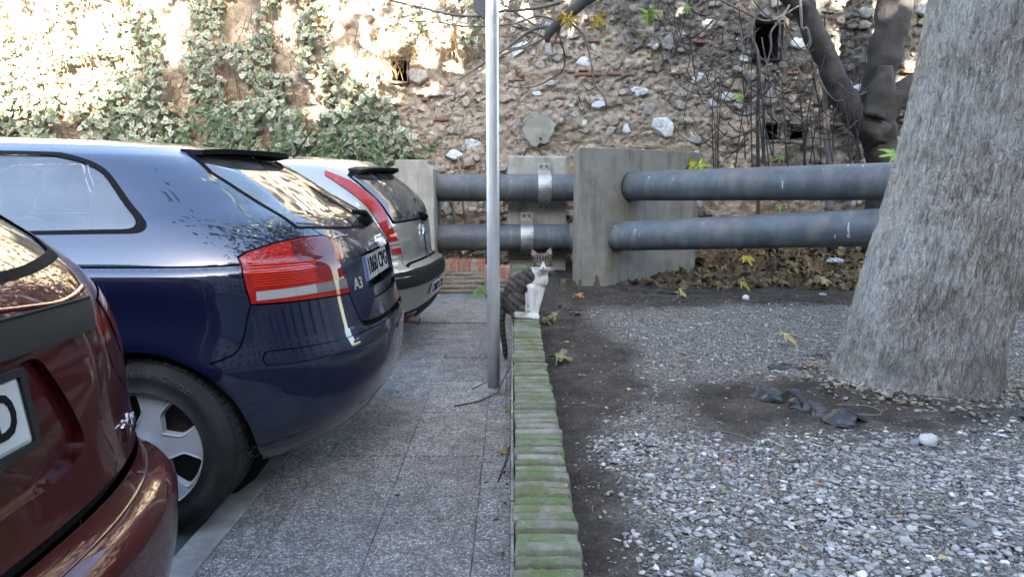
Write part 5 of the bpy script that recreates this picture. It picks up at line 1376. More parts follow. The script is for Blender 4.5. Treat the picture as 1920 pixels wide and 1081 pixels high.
def lens_mat(name, c, bmp=.3):
    m, t, b = newmat(name); g = NT(t); pos = g.coord()
    vo = g.n('ShaderNodeTexVoronoi', i={'Vector': pos, 'Scale': 230.0}).outputs['Distance']
    col = g.mix(g.ramp(vo, [(.2, 0.0), (.6, .25)]), c, tuple(x * .45 for x in c))
    g.link(col, b.inputs['Base Color']); b.inputs['Roughness'].default_value = .5; b.inputs['Specular IOR Level'].default_value = .1
    b.inputs['Coat Weight'].default_value = 1.0; b.inputs['Coat Roughness'].default_value = .02
    b.inputs['Subsurface Weight'].default_value = 0.0
    g.link(g.bump(vo, bmp, .003), b.inputs['Normal']); cn = g.n('ShaderNodeNewGeometry'); g.link(cn.outputs['Normal'], b.inputs['Coat Normal'])
    return m
M_lred = lens_mat('red_lens', (.26, .004, .0025)); M_lred2 = lens_mat('deep_red_lens', (.085, .002, .002)); M_lredb = lens_mat('bright_red_lens', (.52, .020, .006)); M_lred3 = lens_mat('mid_red_lens', (.17, .003, .002)); M_lclr2 = lens_mat('smoked_lens', (.14, .135, .125), bmp=.1); M_lclr = lens_mat('clear_lens', (.28, .28, .27))
def pip(P, poly):
    x, y = P[:, 0], P[:, 1]; ins = np.zeros(len(P), bool); n = len(poly); j = n - 1
    for i in range(n):
        xi, yi = poly[i]; xj, yj = poly[j]
        c = ((yi > y) != (yj > y)) & (x < (xj - xi) * (y - yi) / ((yj - yi) if yj != yi else 1e-12) + xi)
        ins ^= c; j = i
    return ins
def roundpoly(pts, rad, seg=5):
    out = []; n = len(pts)
    for i in range(n):
        a, b_, c = Vector(pts[i - 1]), Vector(pts[i]), Vector(pts[(i + 1) % n]); r = rad[i] if isinstance(rad, (list, tuple)) else rad
        d1, d2 = a - b_, c - b_; l = min(r, d1.length * .48, d2.length * .48)
        if l < 1e-4: out.append(tuple(b_)); continue
        p, q = b_ + d1.normalized() * l, b_ + d2.normalized() * l
        for k in range(seg + 1):
            u = k / seg; out.append(tuple(p * (1 - u) ** 2 + b_ * 2 * u * (1 - u) + q * u * u))
    return out
def strip_poly(line, w):
    P = [Vector(p) for p in line]; L_, R_ = [], []
    for i, p in enumerate(P):
        d = (P[min(i + 1, len(P) - 1)] - P[max(i - 1, 0)]).normalized(); nrm = Vector((-d.y, d.x))
        L_.append(tuple(p + nrm * w / 2)); R_.append(tuple(p - nrm * w / 2))
    return L_ + R_[::-1]
def smooth_line(pts, k=5):
    Q = [Vector(p) for p in pts]; out = []
    for i in range(len(Q) - 1):
        p0, p1, p2, p3 = Q[max(i - 1, 0)], Q[i], Q[i + 1], Q[min(i + 2, len(Q) - 1)]
        for j in range(k):
            u = j / k; out.append(tuple(0.5 * ((2 * p1) + (p2 - p0) * u + (2 * p0 - 5 * p1 + 4 * p2 - p3) * u * u + (3 * p1 - p0 - 3 * p2 + p3) * u ** 3)))
    return out + [tuple(Q[-1])]
def cdt(polys, grid):
    pts = []; edges = []
    for poly in polys:
        n = len(poly); st = len(pts)
        for i in range(n):
            a, b_ = np.array(poly[i]), np.array(poly[(i + 1) % n]); L_ = np.hypot(*(b_ - a)); k = max(1, int(L_ / .03))
            for j in range(k): pts.append(tuple(a + (b_ - a) * j / k))
        m = len(pts) - st; edges += [(st + i, st + (i + 1) % m) for i in range(m)]
    if pts:
        C = np.array(pts); keep = np.ones(len(grid), bool)
        for i0 in range(0, len(grid), 2000):
            d = ((grid[i0:i0 + 2000, None] - C[None]) ** 2).sum(-1).min(1); keep[i0:i0 + 2000] = d > .0045 ** 2
        grid = grid[keep]
    allp = [Vector(p) for p in pts] + [Vector(p) for p in grid]
    v, e, f, *_ = geometry.delaunay_2d_cdt(allp, edges, [], 0, 1e-6)
    V = np.array([x[:] for x in v]); F = np.array([q for q in f if len(q) == 3]); d1, d2 = V[F[:, 1]] - V[F[:, 0]], V[F[:, 2]] - V[F[:, 0]]
    return V, F[np.abs(d1[:, 0] * d2[:, 1] - d1[:, 1] * d2[:, 0]) > 2e-8]
class Car:
    def __init__(c, surf, loc, rz, root):
        c.s = surf; c.root = root; root.location = loc; root.rotation_euler = (0, 0, rz); OFF[root.name] = Vector((0, 0, 0)); c.regs = []
    def reg(c, name, pts, off_=0.0, mat=None, kind='part', r=0.0, parent=None, dom=True):
        poly = [c.s.dom(p) for p in pts] if dom else pts
        if r: poly = roundpoly(poly, r)
        c.regs.append(dict(name=name, poly=poly, off=off_, mat=mat, kind=kind, parent=parent)); return poly
    def seam(c, pts, w=.006, name='panel_gap', off_=-.006, mat=None, smooth=True):
        line = [c.s.dom(p) for p in pts]
        if smooth: line = smooth_line(line)
        c.regs.append(dict(name='body', poly=strip_poly(line, w), off=off_, mat=mat or M_gap, kind='body', parent=None))
    def build(c, bodymat, umax_fine=1.9):
        s = c.s; sa = np.concatenate([np.arange(0, umax_fine, .026), np.arange(umax_fine, s.S_end, .09), [s.S_end]])
        za = np.concatenate([np.arange(s.z0, s.z1, .022), [s.z1]])
        # level lines at the profile's own knots keep the creases crisp
        za = np.unique(np.round(np.concatenate([za, s.z]), 4)); za = za[np.concatenate([[True], np.diff(za) > .0045])]; za[-1] = s.z1
        S_, Z_ = np.meshgrid(sa, za); grid = np.stack([S_.ravel(), Z_.ravel()], 1)
        V, F = cdt([r['poly'] for r in c.regs], grid)
        V[:, 0] = np.clip(V[:, 0], 0, s.S_end); V[:, 1] = np.clip(V[:, 1], s.z0, s.z1)
        cen = V[F].mean(1); rid = np.full(len(F), -1)
        for i, r in enumerate(c.regs): rid[pip(cen, r['poly'])] = i
        P, N = s.frame(V[:, 0], V[:, 1])
        # triangle winding: outward on the near side
        t = F; fn = np.cross(P[t[:, 1]] - P[t[:, 0]], P[t[:, 2]] - P[t[:, 0]]); flip = (fn * N[t].mean(1)).sum(1) < 0
        F = np.where(flip[:, None], F[:, ::-1], F)
        out = {}
        def emit(mask, off_, both):
            fs = F[mask]; used, inv = np.unique(fs, return_inverse=True); fs = inv.reshape(fs.shape)
            p = P[used] + N[used] * off_; n = N[used]
            pm, nm = p * [1, -1, 1], n * [1, -1, 1]
            return (p, fs, n), (pm, fs[:, ::-1], nm)
        def obj(name, chunks, mats, mi, parent):
            v = np.concatenate([k[0] for k in chunks]); n = np.concatenate([k[2] for k in chunks]); f = []; o = 0
            for k in chunks: f.append(k[1] + o); o += len(k[0])
            me = mesh(name, v, np.concatenate(f), mats, True, mi=mi)
            me.normals_split_custom_set_from_vertices(n.astype(np.float32))
            ob = bpy.data.objects.new(name, me); COL.objects.link(ob); ob.parent = parent; OFF[ob.name] = Vector((0, 0, 0))
            return ob
        groups = {}
        body = []; bmats = [bodymat]; bmi = []
        for i in range(-1, len(c.regs)):
            mask = rid == i
            if not mask.any(): continue
            r = c.regs[i] if i >= 0 else dict(kind='body', mat=bodymat, off=0.0)
            if r['kind'] == 'hole': continue
            a, b_ = emit(mask, r['off'], True)
            if r['kind'] == 'body':
                if r['mat'] not in bmats: bmats.append(r['mat'])
                body += [a, b_]; bmi += [bmats.index(r['mat'])] * (len(a[1]) + len(b_[1]))
            elif r['kind'] == 'both': groups.setdefault((r['name'], r['mat'], r['parent'], 0), []).extend([a, b_])
            else:
                groups.setdefault((r['name'], r['mat'], r['parent'], 1), []).append(a); groups.setdefault((r['name'], r['mat'], r['parent'], -1), []).append(b_)
        c.body = obj('body', body, bmats, bmi, c.root)
        made = {}
        for (nm, mt, pa, sd), ch in groups.items():
            par = made.get((pa, sd)) if pa else c.root
            made[(nm, sd)] = obj(nm, ch, [mt], None, par or c.root)
        # roof: rings drawn in from the top level
        sr = sa; z = np.full_like(sr, s.z1); p0 = s.pos(sr, z); ks = [1, .985, .95, .88, .75, .55, .3, .0]; rows = []
        uc = (p0[0, 0] + p0[-1, 0]) / 2
        full = np.concatenate([p0, (p0 * [1, -1, 1])[::-1][1:-1]])
        for k in ks:
            q = full.copy(); q[:, 1] *= k; q[:, 0] = uc + (q[:, 0] - uc) * (1 - (1 - k) * .55); q[:, 2] += .035 * (1 - k ** 2) + .012 * (1 - k) ** .5 * (k < 1); rows.append(q)
        m = len(full); vv = np.concatenate(rows); ff = []
        for i in range(len(ks) - 1):
            for j in range(m): ff.append((i * m + j, i * m + (j + 1) % m, (i + 1) * m + (j + 1) % m, (i + 1) * m + j))
        ff = [f[::-1] for f in ff]
        part('roof', vv, ff, bodymat, c.root, smooth=True, local=True)
        # floor pan and arch liners
        W = float(s.W(.3)) - .03
        MB().box(-float(s.F(.3)) + .5, -.5, -W + .25, W - .25, .17, .24).box(-.52, -float(s.R(.25)) - .22, -W + .3, W - .3, .235, .30).build('underbody', M_trim, c.root, local=True)
        q = MB()
        for (wu, wz) in s.wheels:
            for sd in (1, -1):
                q = MB()
                ang = np.linspace(-.35, math.pi + .35, 30)
                prev = None
                for a in ang:
                    u, z_ = wu + s.arch_r * math.cos(a), wz + s.arch_r * math.sin(a)
                    z_ = max(z_, s.z0 + .005); sv = s.from_side(u, z_); y = -float(s.uv(sv, z_)[1]) + .004
                    row = [(-u, y * sd, z_), (-u, (y + .30) * sd, z_)]
                    if prev: n0 = len(q.v); q.v += prev + row; q.f.append((n0, n0 + 1, n0 + 3, n0 + 2)); q.c += [(1, 1, 1)] * 4
                    prev = row
                yb = -W + .28; n0 = len(q.v); ring = [(-(wu + s.arch_r * math.cos(a)), yb * sd, wz + s.arch_r * math.sin(a)) for a in np.linspace(0, 6.283, 25)[:-1]]
                q.v += ring; q.f.append(tuple(range(n0, n0 + 24))); q.c += [(1, 1, 1)] * 24
                q.build('wheel_arch', M_trim, c.root, local=True)
    def arch_holes(c):
        for (wu, wz) in c.s.wheels:
            pts = []
            for a in np.linspace(-.6, math.pi + .6, 44):
                z_ = wz + c.s.arch_r * math.sin(a); pts.append(('s', wu + c.s.arch_r * math.cos(a), max(z_, c.s.z0 - .0)))
            poly = [c.s.dom(p) for p in pts if p[2] > c.s.z0 - .001]
            c.regs.append(dict(name='arch', poly=[(x, (y if y > c.s.z0 + .001 else c.s.z0)) for x, y in poly], off=0, mat=None, kind='hole', parent=None))
    def frame(c, p, side=1):
        d = c.s.dom(p); P, N = c.s.frame(np.array([d[0]]), np.array([d[1]])); P, N = P[0], N[0]
        if side < 0: P = P * [1, -1, 1]; N = N * [1, -1, 1]
        return Vector(P), Vector(N)
    def put(c, name, me, p, up=(0, 0, 1), lift=0.0, parent=None, side=1, right=None):
        """set a flat mesh (x right, y up, z outward) on the skin"""
        P, N = c.frame(p, side); u = Vector(up); u = (u - N * u.dot(N)).normalized(); r = u.cross(N)
        M = Matrix(((r.x, u.x, N.x, 0), (r.y, u.y, N.y, 0), (r.z, u.z, N.z, 0), (0, 0, 0, 1)))
        o = bpy.data.objects.new(name, me); COL.objects.link(o); o.parent = parent or c.root; OFF[o.name] = Vector((0, 0, 0))
        o.matrix_local = Matrix.Translation(P + N * lift) @ M
        return o
    def cabin(c, z_floor=.35):
        s = c.s; W = .62; F = float(s.F(1.0))
        q = MB()
        q.box(-F + .6, -.35, -W - .08, W + .08, z_floor - .05, z_floor).build('cabin_floor', M_inside, c.root, local=True)
        for (u, n) in ((1.15, 3), (2.15, 2)):
            for k in range(n):
                y = (k - (n - 1) / 2) * (.42 if n == 3 else .72); w = .20 if n == 3 else .25
                bm = bevel_box(.13, w * 2, .62, .05, 3); bmesh.ops.rotate(bm, verts=bm.verts, matrix=Matrix.Rotation(.28, 3, 'Y')); bmesh.ops.translate(bm, verts=bm.verts, vec=(-u, y, .78))
                o = link(bpy.data.objects.new('seat', bm_mesh(bm, 'seat', M_seat, True)), c.root)
                bm = bevel_box(.50, w * 2, .14, .05, 3); bmesh.ops.translate(bm, verts=bm.verts, vec=(-u - .34, y, .46)); link(bpy.data.objects.new('seat_cushion', bm_mesh(bm, 'seat_cushion', M_seat, True)), o)
                bm = bevel_box(.09, .27, .19, .045, 4); bmesh.ops.rotate(bm, verts=bm.verts, matrix=Matrix.Rotation(.2, 3, 'Y')); bmesh.ops.translate(bm, verts=bm.verts, vec=(-u + .10, y, 1.17)); link(bpy.data.objects.new('headrest', bm_mesh(bm, 'headrest', M_seat, True)), o)
        MB().box(-1.0, -.33, -W, W, .92, .95).build('parcel_shelf', M_inside, c.root, local=True)
        MB().box(-F - .1, -F + .42, -W - .05, W + .05, .62, .98).build('dashboard', M_inside, c.root, local=True)
def text_mesh(txt, h, depth, mat, bold=False, width=None, shear=0):
    cu = bpy.data.curves.new('text', 'FONT'); cu.body = txt; cu.size = h; cu.extrude = depth; cu.align_x = 'CENTER'; cu.align_y = 'CENTER'; cu.shear = shear; cu.resolution_u = 3
    if bold: cu.offset = h * .018
    o = bpy.data.objects.new('text', cu); COL.objects.link(o)
    me = bpy.data.meshes.new_from_object(o.evaluated_get(bpy.context.evaluated_depsgraph_get()))
    bpy.data.objects.remove(o); me.materials.clear(); me.materials.append(mat)
    if width:
        xs = [v.co.x for v in me.vertices]; k = width / (max(xs) - min(xs))
        for v in me.vertices: v.co.x *= k
    return me
def text_on(car, name, me, s0, z0, side, mat):
    """letters laid on the curved skin; on the far side the line runs outward from the middle"""
    vs_ = np.array([v.co[:] for v in me.vertices]); sg = 1 if side < 0 else -1
    P, N = car.s.frame(s0 + sg * vs_[:, 0], z0 + vs_[:, 1]); Q = (P + N * (.0012 + .0012 * (vs_[:, 2:3] > 0))) * [1, side, 1]
    ob = bpy.data.objects.new(name, mesh(name, Q, [tuple(p.vertices) for p in me.polygons], mat)); COL.objects.link(ob); ob.parent = car.root; OFF[ob.name] = Vector((0, 0, 0)); return ob
def lathe(prof, n=48):
    """prof: (radius, axial) pairs about the y axis, y = axial"""
    v = []; f = []
    for (r, a) in prof:
        for k in range(n):
            t = 2 * math.pi * k / n; v.append((r * math.cos(t), a, r * math.sin(t)))
    for i in range(len(prof) - 1):
        for k in range(n): f.append((i * n + k, i * n + (k + 1) % n, (i + 1) * n + (k + 1) % n, (i + 1) * n + k))
    return v, f
M_tyre = simple('worn_tyre', (.013, .013, .0135), .78, var=.3, scale=6, bump=.3, bscale=60, dirt=(.045, .044, .041), spec=.3)
M_hub = simple('silver_hubcap', (.46, .47, .485), .42, metal=.25, var=.14, scale=6, dirt=(.24, .235, .22))
M_disc = simple('brake_disc', (.10, .095, .09), .6, metal=.4)
WHEEL = {}
def wheel_meshes(R_, rr):
    key = (R_, rr)
    if key in WHEEL: return WHEEL[key]
    w = .205
    prof = [(rr - .01, -.02), (rr + .004, -.004), (rr + .03, -.012 + .0), (rr + .06, -.016), (R_ - .035, -.008), (R_ - .014, .004), (R_ - .004, .016), (R_, .030), (R_, w - .03), (R_ - .012, w - .006), (rr, w)]
    v, f = lathe(prof, 96); q = MB(); q.add(v, f)
    for k in range(64):                                          # tread blocks and sipes over the shoulder
        t = 2 * math.pi * k / 64
        for (a0, a1) in ((.012, .058), (.066, .098), (.106, .140), (.148, .192)):
            t2 = t + (.02 if a0 > .1 else 0); d = .040
            pts_ = []
            for tt in (t2, t2 + d * 2):
                for aa in (a0, a1):
                    for r in (R_ - .010, R_ + .006): pts_.append((r * math.cos(tt), aa, r * math.sin(tt)))
            n0 = len(q.v); q.v += pts_; q.c += [(1, 1, 1)] * 8
            q.f += [tuple(n0 + i for i in qd) for qd in ((1, 3, 7, 5), (0, 1, 5, 4), (2, 3, 1, 0), (4, 5, 7, 6), (3, 2, 6, 7))]
    ty = mesh('tyre', q.v, q.f, M_tyre); ty.polygons.foreach_set('use_smooth', [i < len(f) for i in range(len(q.f))])
    # hub cap: a dished disc pierced by five rounded openings
    holes = []
    for k in range(5):
        a = math.radians(34 + 72 * k); ri, rm, ro = rr * .37, rr * .60, rr * .885
        def pt(r, da): return (r * math.cos(a + da), r * math.sin(a + da))
        holes.append(roundpoly([pt(ri, 0), pt(rm, .40), pt(ro, .31), pt(ro * 1.01, 0), pt(ro, -.31), pt(rm, -.40)], [.006, .014, .016, .03, .016, .014], 4))
    rim = [(rr * .955 * math.cos(t), rr * .955 * math.sin(t)) for t in np.linspace(0, 6.2832, 73)[:-1]]
    gx_, gy_ = np.meshgrid(np.arange(-rr, rr, .012), np.arange(-rr, rr, .012)); grid = np.stack([gx_.ravel(), gy_.ravel()], 1); grid = grid[np.hypot(grid[:, 0], grid[:, 1]) < rr * .945]
    V, F = cdt(holes + [rim], grid); cen = V[F].mean(1); keep = np.hypot(cen[:, 0], cen[:, 1]) < rr * .955
    for h in holes: keep &= ~pip(cen, h)
    F = F[keep]
    def dish(x, y):
        r = np.hypot(x, y) / rr; a = np.arctan2(y, x)
        spoke = np.cos(5 * (a - math.radians(34 + 36)))
        return .012 + .010 * r ** 2 - .006 * smoothstep(.45, .9, r) * smoothstep(-.2, .6, spoke) - .012 * (1 - smoothstep(.0, .3, r))
    v3 = np.stack([V[:, 0], dish(V[:, 0], V[:, 1]), V[:, 1]], 1)
    q = MB(); q.add(v3.tolist(), [tuple(t) for t in F])
    for h in holes:
        n = len(h); hv = np.array(h); c0 = hv.mean(0)
        d0 = dish(hv[:, 0], hv[:, 1]); inn = c0 + (hv - c0) * .90; lip = c0 + (hv - c0) * 1.0
        vv_ = [(x, d, y) for (x, y), d in zip(lip, d0)] + [(x, d + .022, y) for (x, y), d in zip(inn, d0)]
        q.add(vv_, [(i, (i + 1) % n, n + (i + 1) % n, n + i) for i in range(n)])
        # raised bead round the opening
        q.tube([(x, d - .0015, y) for (x, y), d in zip(list(c0 + (hv - c0) * 1.03) + [(c0 + (hv - c0) * 1.03)[0]], list(d0) + [d0[0]])], .0032, 6, False)
    v, f = lathe([(rr * .955, .0205), (rr * .965, .004), (rr * .985, .000), (rr + .004, .002), (rr + .006, .02)], 72); q.add(v, f)
    q.add(*lathe([(.0, .004), (.026, .004), (.030, .010), (.031, .02)], 32))
    hub = mesh('hubcap', q.v, q.f, M_hub)
    q = MB(); q.add(*lathe([(rr * .95, .06), (rr * .90, .12), (.06, .10), (0, .09)], 40)); dsc = mesh('brake_disc', q.v, q.f, M_disc)
    WHEEL[key] = (ty, hub, dsc); return WHEEL[key]
def add_wheels(car, R_, rr, rot=0.0, hubmat=None, word=None, inset=.012):
    ty, hub, dsc = wheel_meshes(R_, rr)
    for (wu, wz) in car.s.wheels:
        for sd in (1, -1):
            sv = car.s.from_side(wu, .75); y = float(car.s.W(.6)) - inset
            t = bpy.data.objects.new('wheel', ty); COL.objects.link(t); t.parent = car.root; OFF[t.name] = Vector((0, 0, 0))
            t.location = (-wu, -y * sd, R_); t.rotation_euler = (0, -rot, 0 if sd > 0 else math.pi)
            for nm, me in (('hubcap', hub), ('brake_disc', dsc)):
                o = bpy.data.objects.new(nm, me); COL.objects.link(o); o.parent = t
            if word and sd > 0 and wu < 2:
                q = MB(); cu = text_mesh(word, .036, .0016, M_tyre2)
                vs_ = np.array([v.co[:] for v in cu.vertices]); r0 = rr + .055; 
                th = math.radians(58) + rot - vs_[:, 0] / r0; r = r0 + vs_[:, 1]
                vv_ = np.stack([r * np.cos(th), -.0165 - vs_[:, 2], r * np.sin(th)], 1)
                o = bpy.data.objects.new('tyre_lettering', mesh('tyre_lettering', vv_, [tuple(p.vertices) for p in cu.polygons], M_tyre2)); COL.objects.link(o); o.parent = t
M_tyre2 = simple('raised_rubber', (.050, .050, .051), .6, var=.2)
def number_plate(car, p, txt, w, h, lift, up=(0, 0, 1), side=1, frame=None, eu=True, N=None, yoff=0):
    bm = bevel_box(w, h, .008, .006, 2); me = bm_mesh(bm, 'number_plate', M_plate)
    o = car.put('number_plate', me, p, up, lift, side=side)
    for nm, mesh_, x in (('plate_letters', text_mesh(txt, h * .92, .0012, M_ink, True, width=w * (.80 if eu else .88)), w * (.04 if eu else 0)),):
        q = bpy.data.objects.new(nm, mesh_); COL.objects.link(q); q.parent = o; q.location = (x, 0, .0048)
    if eu:
        q = bpy.data.objects.new('plate_band', bm_mesh(bevel_box(w * .085, h * .96, .001, 0), 'plate_band', M_eu)); COL.objects.link(q); q.parent = o; q.location = (-w * .452, 0, .0046)
    if frame:
        q = MB(); e = .012
        for (x0, x1, y0, y1) in ((-w / 2 - e, w / 2 + e, h / 2, h / 2 + e), (-w / 2 - e, w / 2 + e, -h / 2 - e, -h / 2), (-w / 2 - e, -w / 2, -h / 2, h / 2), (w / 2, w / 2 + e, -h / 2, h / 2)): q.box(x0, x1, y0, y1, -.006, .008)
        f = bpy.data.objects.new('plate_frame', mesh('plate_frame', q.v, q.f, frame)); COL.objects.link(f); f.parent = o
    return o
def bead(car, name, pts, r, mat, lift=.0, both=True, n=8, smooth=True):
    line = [car.s.dom(p) for p in pts]
    if smooth: line = smooth_line(line, 6)
    A_ = np.array(line); P, N = car.s.frame(A_[:, 0], A_[:, 1]); Q = P + N * lift
    o = MB().tube([tuple(p) for p in Q], r, n).build(name, mat, car.root, smooth=True, local=True)
    if both:
        Qm = Q * [1, -1, 1]; MB().tube([tuple(p) for p in Qm], r, n).build(name, mat, car.root, smooth=True, local=True)
    return o
# ---------------------------------------------------------------- blue hatchback
M_blue = paint('dark_blue_paint', (.0008, .0052, .026), dustamt=.010, metal=.35, rough=.34, spec=.25, ior=1.72)
M_glass = glass('car_glass')
prof = [(.20, .80, .20), (.28, .85, .09), (.38, .875, .03), (.50, .884, .005), (.60, .888, 0), (.70, .887, .025), (.80, .887, .045), (.88, .888, .058), (.940, .884, .068), (.965, .872, .073), (.973, .864, .075), (.980, .862, .077), (1.02, .848, .10), (1.11, .805, .175), (1.2, .755, .305), (1.3, .70, .445), (1.38, .645, .575), (1.42, .58, .66)]
front = [(.2, 4.05), (.5, 4.2), (.65, 4.18), (.8, 3.9), (.92, 3.5), (1.1, 3.3), (1.3, 3.05), (1.42, 2.8)]
r_ = thing('hatchback_car', (0, 0, 0), 'dark blue three door hatchback parked between the maroon and the silver car', 'car', 'cars parked rear to the slab pavement')
c = Car(CarSurf(prof, .75, 2.6, front, [(.765, .325), (3.34, .325)], .325, .365, flare=.018, roof_drop=.02, Af=.7), (-.545, 3.19, 0), 0.0, r_)
LX = lambda x: .925 + (x - .972) * 1.048
def lamp(pts): return [(LX(x), y) for x, y in pts]
B = c
# bumper, hatch and door seams
c.seam([(1.10, .640), (1.06, .652), (1.02, .666), (.990, .690), (.965, .73), (.940, .79), (.926, .821), (.918, .836)])
c.seam([(.483, .826), (.474, .79), (.455, .725), (.437, .698)]); 
c.seam([(.437, .694), (.34, .682), (.0, .676)], .020, off_=-.014)
c.seam([(.487, 1.038), (.53, 1.062), (.56, 1.09)]); 
c.seam([('s', 1.80, 1.40), ('s', 1.78, 1.1), ('s', 1.76, .70), ('s', 1.80, .35)]); c.seam([('s', 3.0, 1.0), ('s', 3.05, .6), ('s', 3.0, .35)]); c.seam([('s', 1.80, .35), ('s', 2.4, .32), ('s', 3.0, .35)])
c.seam([(.93, .9765), (1.1, .9765), (1.4, .9765), (1.8, .9765), (2.6, .9765)], .007, off_=-.004, smooth=False)
c.seam([('s', 1.45, 1.425 - .012), ('s', 2.6, 1.408)], .010, smooth=False)
# rub strip
poly = roundpoly([(.0, .664), (.60, .661), (0.915, .668), (0.935, .640), (0.925, .612), (.60, .607), (.0, .609)], [0, 0, .012, .02, .01, 0, 0])
c.reg('body', poly, -.005, M_gap, 'body', dom=False)
c.reg('rub_strip', roundpoly([(.0, .661), (.60, .658), (0.910, .664), (0.928, .640), (0.920, .616), (.60, .611), (.0, .613)], [0, 0, .012, .02, .01, 0, 0]), .004, M_blue, 'both', dom=False)
c.seam([(0, .36), (.5, .35), (.80, .315), (.93, .29)], .005, off_=-.003)
# windows
qw = [('s', 0.711, 1.092), ('s', 0.956, 1.345), ('s', 1.106, 1.388), ('s', 1.676, 1.392), ('s', 1.696, 1.085), ('s', 1.2, 1.085)]
c.reg('window_seal', qw, .001, M_rubber, 'part', r=.07)
qw2 = [('s', 0.752, 1.108), ('s', 0.964, 1.332), ('s', 1.110, 1.374), ('s', 1.646, 1.378), ('s', 1.666, 1.101), ('s', 1.2, 1.099)]
c.reg('quarter_window', qw2, -.004, M_glass, 'part', r=.06)
dw = [('s', 1.82, 1.085), ('s', 1.80, 1.392), ('s', 2.25, 1.385), ('s', 2.95, 1.10)]
c.reg('door_seal', dw, .001, M_rubber, 'part', r=.04); dw2 = [('s', 1.85, 1.112), ('s', 1.83, 1.366), ('s', 2.22, 1.36), ('s', 2.85, 1.115)]
c.reg('door_window', dw2, -.004, M_glass, 'part', r=.04)
c.reg('rear_window_seal', [(.0, 1.062), (.34, 1.072), (.638, 1.093), (.685, 1.32), (.647, 1.398), (.40, 1.402), (.0, 1.405)], .001, M_gap, 'both', dom=False)
c.reg('rear_window', [(.0, 1.072), (.34, 1.082), (.617, 1.101), (.663, 1.32), (.625, 1.388), (.40, 1.392), (.0, 1.395)], -.003, M_glass, 'both', dom=False)
c.reg('windscreen', [(c.s.S_end, 1.0), (c.s.S_end, 1.38), (c.s.S_end - .55, 1.36), (c.s.S_end - .60, 1.0)], -.003, M_glass, 'both', dom=False)
# lamps
lampo = lamp([(.972, 1.000), (.93, 1.018), (.82, 1.043), (.705, 1.056), (.60, 1.056), (.556, 1.042), (.556, .99), (.570, .94), (.548, .828), (.75, .833), (.963, .840)])
c.reg('body', [(x + (.006 if x > .75 else -.006 if x < .56 else 0), y + (.006 if y > .9 else -.006)) for x, y in lampo], -.006, M_gap, 'body', dom=False)
c.reg('tail_light', lampo, .003, M_lred, 'part', dom=False)
c.reg('lamp_dark_top', lamp([(.765, 1.046), (.705, 1.0525), (.60, 1.0525), (.562, 1.040), (.562, .99), (.574, .945), (.70, .953), (.765, .965), (.785, 1.0)]), .004, M_lred2, 'part', dom=False, parent='tail_light')  # deeper red stands in for the dark reflection on the lamp's top
for k in range(9):
    z = .899 + .0088 * k; x1 = .945 + .0006 * k; x0 = .715 - (0 if k < 7 else .01 * (k - 6))
    c.reg('lamp_rib', lamp([(x0, z), (x1, z + .0012), (x1, z + .0058), (x0, z + .0048)]), .006, M_lredb, 'part', dom=False, parent='tail_light')
    c.reg('lamp_rib', lamp([(x0, z + .0049), (x1, z + .0059), (x1, z + .0087), (x0, z + .0087)]), .001, M_lred2, 'part', dom=False, parent='tail_light')
c.reg('indicator', lamp(roundpoly([(.705, .953), (.574, .942), (.560, .893), (.70, .893)], [.03, .01, .01, .03])), .004, M_lred3, 'part', dom=False, parent='tail_light')
c.reg('reverse_light', lamp([(.940, .882), (.720, .886), (.720, .852), (.945, .850)]), .005, M_lclr, 'part', dom=False, parent='tail_light')
c.reg('reverse_light', lamp([(.720, .886), (.558, .886), (.556, .850), (.720, .852)]), .005, M_lclr2, 'part', dom=False, parent='tail_light')
# plate recess
c.reg('plate_recess', roundpoly([(.0, .972), (.33, .968), (.335, .82), (.0, .82)], [0, .02, .03, 0]), -.060, M_blue, 'both', dom=False)
c.reg('boot_handle', roundpoly([(.0, .80), (.24, .80), (.26, .77), (.0, .765)], [0, .012, .012, 0]), -.012, M_blue, 'both', dom=False)
M_mud = simple('dried_mud', (.060, .056, .043), .9, var=.6, scale=40, bump=.5, bscale=120)
c.reg('mud_patch', [(.86, .203), (.90, .203), (.945, .27), (.950, .295), (.925, .288), (.905, .262), (.88, .268), (.865, .245), (.835, .235), (.82, .212)], .0008, M_mud, 'part', dom=False)
c.arch_holes()
c.build(M_blue)
c.cabin()
add_wheels(c, .325, .228, math.radians(8), word='Premium Contact')
# walls of the plate recess
L_ = []
for (s0, z0) in [(.0, .972), (.15, .971), (.32, .968), (.333, .955), (.335, .83), (.32, .82), (.0, .82)]: L_.append((s0, z0))
A_ = np.array(smooth_line(L_, 3)); P_, N_ = c.s.frame(A_[:, 0], A_[:, 1]); q = MB()
for sg in (1, -1):
    v = np.concatenate([P_ * [1, sg, 1], (P_ - N_ * .061) * [1, sg, 1]]); n = len(P_)
    q.add(v.tolist(), [(i, i + 1, n + i + 1, n + i) for i in range(n - 1)])
q.build('recess_wall', M_blue, c.root, local=True)
number_plate(c, (0.0, .898), '1860 CPG', .52, .11, -.034, up=(0.06, 0, 1))
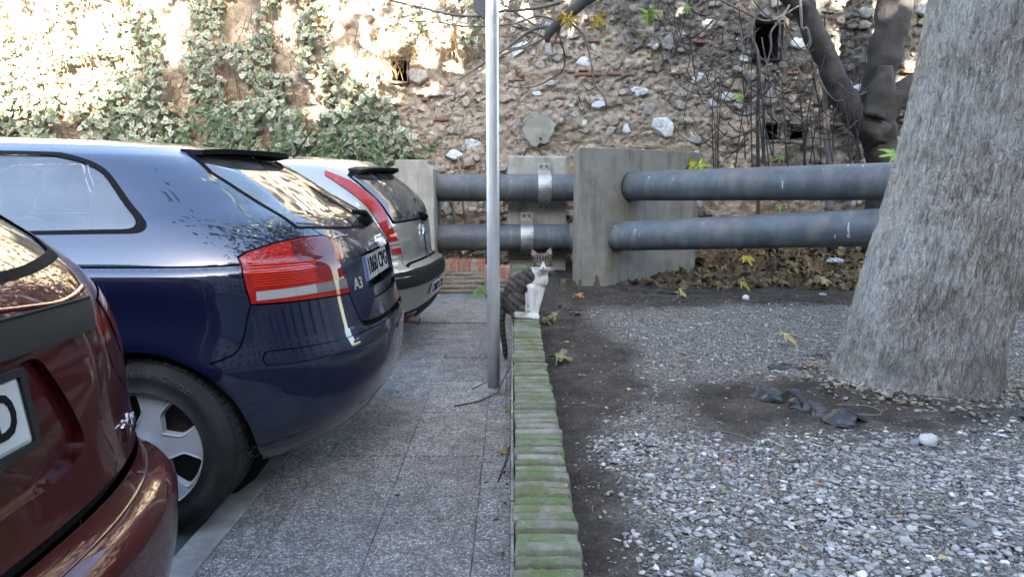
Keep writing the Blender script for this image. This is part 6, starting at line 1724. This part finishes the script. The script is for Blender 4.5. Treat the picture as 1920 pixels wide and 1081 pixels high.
# badge of four rings, model letters, wiper, spoiler, aerial
q = MB()
for k in range(4):
    a = [(.0375 * (k - 1.5) + .0262 * math.cos(t), .0262 * math.sin(t), 0.004) for t in np.linspace(0, 2 * math.pi, 29)]; q.tube(a, .0042, 6, False)
c.put('ring_badge', mesh('ring_badge', q.v, q.f, M_chrome, True), (0.02, .990), lift=.012)
text_on(c, 'model_badge', text_mesh('A3', .066, .0018, M_chrome, True), .40, .852, 1, M_badge)
bead(c, 'hatch_crease', [(.487, 1.040), (.42, 1.048), (.35, 1.040), (.29, 1.012), (.25, .97)], .0045, M_blue, -.001)
def wiper(car, p, up, arm, label=None):
    P, N = car.frame(p); o = MB(); a = Vector(P)
    o.tube([a - N * .01, a + N * .03, a + N * .045], [.032, .030, .018], 16)
    bl = car.frame(arm)[0]; dn = car.frame(arm)[1]
    o.tube([a + N * .032, a.lerp(bl, .4) + N * .045, bl + dn * .022], [.016, .014, .010], 8)
    o.build('rear_wiper', M_rubber, car.root, smooth=True, local=True)
wiper(c, (.0, 1.085), None, (.10, 1.12))
def spoiler(car, pts, back, drop, th, mat, und, thick_end=.012):
    A2 = np.array(smooth_line(pts, 6)); P, N = car.s.frame(A2[:, 0], A2[:, 1]); B2 = P[::-1][:-1] * [1, -1, 1] if False else P * [1, -1, 1]
    row = np.concatenate([P[::-1], B2[1:]]); n = len(row)
    k = np.linspace(-1, 1, n); bk = back * (1 - .25 * np.abs(k) ** 3)
    tip = row + np.stack([bk, 0 * bk, -drop * np.ones(n)], 1)
    v = np.concatenate([row + [0, 0, .010], tip + [0, 0, thick_end / 2], tip - [0, 0, thick_end / 2], row - [.0, 0, th]])
    f = [(i + a * n, i + 1 + a * n, i + 1 + (a + 1) * n, i + (a + 1) * n) for a in range(3) for i in range(n - 1)]
    f += [(0, n, 2 * n, 3 * n), (n - 1, 4 * n - 1, 3 * n - 1, 2 * n - 1)]
    mi = [0] * (n - 1) + [1] * (2 * (n - 1)) + [0, 0]
    part('roof_spoiler', v, f, [mat, und], car.root, local=True, mi=mi)
spoiler(c, [(.0, 1.412), (.30, 1.412), (.55, 1.411), (.66, 1.405)], .115, .004, .012, M_blue, M_gap, .020)
# scrapes and mud low on the bumper corner
q = np.random.default_rng(4); mb = MB()
for k in range(14):
    s0 = q.uniform(.84, .93); z0 = q.uniform(.225, .30); d = c.s.frame(np.array([s0, s0 + q.uniform(-.02, .02)]), np.array([z0, z0 + q.uniform(-.008, .012)]))
    mb.tube([tuple(d[0][0] + d[1][0] * .001), tuple(d[0][1] + d[1][1] * .001)], [.0010, .0004], 4)
mb.build('bumper_scrape', simple('scraped_mud', (.16, .145, .115), .9), c.root, local=True)
# ---------------------------------------------------------------- maroon hatchback
M_maroon = paint('maroon_paint', (.034, .0008, .0016), dustamt=.008, metal=.1, rough=.5, ior=1.42, spec=.08)
prof = [(.20, .80, .24), (.28, .84, .10), (.40, .86, .03), (.52, .868, .005), (.60, .868, .0), (.635, .862, .02), (.66, .857, .07), (.75, .855, .085), (.88, .85, .09), (1.0, .838, .11), (1.08, .82, .15), (1.15, .79, .22), (1.2, .765, .28), (1.3, .71, .40), (1.4, .645, .52), (1.46, .58, .60)]
front = [(.2, 4.0), (.5, 4.15), (.7, 4.1), (.85, 3.8), (1.0, 3.4), (1.15, 3.2), (1.3, 3.0), (1.46, 2.75)]
r_ = thing('family_car', (0, 0, 0), 'maroon hatchback nearest the camera with a dark trim bar above its plate', 'car', 'cars parked rear to the slab pavement')
c = Car(CarSurf(prof, .62, 3.0, front, [(.82, .31), (3.4, .31)], .31, .355, Af=.7), (-.67, .84, 0), 0, r_)
c.seam([(.0, .688), (.40, .690), (.66, .700), (.70, .72)], .022, off_=-.020)
c.seam([(.70, .72), (.62, .80), (.52, .88), (.50, .93), (.52, .985), (.56, 1.03)], .006)
c.seam([('s', 1.5, 1.42), ('s', 1.48, 1.0), ('s', 1.40, .72), ('s', 1.62, .35)]); c.seam([('s', 2.5, 1.40), ('s', 2.5, .9), ('s', 2.5, .35)])
c.reg('rear_window_seal', [(.0, 1.095), (.40, 1.105), (.60, 1.118), (.665, 1.150), (.64, 1.40), (.57, 1.44), (.0, 1.445)], .001, M_gap, 'both', dom=False)
c.reg('rear_window', [(.0, 1.110), (.40, 1.120), (.59, 1.133), (.645, 1.160), (.62, 1.395), (.56, 1.425), (.0, 1.43)], -.003, M_glass, 'both', dom=False)
for k, (u0, u1) in enumerate(((.75, 1.45), (1.55, 2.45), (2.55, 3.1))):
    z1 = 1.40 if k < 2 else 1.33
    c.reg('side_window', [('s', u0 + .02, 1.10), ('s', u0 + (.22 if k == 0 else 0), z1), ('s', u1 - (.35 if k == 2 else 0), z1), ('s', u1, 1.10)], -.004, M_glass, 'part', r=.04)
c.reg('windscreen', [(c.s.S_end, 1.05), (c.s.S_end, 1.40), (c.s.S_end - .55, 1.38), (c.s.S_end - .60, 1.05)], -.003, M_glass, 'both', dom=False)
c.reg('tail_light', [(.565, 1.030), (.70, 1.045), (.86, 1.03), (.84, .93), (.80, .80), (.66, .875), (.60, .92)], .003, M_lred2, 'part', dom=False)
c.reg('reverse_light', [(.66, .915), (.76, .92), (.74, .87), (.67, .885)], .005, M_lclr, 'part', dom=False, parent='tail_light')
c.reg('trim_bar', [(.0, 1.052), (.30, 1.048), (.497, 1.040), (.495, 1.034), (.455, .990), (.30, .995), (.0, 1.000)], .010, M_trim, 'both', dom=False)
c.reg('plate_recess', roundpoly([(.0, .99), (.26, .985), (.345, .80), (.26, .775), (.0, .77)], [0, .02, .06, .05, 0], 6), -.016, M_maroon, 'both', dom=False)
c.arch_holes()
c.build(M_maroon)
c.cabin()
add_wheels(c, .31, .205, .3)
A_ = np.array(roundpoly([(.0, .99), (.26, .985), (.345, .80), (.26, .775), (.0, .77)], [0, .02, .06, .05, 0], 6)); P_, N_ = c.s.frame(A_[:, 0], A_[:, 1]); q = MB()
for sg in (1, -1):
    v = np.concatenate([P_ * [1, sg, 1], (P_ - N_ * .017) * [1, sg, 1]]); n = len(P_)
    q.add(v.tolist(), [(i, i + 1, n + i + 1, n + i) for i in range(n - 1)])
q.build('recess_wall', M_maroon, c.root, local=True)
number_plate(c, (0.0, .918), '0240 BKD', .37, .105, .0, up=(.05, 0, 1), frame=M_trim, eu=True)
bead(c, 'bumper_edge', [(.0, .648), (.3, .648), (.55, .652), (.72, .655), (.80, .650)], .004, M_maroon, .0)
c.put('engine_badge', text_mesh('TDdi', .052, .003, M_chrome, True), (.54, .757), lift=.004, side=-1)
bead(c, 'trim_edge', [(.0, 1.053), (.30, 1.049), (.497, 1.041)], .003, M_trim, .010)
bead(c, 'tailgate_crease', [(.0, 1.085), (.14, 1.076), (.30, 1.060), (.42, 1.052), (.56, 1.062)], .006, M_maroon, -.003)
wiper(c, (.0, 1.13), None, (.14, 1.17))
# ---------------------------------------------------------------- silver hatchback
M_silver = paint('silver_beige_paint', (.25, .236, .212), dustamt=.2, metal=.5)
prof = [(.20, .78, .18), (.26, .82, .10), (.34, .845, .05), (.50, .857, .010), (.56, .862, 0), (.635, .858, .008), (.66, .85, .06), (.69, .846, .105), (.85, .845, .115), (.95, .84, .125), (1.05, .81, .145), (1.12, .77, .18), (1.2, .72, .25), (1.3, .65, .37), (1.38, .57, .49), (1.42, .50, .56)]
front = [(.2, 4.0), (.5, 4.15), (.7, 4.1), (.85, 3.8), (1.0, 3.4), (1.15, 3.2), (1.3, 3.0), (1.42, 2.75)]
r_ = thing('hatchback_car', (0, 0, 0), 'silver beige hatchback with tall red lamps parked farthest, beside the concrete pillar', 'car', 'cars parked rear to the slab pavement')
c = Car(CarSurf(prof, .62, 2.7, front, [(.78, .31), (3.3, .31)], .31, .35, Af=.7), (-.590, 5.46, 0), math.radians(-5), r_)
c.reg('bumper_band', [(.0, .605), (.55, .590), (1.0, .580), (1.28, .57), (1.28, .51), (.9, .505), (.5, .510), (.0, .525)], .006, M_trim, 'both', dom=False)
c.reg('bumper_ledge', [(.0, .645), (.50, .640), (.75, .622), (.80, .600), (.55, .592), (.0, .607)], .002, M_trim, 'both', dom=False)
c.seam([(.0, .676), (.42, .672), (.55, .655)], .012); c.seam([(.55, .655), (.515, .70), (.505, .745)], .006); c.seam([(.612, .743), (.66, .66), (.70, .60)], .004)
c.reg('rear_window_seal', [(.0, .970), (.36, .972), (.585, .965), (.640, 1.05), (.705, 1.20), (.73, 1.31), (.66, 1.34), (.0, 1.36)], .001, M_gap, 'both', dom=False)
c.reg('rear_window', [(.0, .985), (.36, .987), (.565, .982), (.618, 1.05), (.680, 1.20), (.70, 1.30), (.64, 1.325), (.0, 1.345)], -.003, M_glass, 'both', dom=False)
c.reg('tail_light', [(.86, 1.345), (.75, 1.27), (.685, 1.155), (.640, 1.04), (.590, .928), (.548, .84), (.515, .748), (.612, .746), (.655, .84), (.695, .933), (.775, 1.083), (.86, 1.23), (.90, 1.31)], .006, M_lred, 'part', dom=False)
c.reg('indicator', [(.550, .842), (.541, .822), (.644, .819), (.653, .839)], .007, M_lclr, 'part', dom=False, parent='tail_light')
c.reg('reverse_light', [(.538, .813), (.530, .793), (.632, .790), (.641, .810)], .007, M_lclr, 'part', dom=False, parent='tail_light')
for k, (u0, u1) in enumerate(((.95, 1.4), (1.5, 2.35), (2.45, 3.0))):
    z1 = 1.33
    c.reg('side_window', [('s', u0 + .02, 1.06), ('s', u0 + (.12 if k == 0 else 0), z1), ('s', u1 - (.35 if k == 2 else 0), z1), ('s', u1, 1.06)], -.004, M_glass, 'part', r=.04)
c.reg('windscreen', [(c.s.S_end, 1.02), (c.s.S_end, 1.38), (c.s.S_end - .55, 1.36), (c.s.S_end - .60, 1.02)], -.003, M_glass, 'both', dom=False)
c.reg('lower_bumper', [(.0, .36), (.5, .33), (1.0, .30), (1.2, .30), (1.2, .2), (0, .2)], .003, M_trim, 'both', dom=False)
c.reg('fog_reflector', [(.40, .305), (.54, .300), (.54, .255), (.41, .26)], .006, M_lred2, 'part', dom=False)
c.arch_holes()
c.build(M_silver)
c.cabin()
add_wheels(c, .31, .205, .8)
number_plate(c, (0.0, .445), '2832 CVL', .48, .105, .008, eu=True)
q = MB()
for k in (0, 1):
    z0 = .022 - k * .040; q.tube([(-.045, z0 - .028, .004), (0, z0 + .012, .006), (.045, z0 - .028, .004)], .009, 6)
c.put('chevron_badge', mesh('chevron_badge', q.v, q.f, M_chrome), (0.05, .90), lift=.006)
text_on(c, 'maker_badge', text_mesh('citroën', .062, .003, M_chrome, True), .43, .850, 1, M_badge)
wiper(c, (.0, .985), None, (.15, 1.02))
spoiler(c, [(.0, 1.375), (.30, 1.372), (.55, 1.365), (.66, 1.35)], .13, .012, .03, M_trim, M_gap, .022)
MB().tube([(-1.06, -.25, 1.415), (-1.05, -.25, 1.455)], [.05, .02], 14).tube([(-1.06, -.25, 1.45), (-.90, -.25, 1.66)], [.006, .003], 8).build('aerial', M_rubber, c.root, smooth=True, local=True)
MB().tube([(-.22, -.42, .26), (-.11, -.42, .235), (-.07, -.42, .225)], .028, 16, False).build('exhaust_pipe', M_rust, c.root, smooth=True, local=True)
# ================================================================ the cat
def ell(mb, c, r, rot=(0, 0, 0), n=18):
    bm = bmesh.new(); bmesh.ops.create_uvsphere(bm, u_segments=n, v_segments=n // 2 + 2, radius=1)
    M = Matrix.Translation(c) @ Matrix.Rotation(rot[2], 4, 'Z') @ Matrix.Rotation(rot[1], 4, 'Y') @ Matrix.Rotation(rot[0], 4, 'X') @ Matrix.Diagonal((*r, 1))
    mb.add([tuple(M @ v.co) for v in bm.verts], [tuple(v.index for v in f.verts) for f in bm.faces]); bm.free()
def chain(mb, pts, n=14):
    """overlapping balls joined by tapered tubes: (x, y, z, r)"""
    Q = []
    for i in range(len(pts) - 1):
        a, b_ = np.array(pts[i]), np.array(pts[i + 1]); k = max(2, int(np.linalg.norm(a[:3] - b_[:3]) / .012))
        for j in range(k): Q.append(a + (b_ - a) * j / k)
    Q.append(np.array(pts[-1]))
    for q in Q: ell(mb, tuple(q[:3]), (q[3],) * 3, n=n)
b = MB()
# trunk: rump, belly, back, shoulders, chest
ell(b, (-.050, .015, .105), (.098, .088, .105)); ell(b, (-.038, .012, .175), (.082, .080, .095), (0, .35, 0)); ell(b, (.000, .0, .225), (.075, .072, .085), (0, .6, 0))
ell(b, (.045, -.008, .262), (.066, .066, .074)); ell(b, (.086, -.022, .255), (.066, .064, .088)); ell(b, (.092, -.024, .195), (.054, .058, .085))
ell(b, (.112, -.03, .305), (.056, .058, .060)); ell(b, (.03, .0, .12), (.06, .065, .07)); ell(b, (.132, -.05, .262), (.036, .036, .055))
# haunches
ell(b, (-.040, -.062, .088), (.074, .042, .082), (0, -.25, 0)); ell(b, (-.040, .085, .088), (.074, .040, .080), (0, -.25, 0))
chain(b, [(.0, -.078, .055, .040), (-.045, -.080, .030, .027), (-.02, -.086, .020, .020), (.03, -.088, .018, .019), (.055, -.09, .017, .020)])
chain(b, [(.0, .09, .055, .038), (-.04, .09, .028, .026), (.02, .092, .018, .019), (.055, .092, .017, .019)])
# fore legs and paws
chain(b, [(.062, -.055, .20, .040), (.060, -.066, .14, .030), (.062, -.074, .08, .0225), (.064, -.078, .030, .020), (.066, -.086, .019, .020), (.070, -.100, .016, .020)])
chain(b, [(.108, -.035, .20, .040), (.106, -.05, .14, .029), (.094, -.062, .08, .0215), (.087, -.07, .030, .019), (.088, -.082, .018, .020), (.092, -.098, .015, .020)])
for cx in (.070, .092):
    for k in (-1, 0, 1): ell(b, (cx + k * .0095, -.114 + abs(k) * .004, .010), (.0072, .012, .0095), n=10)
for k in (-1, 0, 1): ell(b, (.072 - abs(k) * .004, -.090 + k * .0095, .011), (.012, .0072, .009), n=10)
# head
ell(b, (.130, -.058, .383), (.064, .062, .054)); ell(b, (.127, -.070, .362), (.054, .050, .040)); ell(b, (.095, -.072, .355), (.030, .030, .028)); ell(b, (.165, -.074, .356), (.030, .030, .028))
ell(b, (.130, -.108, .350), (.028, .024, .021)); ell(b, (.119, -.118, .344), (.0165, .016, .0145), n=12); ell(b, (.143, -.118, .344), (.0165, .016, .0145), n=12)
ell(b, (.131, -.112, .330), (.014, .014, .010), n=12); ell(b, (.131, -.108, .374), (.014, .020, .024), (.5, 0, 0)); ell(b, (.130, -.085, .412), (.042, .03, .022))
ell(b, (.122, -.05, .325), (.050, .050, .045))
def ear(mb, base_c, tip, w, dx):
    bx, by, bz = base_c; tx, ty, tz = tip; rows = 7
    for i in range(rows):
        u = i / (rows - 1); c = Vector(base_c).lerp(Vector(tip), u); ww = w * (1 - u) ** .75 + .003
        for k in range(-2, 3):
            t = k / 2; ell(mb, (c.x + t * ww * .85 + dx * 0, c.y - .010 * abs(t) * (1 - u) + .004, c.z - .004 * abs(t)), (max(.0045, ww * .32), .0052, .010), n=8)
ear(b, (.087, -.048, .418), (.062, -.050, .458), .023, 0); ear(b, (.165, -.048, .424), (.180, -.050, .466), .023, 0)
# tail, hanging down the wall
chain(b, [(-.105, .01, .07, .034), (-.132, -.005, .03, .028), (-.136, -.018, -.03, .023), (-.128, -.024, -.12, .020), (-.116, -.028, -.20, .0185), (-.110, -.03, -.26, .0165), (-.108, -.03, -.285, .012)])
raw = bpy.data.objects.new('raw', mesh('raw', b.v, b.f)); COL.objects.link(raw)
m1 = raw.modifiers.new('r', 'REMESH'); m1.mode = 'VOXEL'; m1.voxel_size = .0034
m2 = raw.modifiers.new('s', 'SMOOTH'); m2.factor = .5; m2.iterations = 5
cm = bpy.data.meshes.new_from_object(raw.evaluated_get(bpy.context.evaluated_depsgraph_get())); bpy.data.objects.remove(raw)
n = len(cm.vertices); co = np.empty(n * 3); cm.vertices.foreach_get('co', co); co = co.reshape(-1, 3); nrm = np.empty(n * 3); cm.vertices.foreach_get('normal', nrm); nrm = nrm.reshape(-1, 3)
def coat(P):
    x, y, z = P[:, 0], P[:, 1], P[:, 2]
    wob = .012 * fnoise(x * 40, z * 40, 3, 4) + .006 * fnoise(y * 60, z * 60 + 9, 2, 6)
    base = np.array([.066, .055, .045]) * (1 + .35 * fnoise(x * 90 + y * 50, z * 90, 3, 2))[:, None]
    dark = np.array([.013, .012, .011])
    # flank stripes, slanting down to the right
    ph = (x * .62 + z * .80 + wob * 1.1) * 2 * np.pi / .040
    st = smoothstep(.15, .75, np.sin(ph)) * (.55 + .45 * smoothstep(-.3, .3, fnoise(x * 25, z * 18, 3, 12)))
    st = np.maximum(st, .85 * smoothstep(.0, .03, -x - .075 + .0 * z) * .5)
    st = np.maximum(st, smoothstep(.012, .0, abs(y - .012)) * (z > .1) * (nrm_up > .2))
    # tail rings
    tl = (x < -.09) & (z < .03); st = np.where(tl, .35 + .65 * smoothstep(-.1, .5, np.sin(z * 2 * np.pi / .034)), st)
    # head markings
    hd = z > .325 - .25 * (x - .13) * 0
    hd = (((x - .13) / .075) ** 2 + ((z - .395) / .085) ** 2 < 1) & (y < .03)
    hx = x - .130
    fore = smoothstep(.0, .55, np.cos((hx + wob * .35) * 2 * np.pi / (.0165 + .03 * abs(hx)))) * smoothstep(.383, .398, z)
    cheek = smoothstep(.1, .7, np.sin((z + abs(hx) * .45) * 2 * np.pi / .019)) * smoothstep(.030, .040, abs(hx)) * (z < .392)
    side = smoothstep(.020, .012, abs(abs(hx) - .040) ) * 0
    hs = np.maximum(fore, cheek)
    eyering = np.exp(-(((abs(hx) - .0285) / .0145) ** 2 + ((z - .371) / .0105) ** 2) ** 2)
    st = np.where(hd, np.clip(hs * .85 + .25, 0, .95), st)
    c = base * (1 - st[:, None]) + dark * st[:, None]
    tanh_ = np.array([.13, .10, .075]); k = (hd * .45 * (1 - hs))[:, None]; c = c * (1 - k) + tanh_ * k
    k = (eyering * hd * .55)[:, None]; c = c * (1 - k) + np.array([.24, .21, .16]) * k
    # white bib, legs, feet and muzzle
    white = np.array([.50, .49, .465]) * (1 + .05 * fnoise(x * 120, z * 120, 2, 3))[:, None]
    edge = np.interp(z, [.0, .03, .06, .10, .16, .225, .245, .27, .29, .31, .33], [.0, .0, .035, .042, .032, .030, .062, .078, .076, .066, .060]) + wob * .6
    wh = smoothstep(-.003, .006, x - edge) * (z < .342) * (y < .05)
    wh = np.maximum(wh, (z < .034 + .3 * wob) * (x > -.045) * (abs(y) > .03) * 1.0)
    wh = np.maximum(wh, smoothstep(.0, .01, x - (.015)) * (z < .17) * (y < -.035))
    wh = np.maximum(wh, (x > -.06) * (x < .02) * (z < .05) * (y < -.06) * smoothstep(-.06, -.04, x))
    mz = (z < .352 - .10 * np.clip(abs(hx) - .030, 0, .03) + .25 * wob) * (abs(hx) < .055) + (abs(hx) < .0065 + (.385 - z) * .28) * (z < .388)
    wh = np.where(hd, np.clip(mz, 0, 1) * (y < -.03) + (z < .34) * (x > .06) * 1.0, wh); wh = np.clip(wh, 0, 1)
    c = c * (1 - wh[:, None]) + white * wh[:, None]
    # ears
    for (bx, bz, tx, tz) in ((.087, .418, .062, .458), (.165, .424, .180, .466)):
        d = np.hypot(x - (bx + tx) / 2, (z - (bz + tz) / 2) * .8)
        inn = (d < .014) * (y < -.046) * (z > .420); rimk = (z > .43) * (d >= .014)
        c[inn > 0] = np.array([.26, .18, .15]); c[(rimk > 0) & (d < .035)] = np.array([.12, .10, .085])
    return np.clip(c, .01, .8)
nrm_up = nrm[:, 2]
cc = coat(co)
at_ = cm.color_attributes.new('Col', 'FLOAT_COLOR', 'POINT'); full = np.ones((n, 4), np.float32); full[:, :3] = cc; at_.data.foreach_set('color', full.ravel())
M_fur = attrmat('cat_fur', .85, .22, 240, .5, .002, .2)
cm.materials.clear(); cm.materials.append(M_fur); cm.polygons.foreach_set('use_smooth', np.ones(len(cm.polygons), bool))
CX, CY, CZ = .072, 4.735, .331
cat = thing('cat', (CX, CY, CZ), 'tabby and white cat sitting on the mossy brick wall, facing the camera', 'cat')
link(bpy.data.objects.new('body', cm), cat)
cat.scale = (1.07, 1.07, 1.03)
# short coat
rg = np.random.default_rng(2); k = 26000; idx = rg.integers(0, n, k); P0 = co[idx]; N0 = nrm[idx]; keep = ~((((P0[:, 0] - .13) / .05) ** 2 + ((P0[:, 2] - .36) / .035) ** 2 < 1) & (P0[:, 1] < -.08)); P0, N0, idx = P0[keep], N0[keep], idx[keep]; k = len(P0)
flow = np.stack([np.where(P0[:, 0] > .05, .15, -.5), np.full(k, -.1), np.full(k, -1.0)], 1) + rg.normal(0, .25, (k, 3))
flow -= N0 * (flow * N0).sum(1, keepdims=True); flow /= np.linalg.norm(flow, axis=1, keepdims=True) + 1e-9
ln = rg.uniform(.006, .012, (k, 1)) * np.where(P0[:, 2:3] > .33, .6, 1.0); sd = np.cross(flow, N0) * .0007
tip = P0 + flow * ln + N0 * ln * .32
V = np.stack([P0 - sd - N0 * .001, P0 + sd - N0 * .001, tip], 1).reshape(-1, 3); F = np.arange(k * 3).reshape(-1, 3)
fc = np.repeat(cc[idx] * rg.uniform(.8, 1.2, (k, 1)), 3, 0)
fo = part('fur', V, F, M_fur, cat, local=True, col=np.clip(fc, 0, .8)); tag(fo, kind='stuff')
M_eye = simple('amber_eye', (.42, .36, .10), .08, var=.2, scale=200, coat=1.0); M_pup = simple('pupil', (.004, .004, .004), .05, coat=1.0); M_nose = simple('pink_nose', (.42, .20, .17), .45)
for ex, ez in ((.1020, .3715), (.1580, .3735)):
    q = MB(); ell(q, (ex, -.1045, ez), (.0112, .0105, .0088), n=20); e = q.build('eye', M_eye, cat, smooth=True, local=True)
    q = MB(); ell(q, (ex, -.1130, ez), (.0026, .0028, .0074), n=14); q.build('pupil', M_pup, e, smooth=True, local=True)
    MB().tube([(ex - .0125, -.104, ez - .001), (ex - .0065, -.1125, ez + .0048), (ex, -.1150, ez + .0062), (ex + .0065, -.1125, ez + .0048), (ex + .0125, -.104, ez - .001)], [.001, .0018, .002, .0018, .001], 6).build('eyelid', M_pup, e, smooth=True, local=True)
    MB().tube([(ex - .0125, -.104, ez - .001), (ex - .0065, -.112, ez - .0060), (ex, -.1140, ez - .0082), (ex + .0065, -.112, ez - .0060), (ex + .0125, -.104, ez - .001)], [.0008, .0012, .0012, .0012, .0008], 6).build('eyelid', M_pup, e, smooth=True, local=True)
q = MB(); ell(q, (.131, -.1325, .3525), (.0068, .0045, .0045), n=12); q.build('nose', M_nose, cat, smooth=True, local=True)
MB().tube([(.131, -.1335, .3495), (.131, -.134, .343)], .0009, 5).tube([(.119, -.131, .338), (.125, -.134, .3385), (.131, -.134, .343), (.137, -.134, .3385), (.143, -.131, .338)], .0009, 5).build('mouth', M_pup, cat, local=True)
q = MB()
for s_ in (-1, 1):
    for k in range(5):
        a = (.131 + s_ * .016, -.130, .346 - k * .002); e = (.131 + s_ * (.075 + .01 * (k % 2)), -.118 + .004 * k, .352 - k * .013); md = tuple((Vector(a) + Vector(e)) / 2 + Vector((0, -.004, .004))); q.tube([a, md, e], [.0007, .0006, .0003], 4)
q.build('whisker', simple('white_whisker', (.8, .8, .8), .4), cat, local=True)
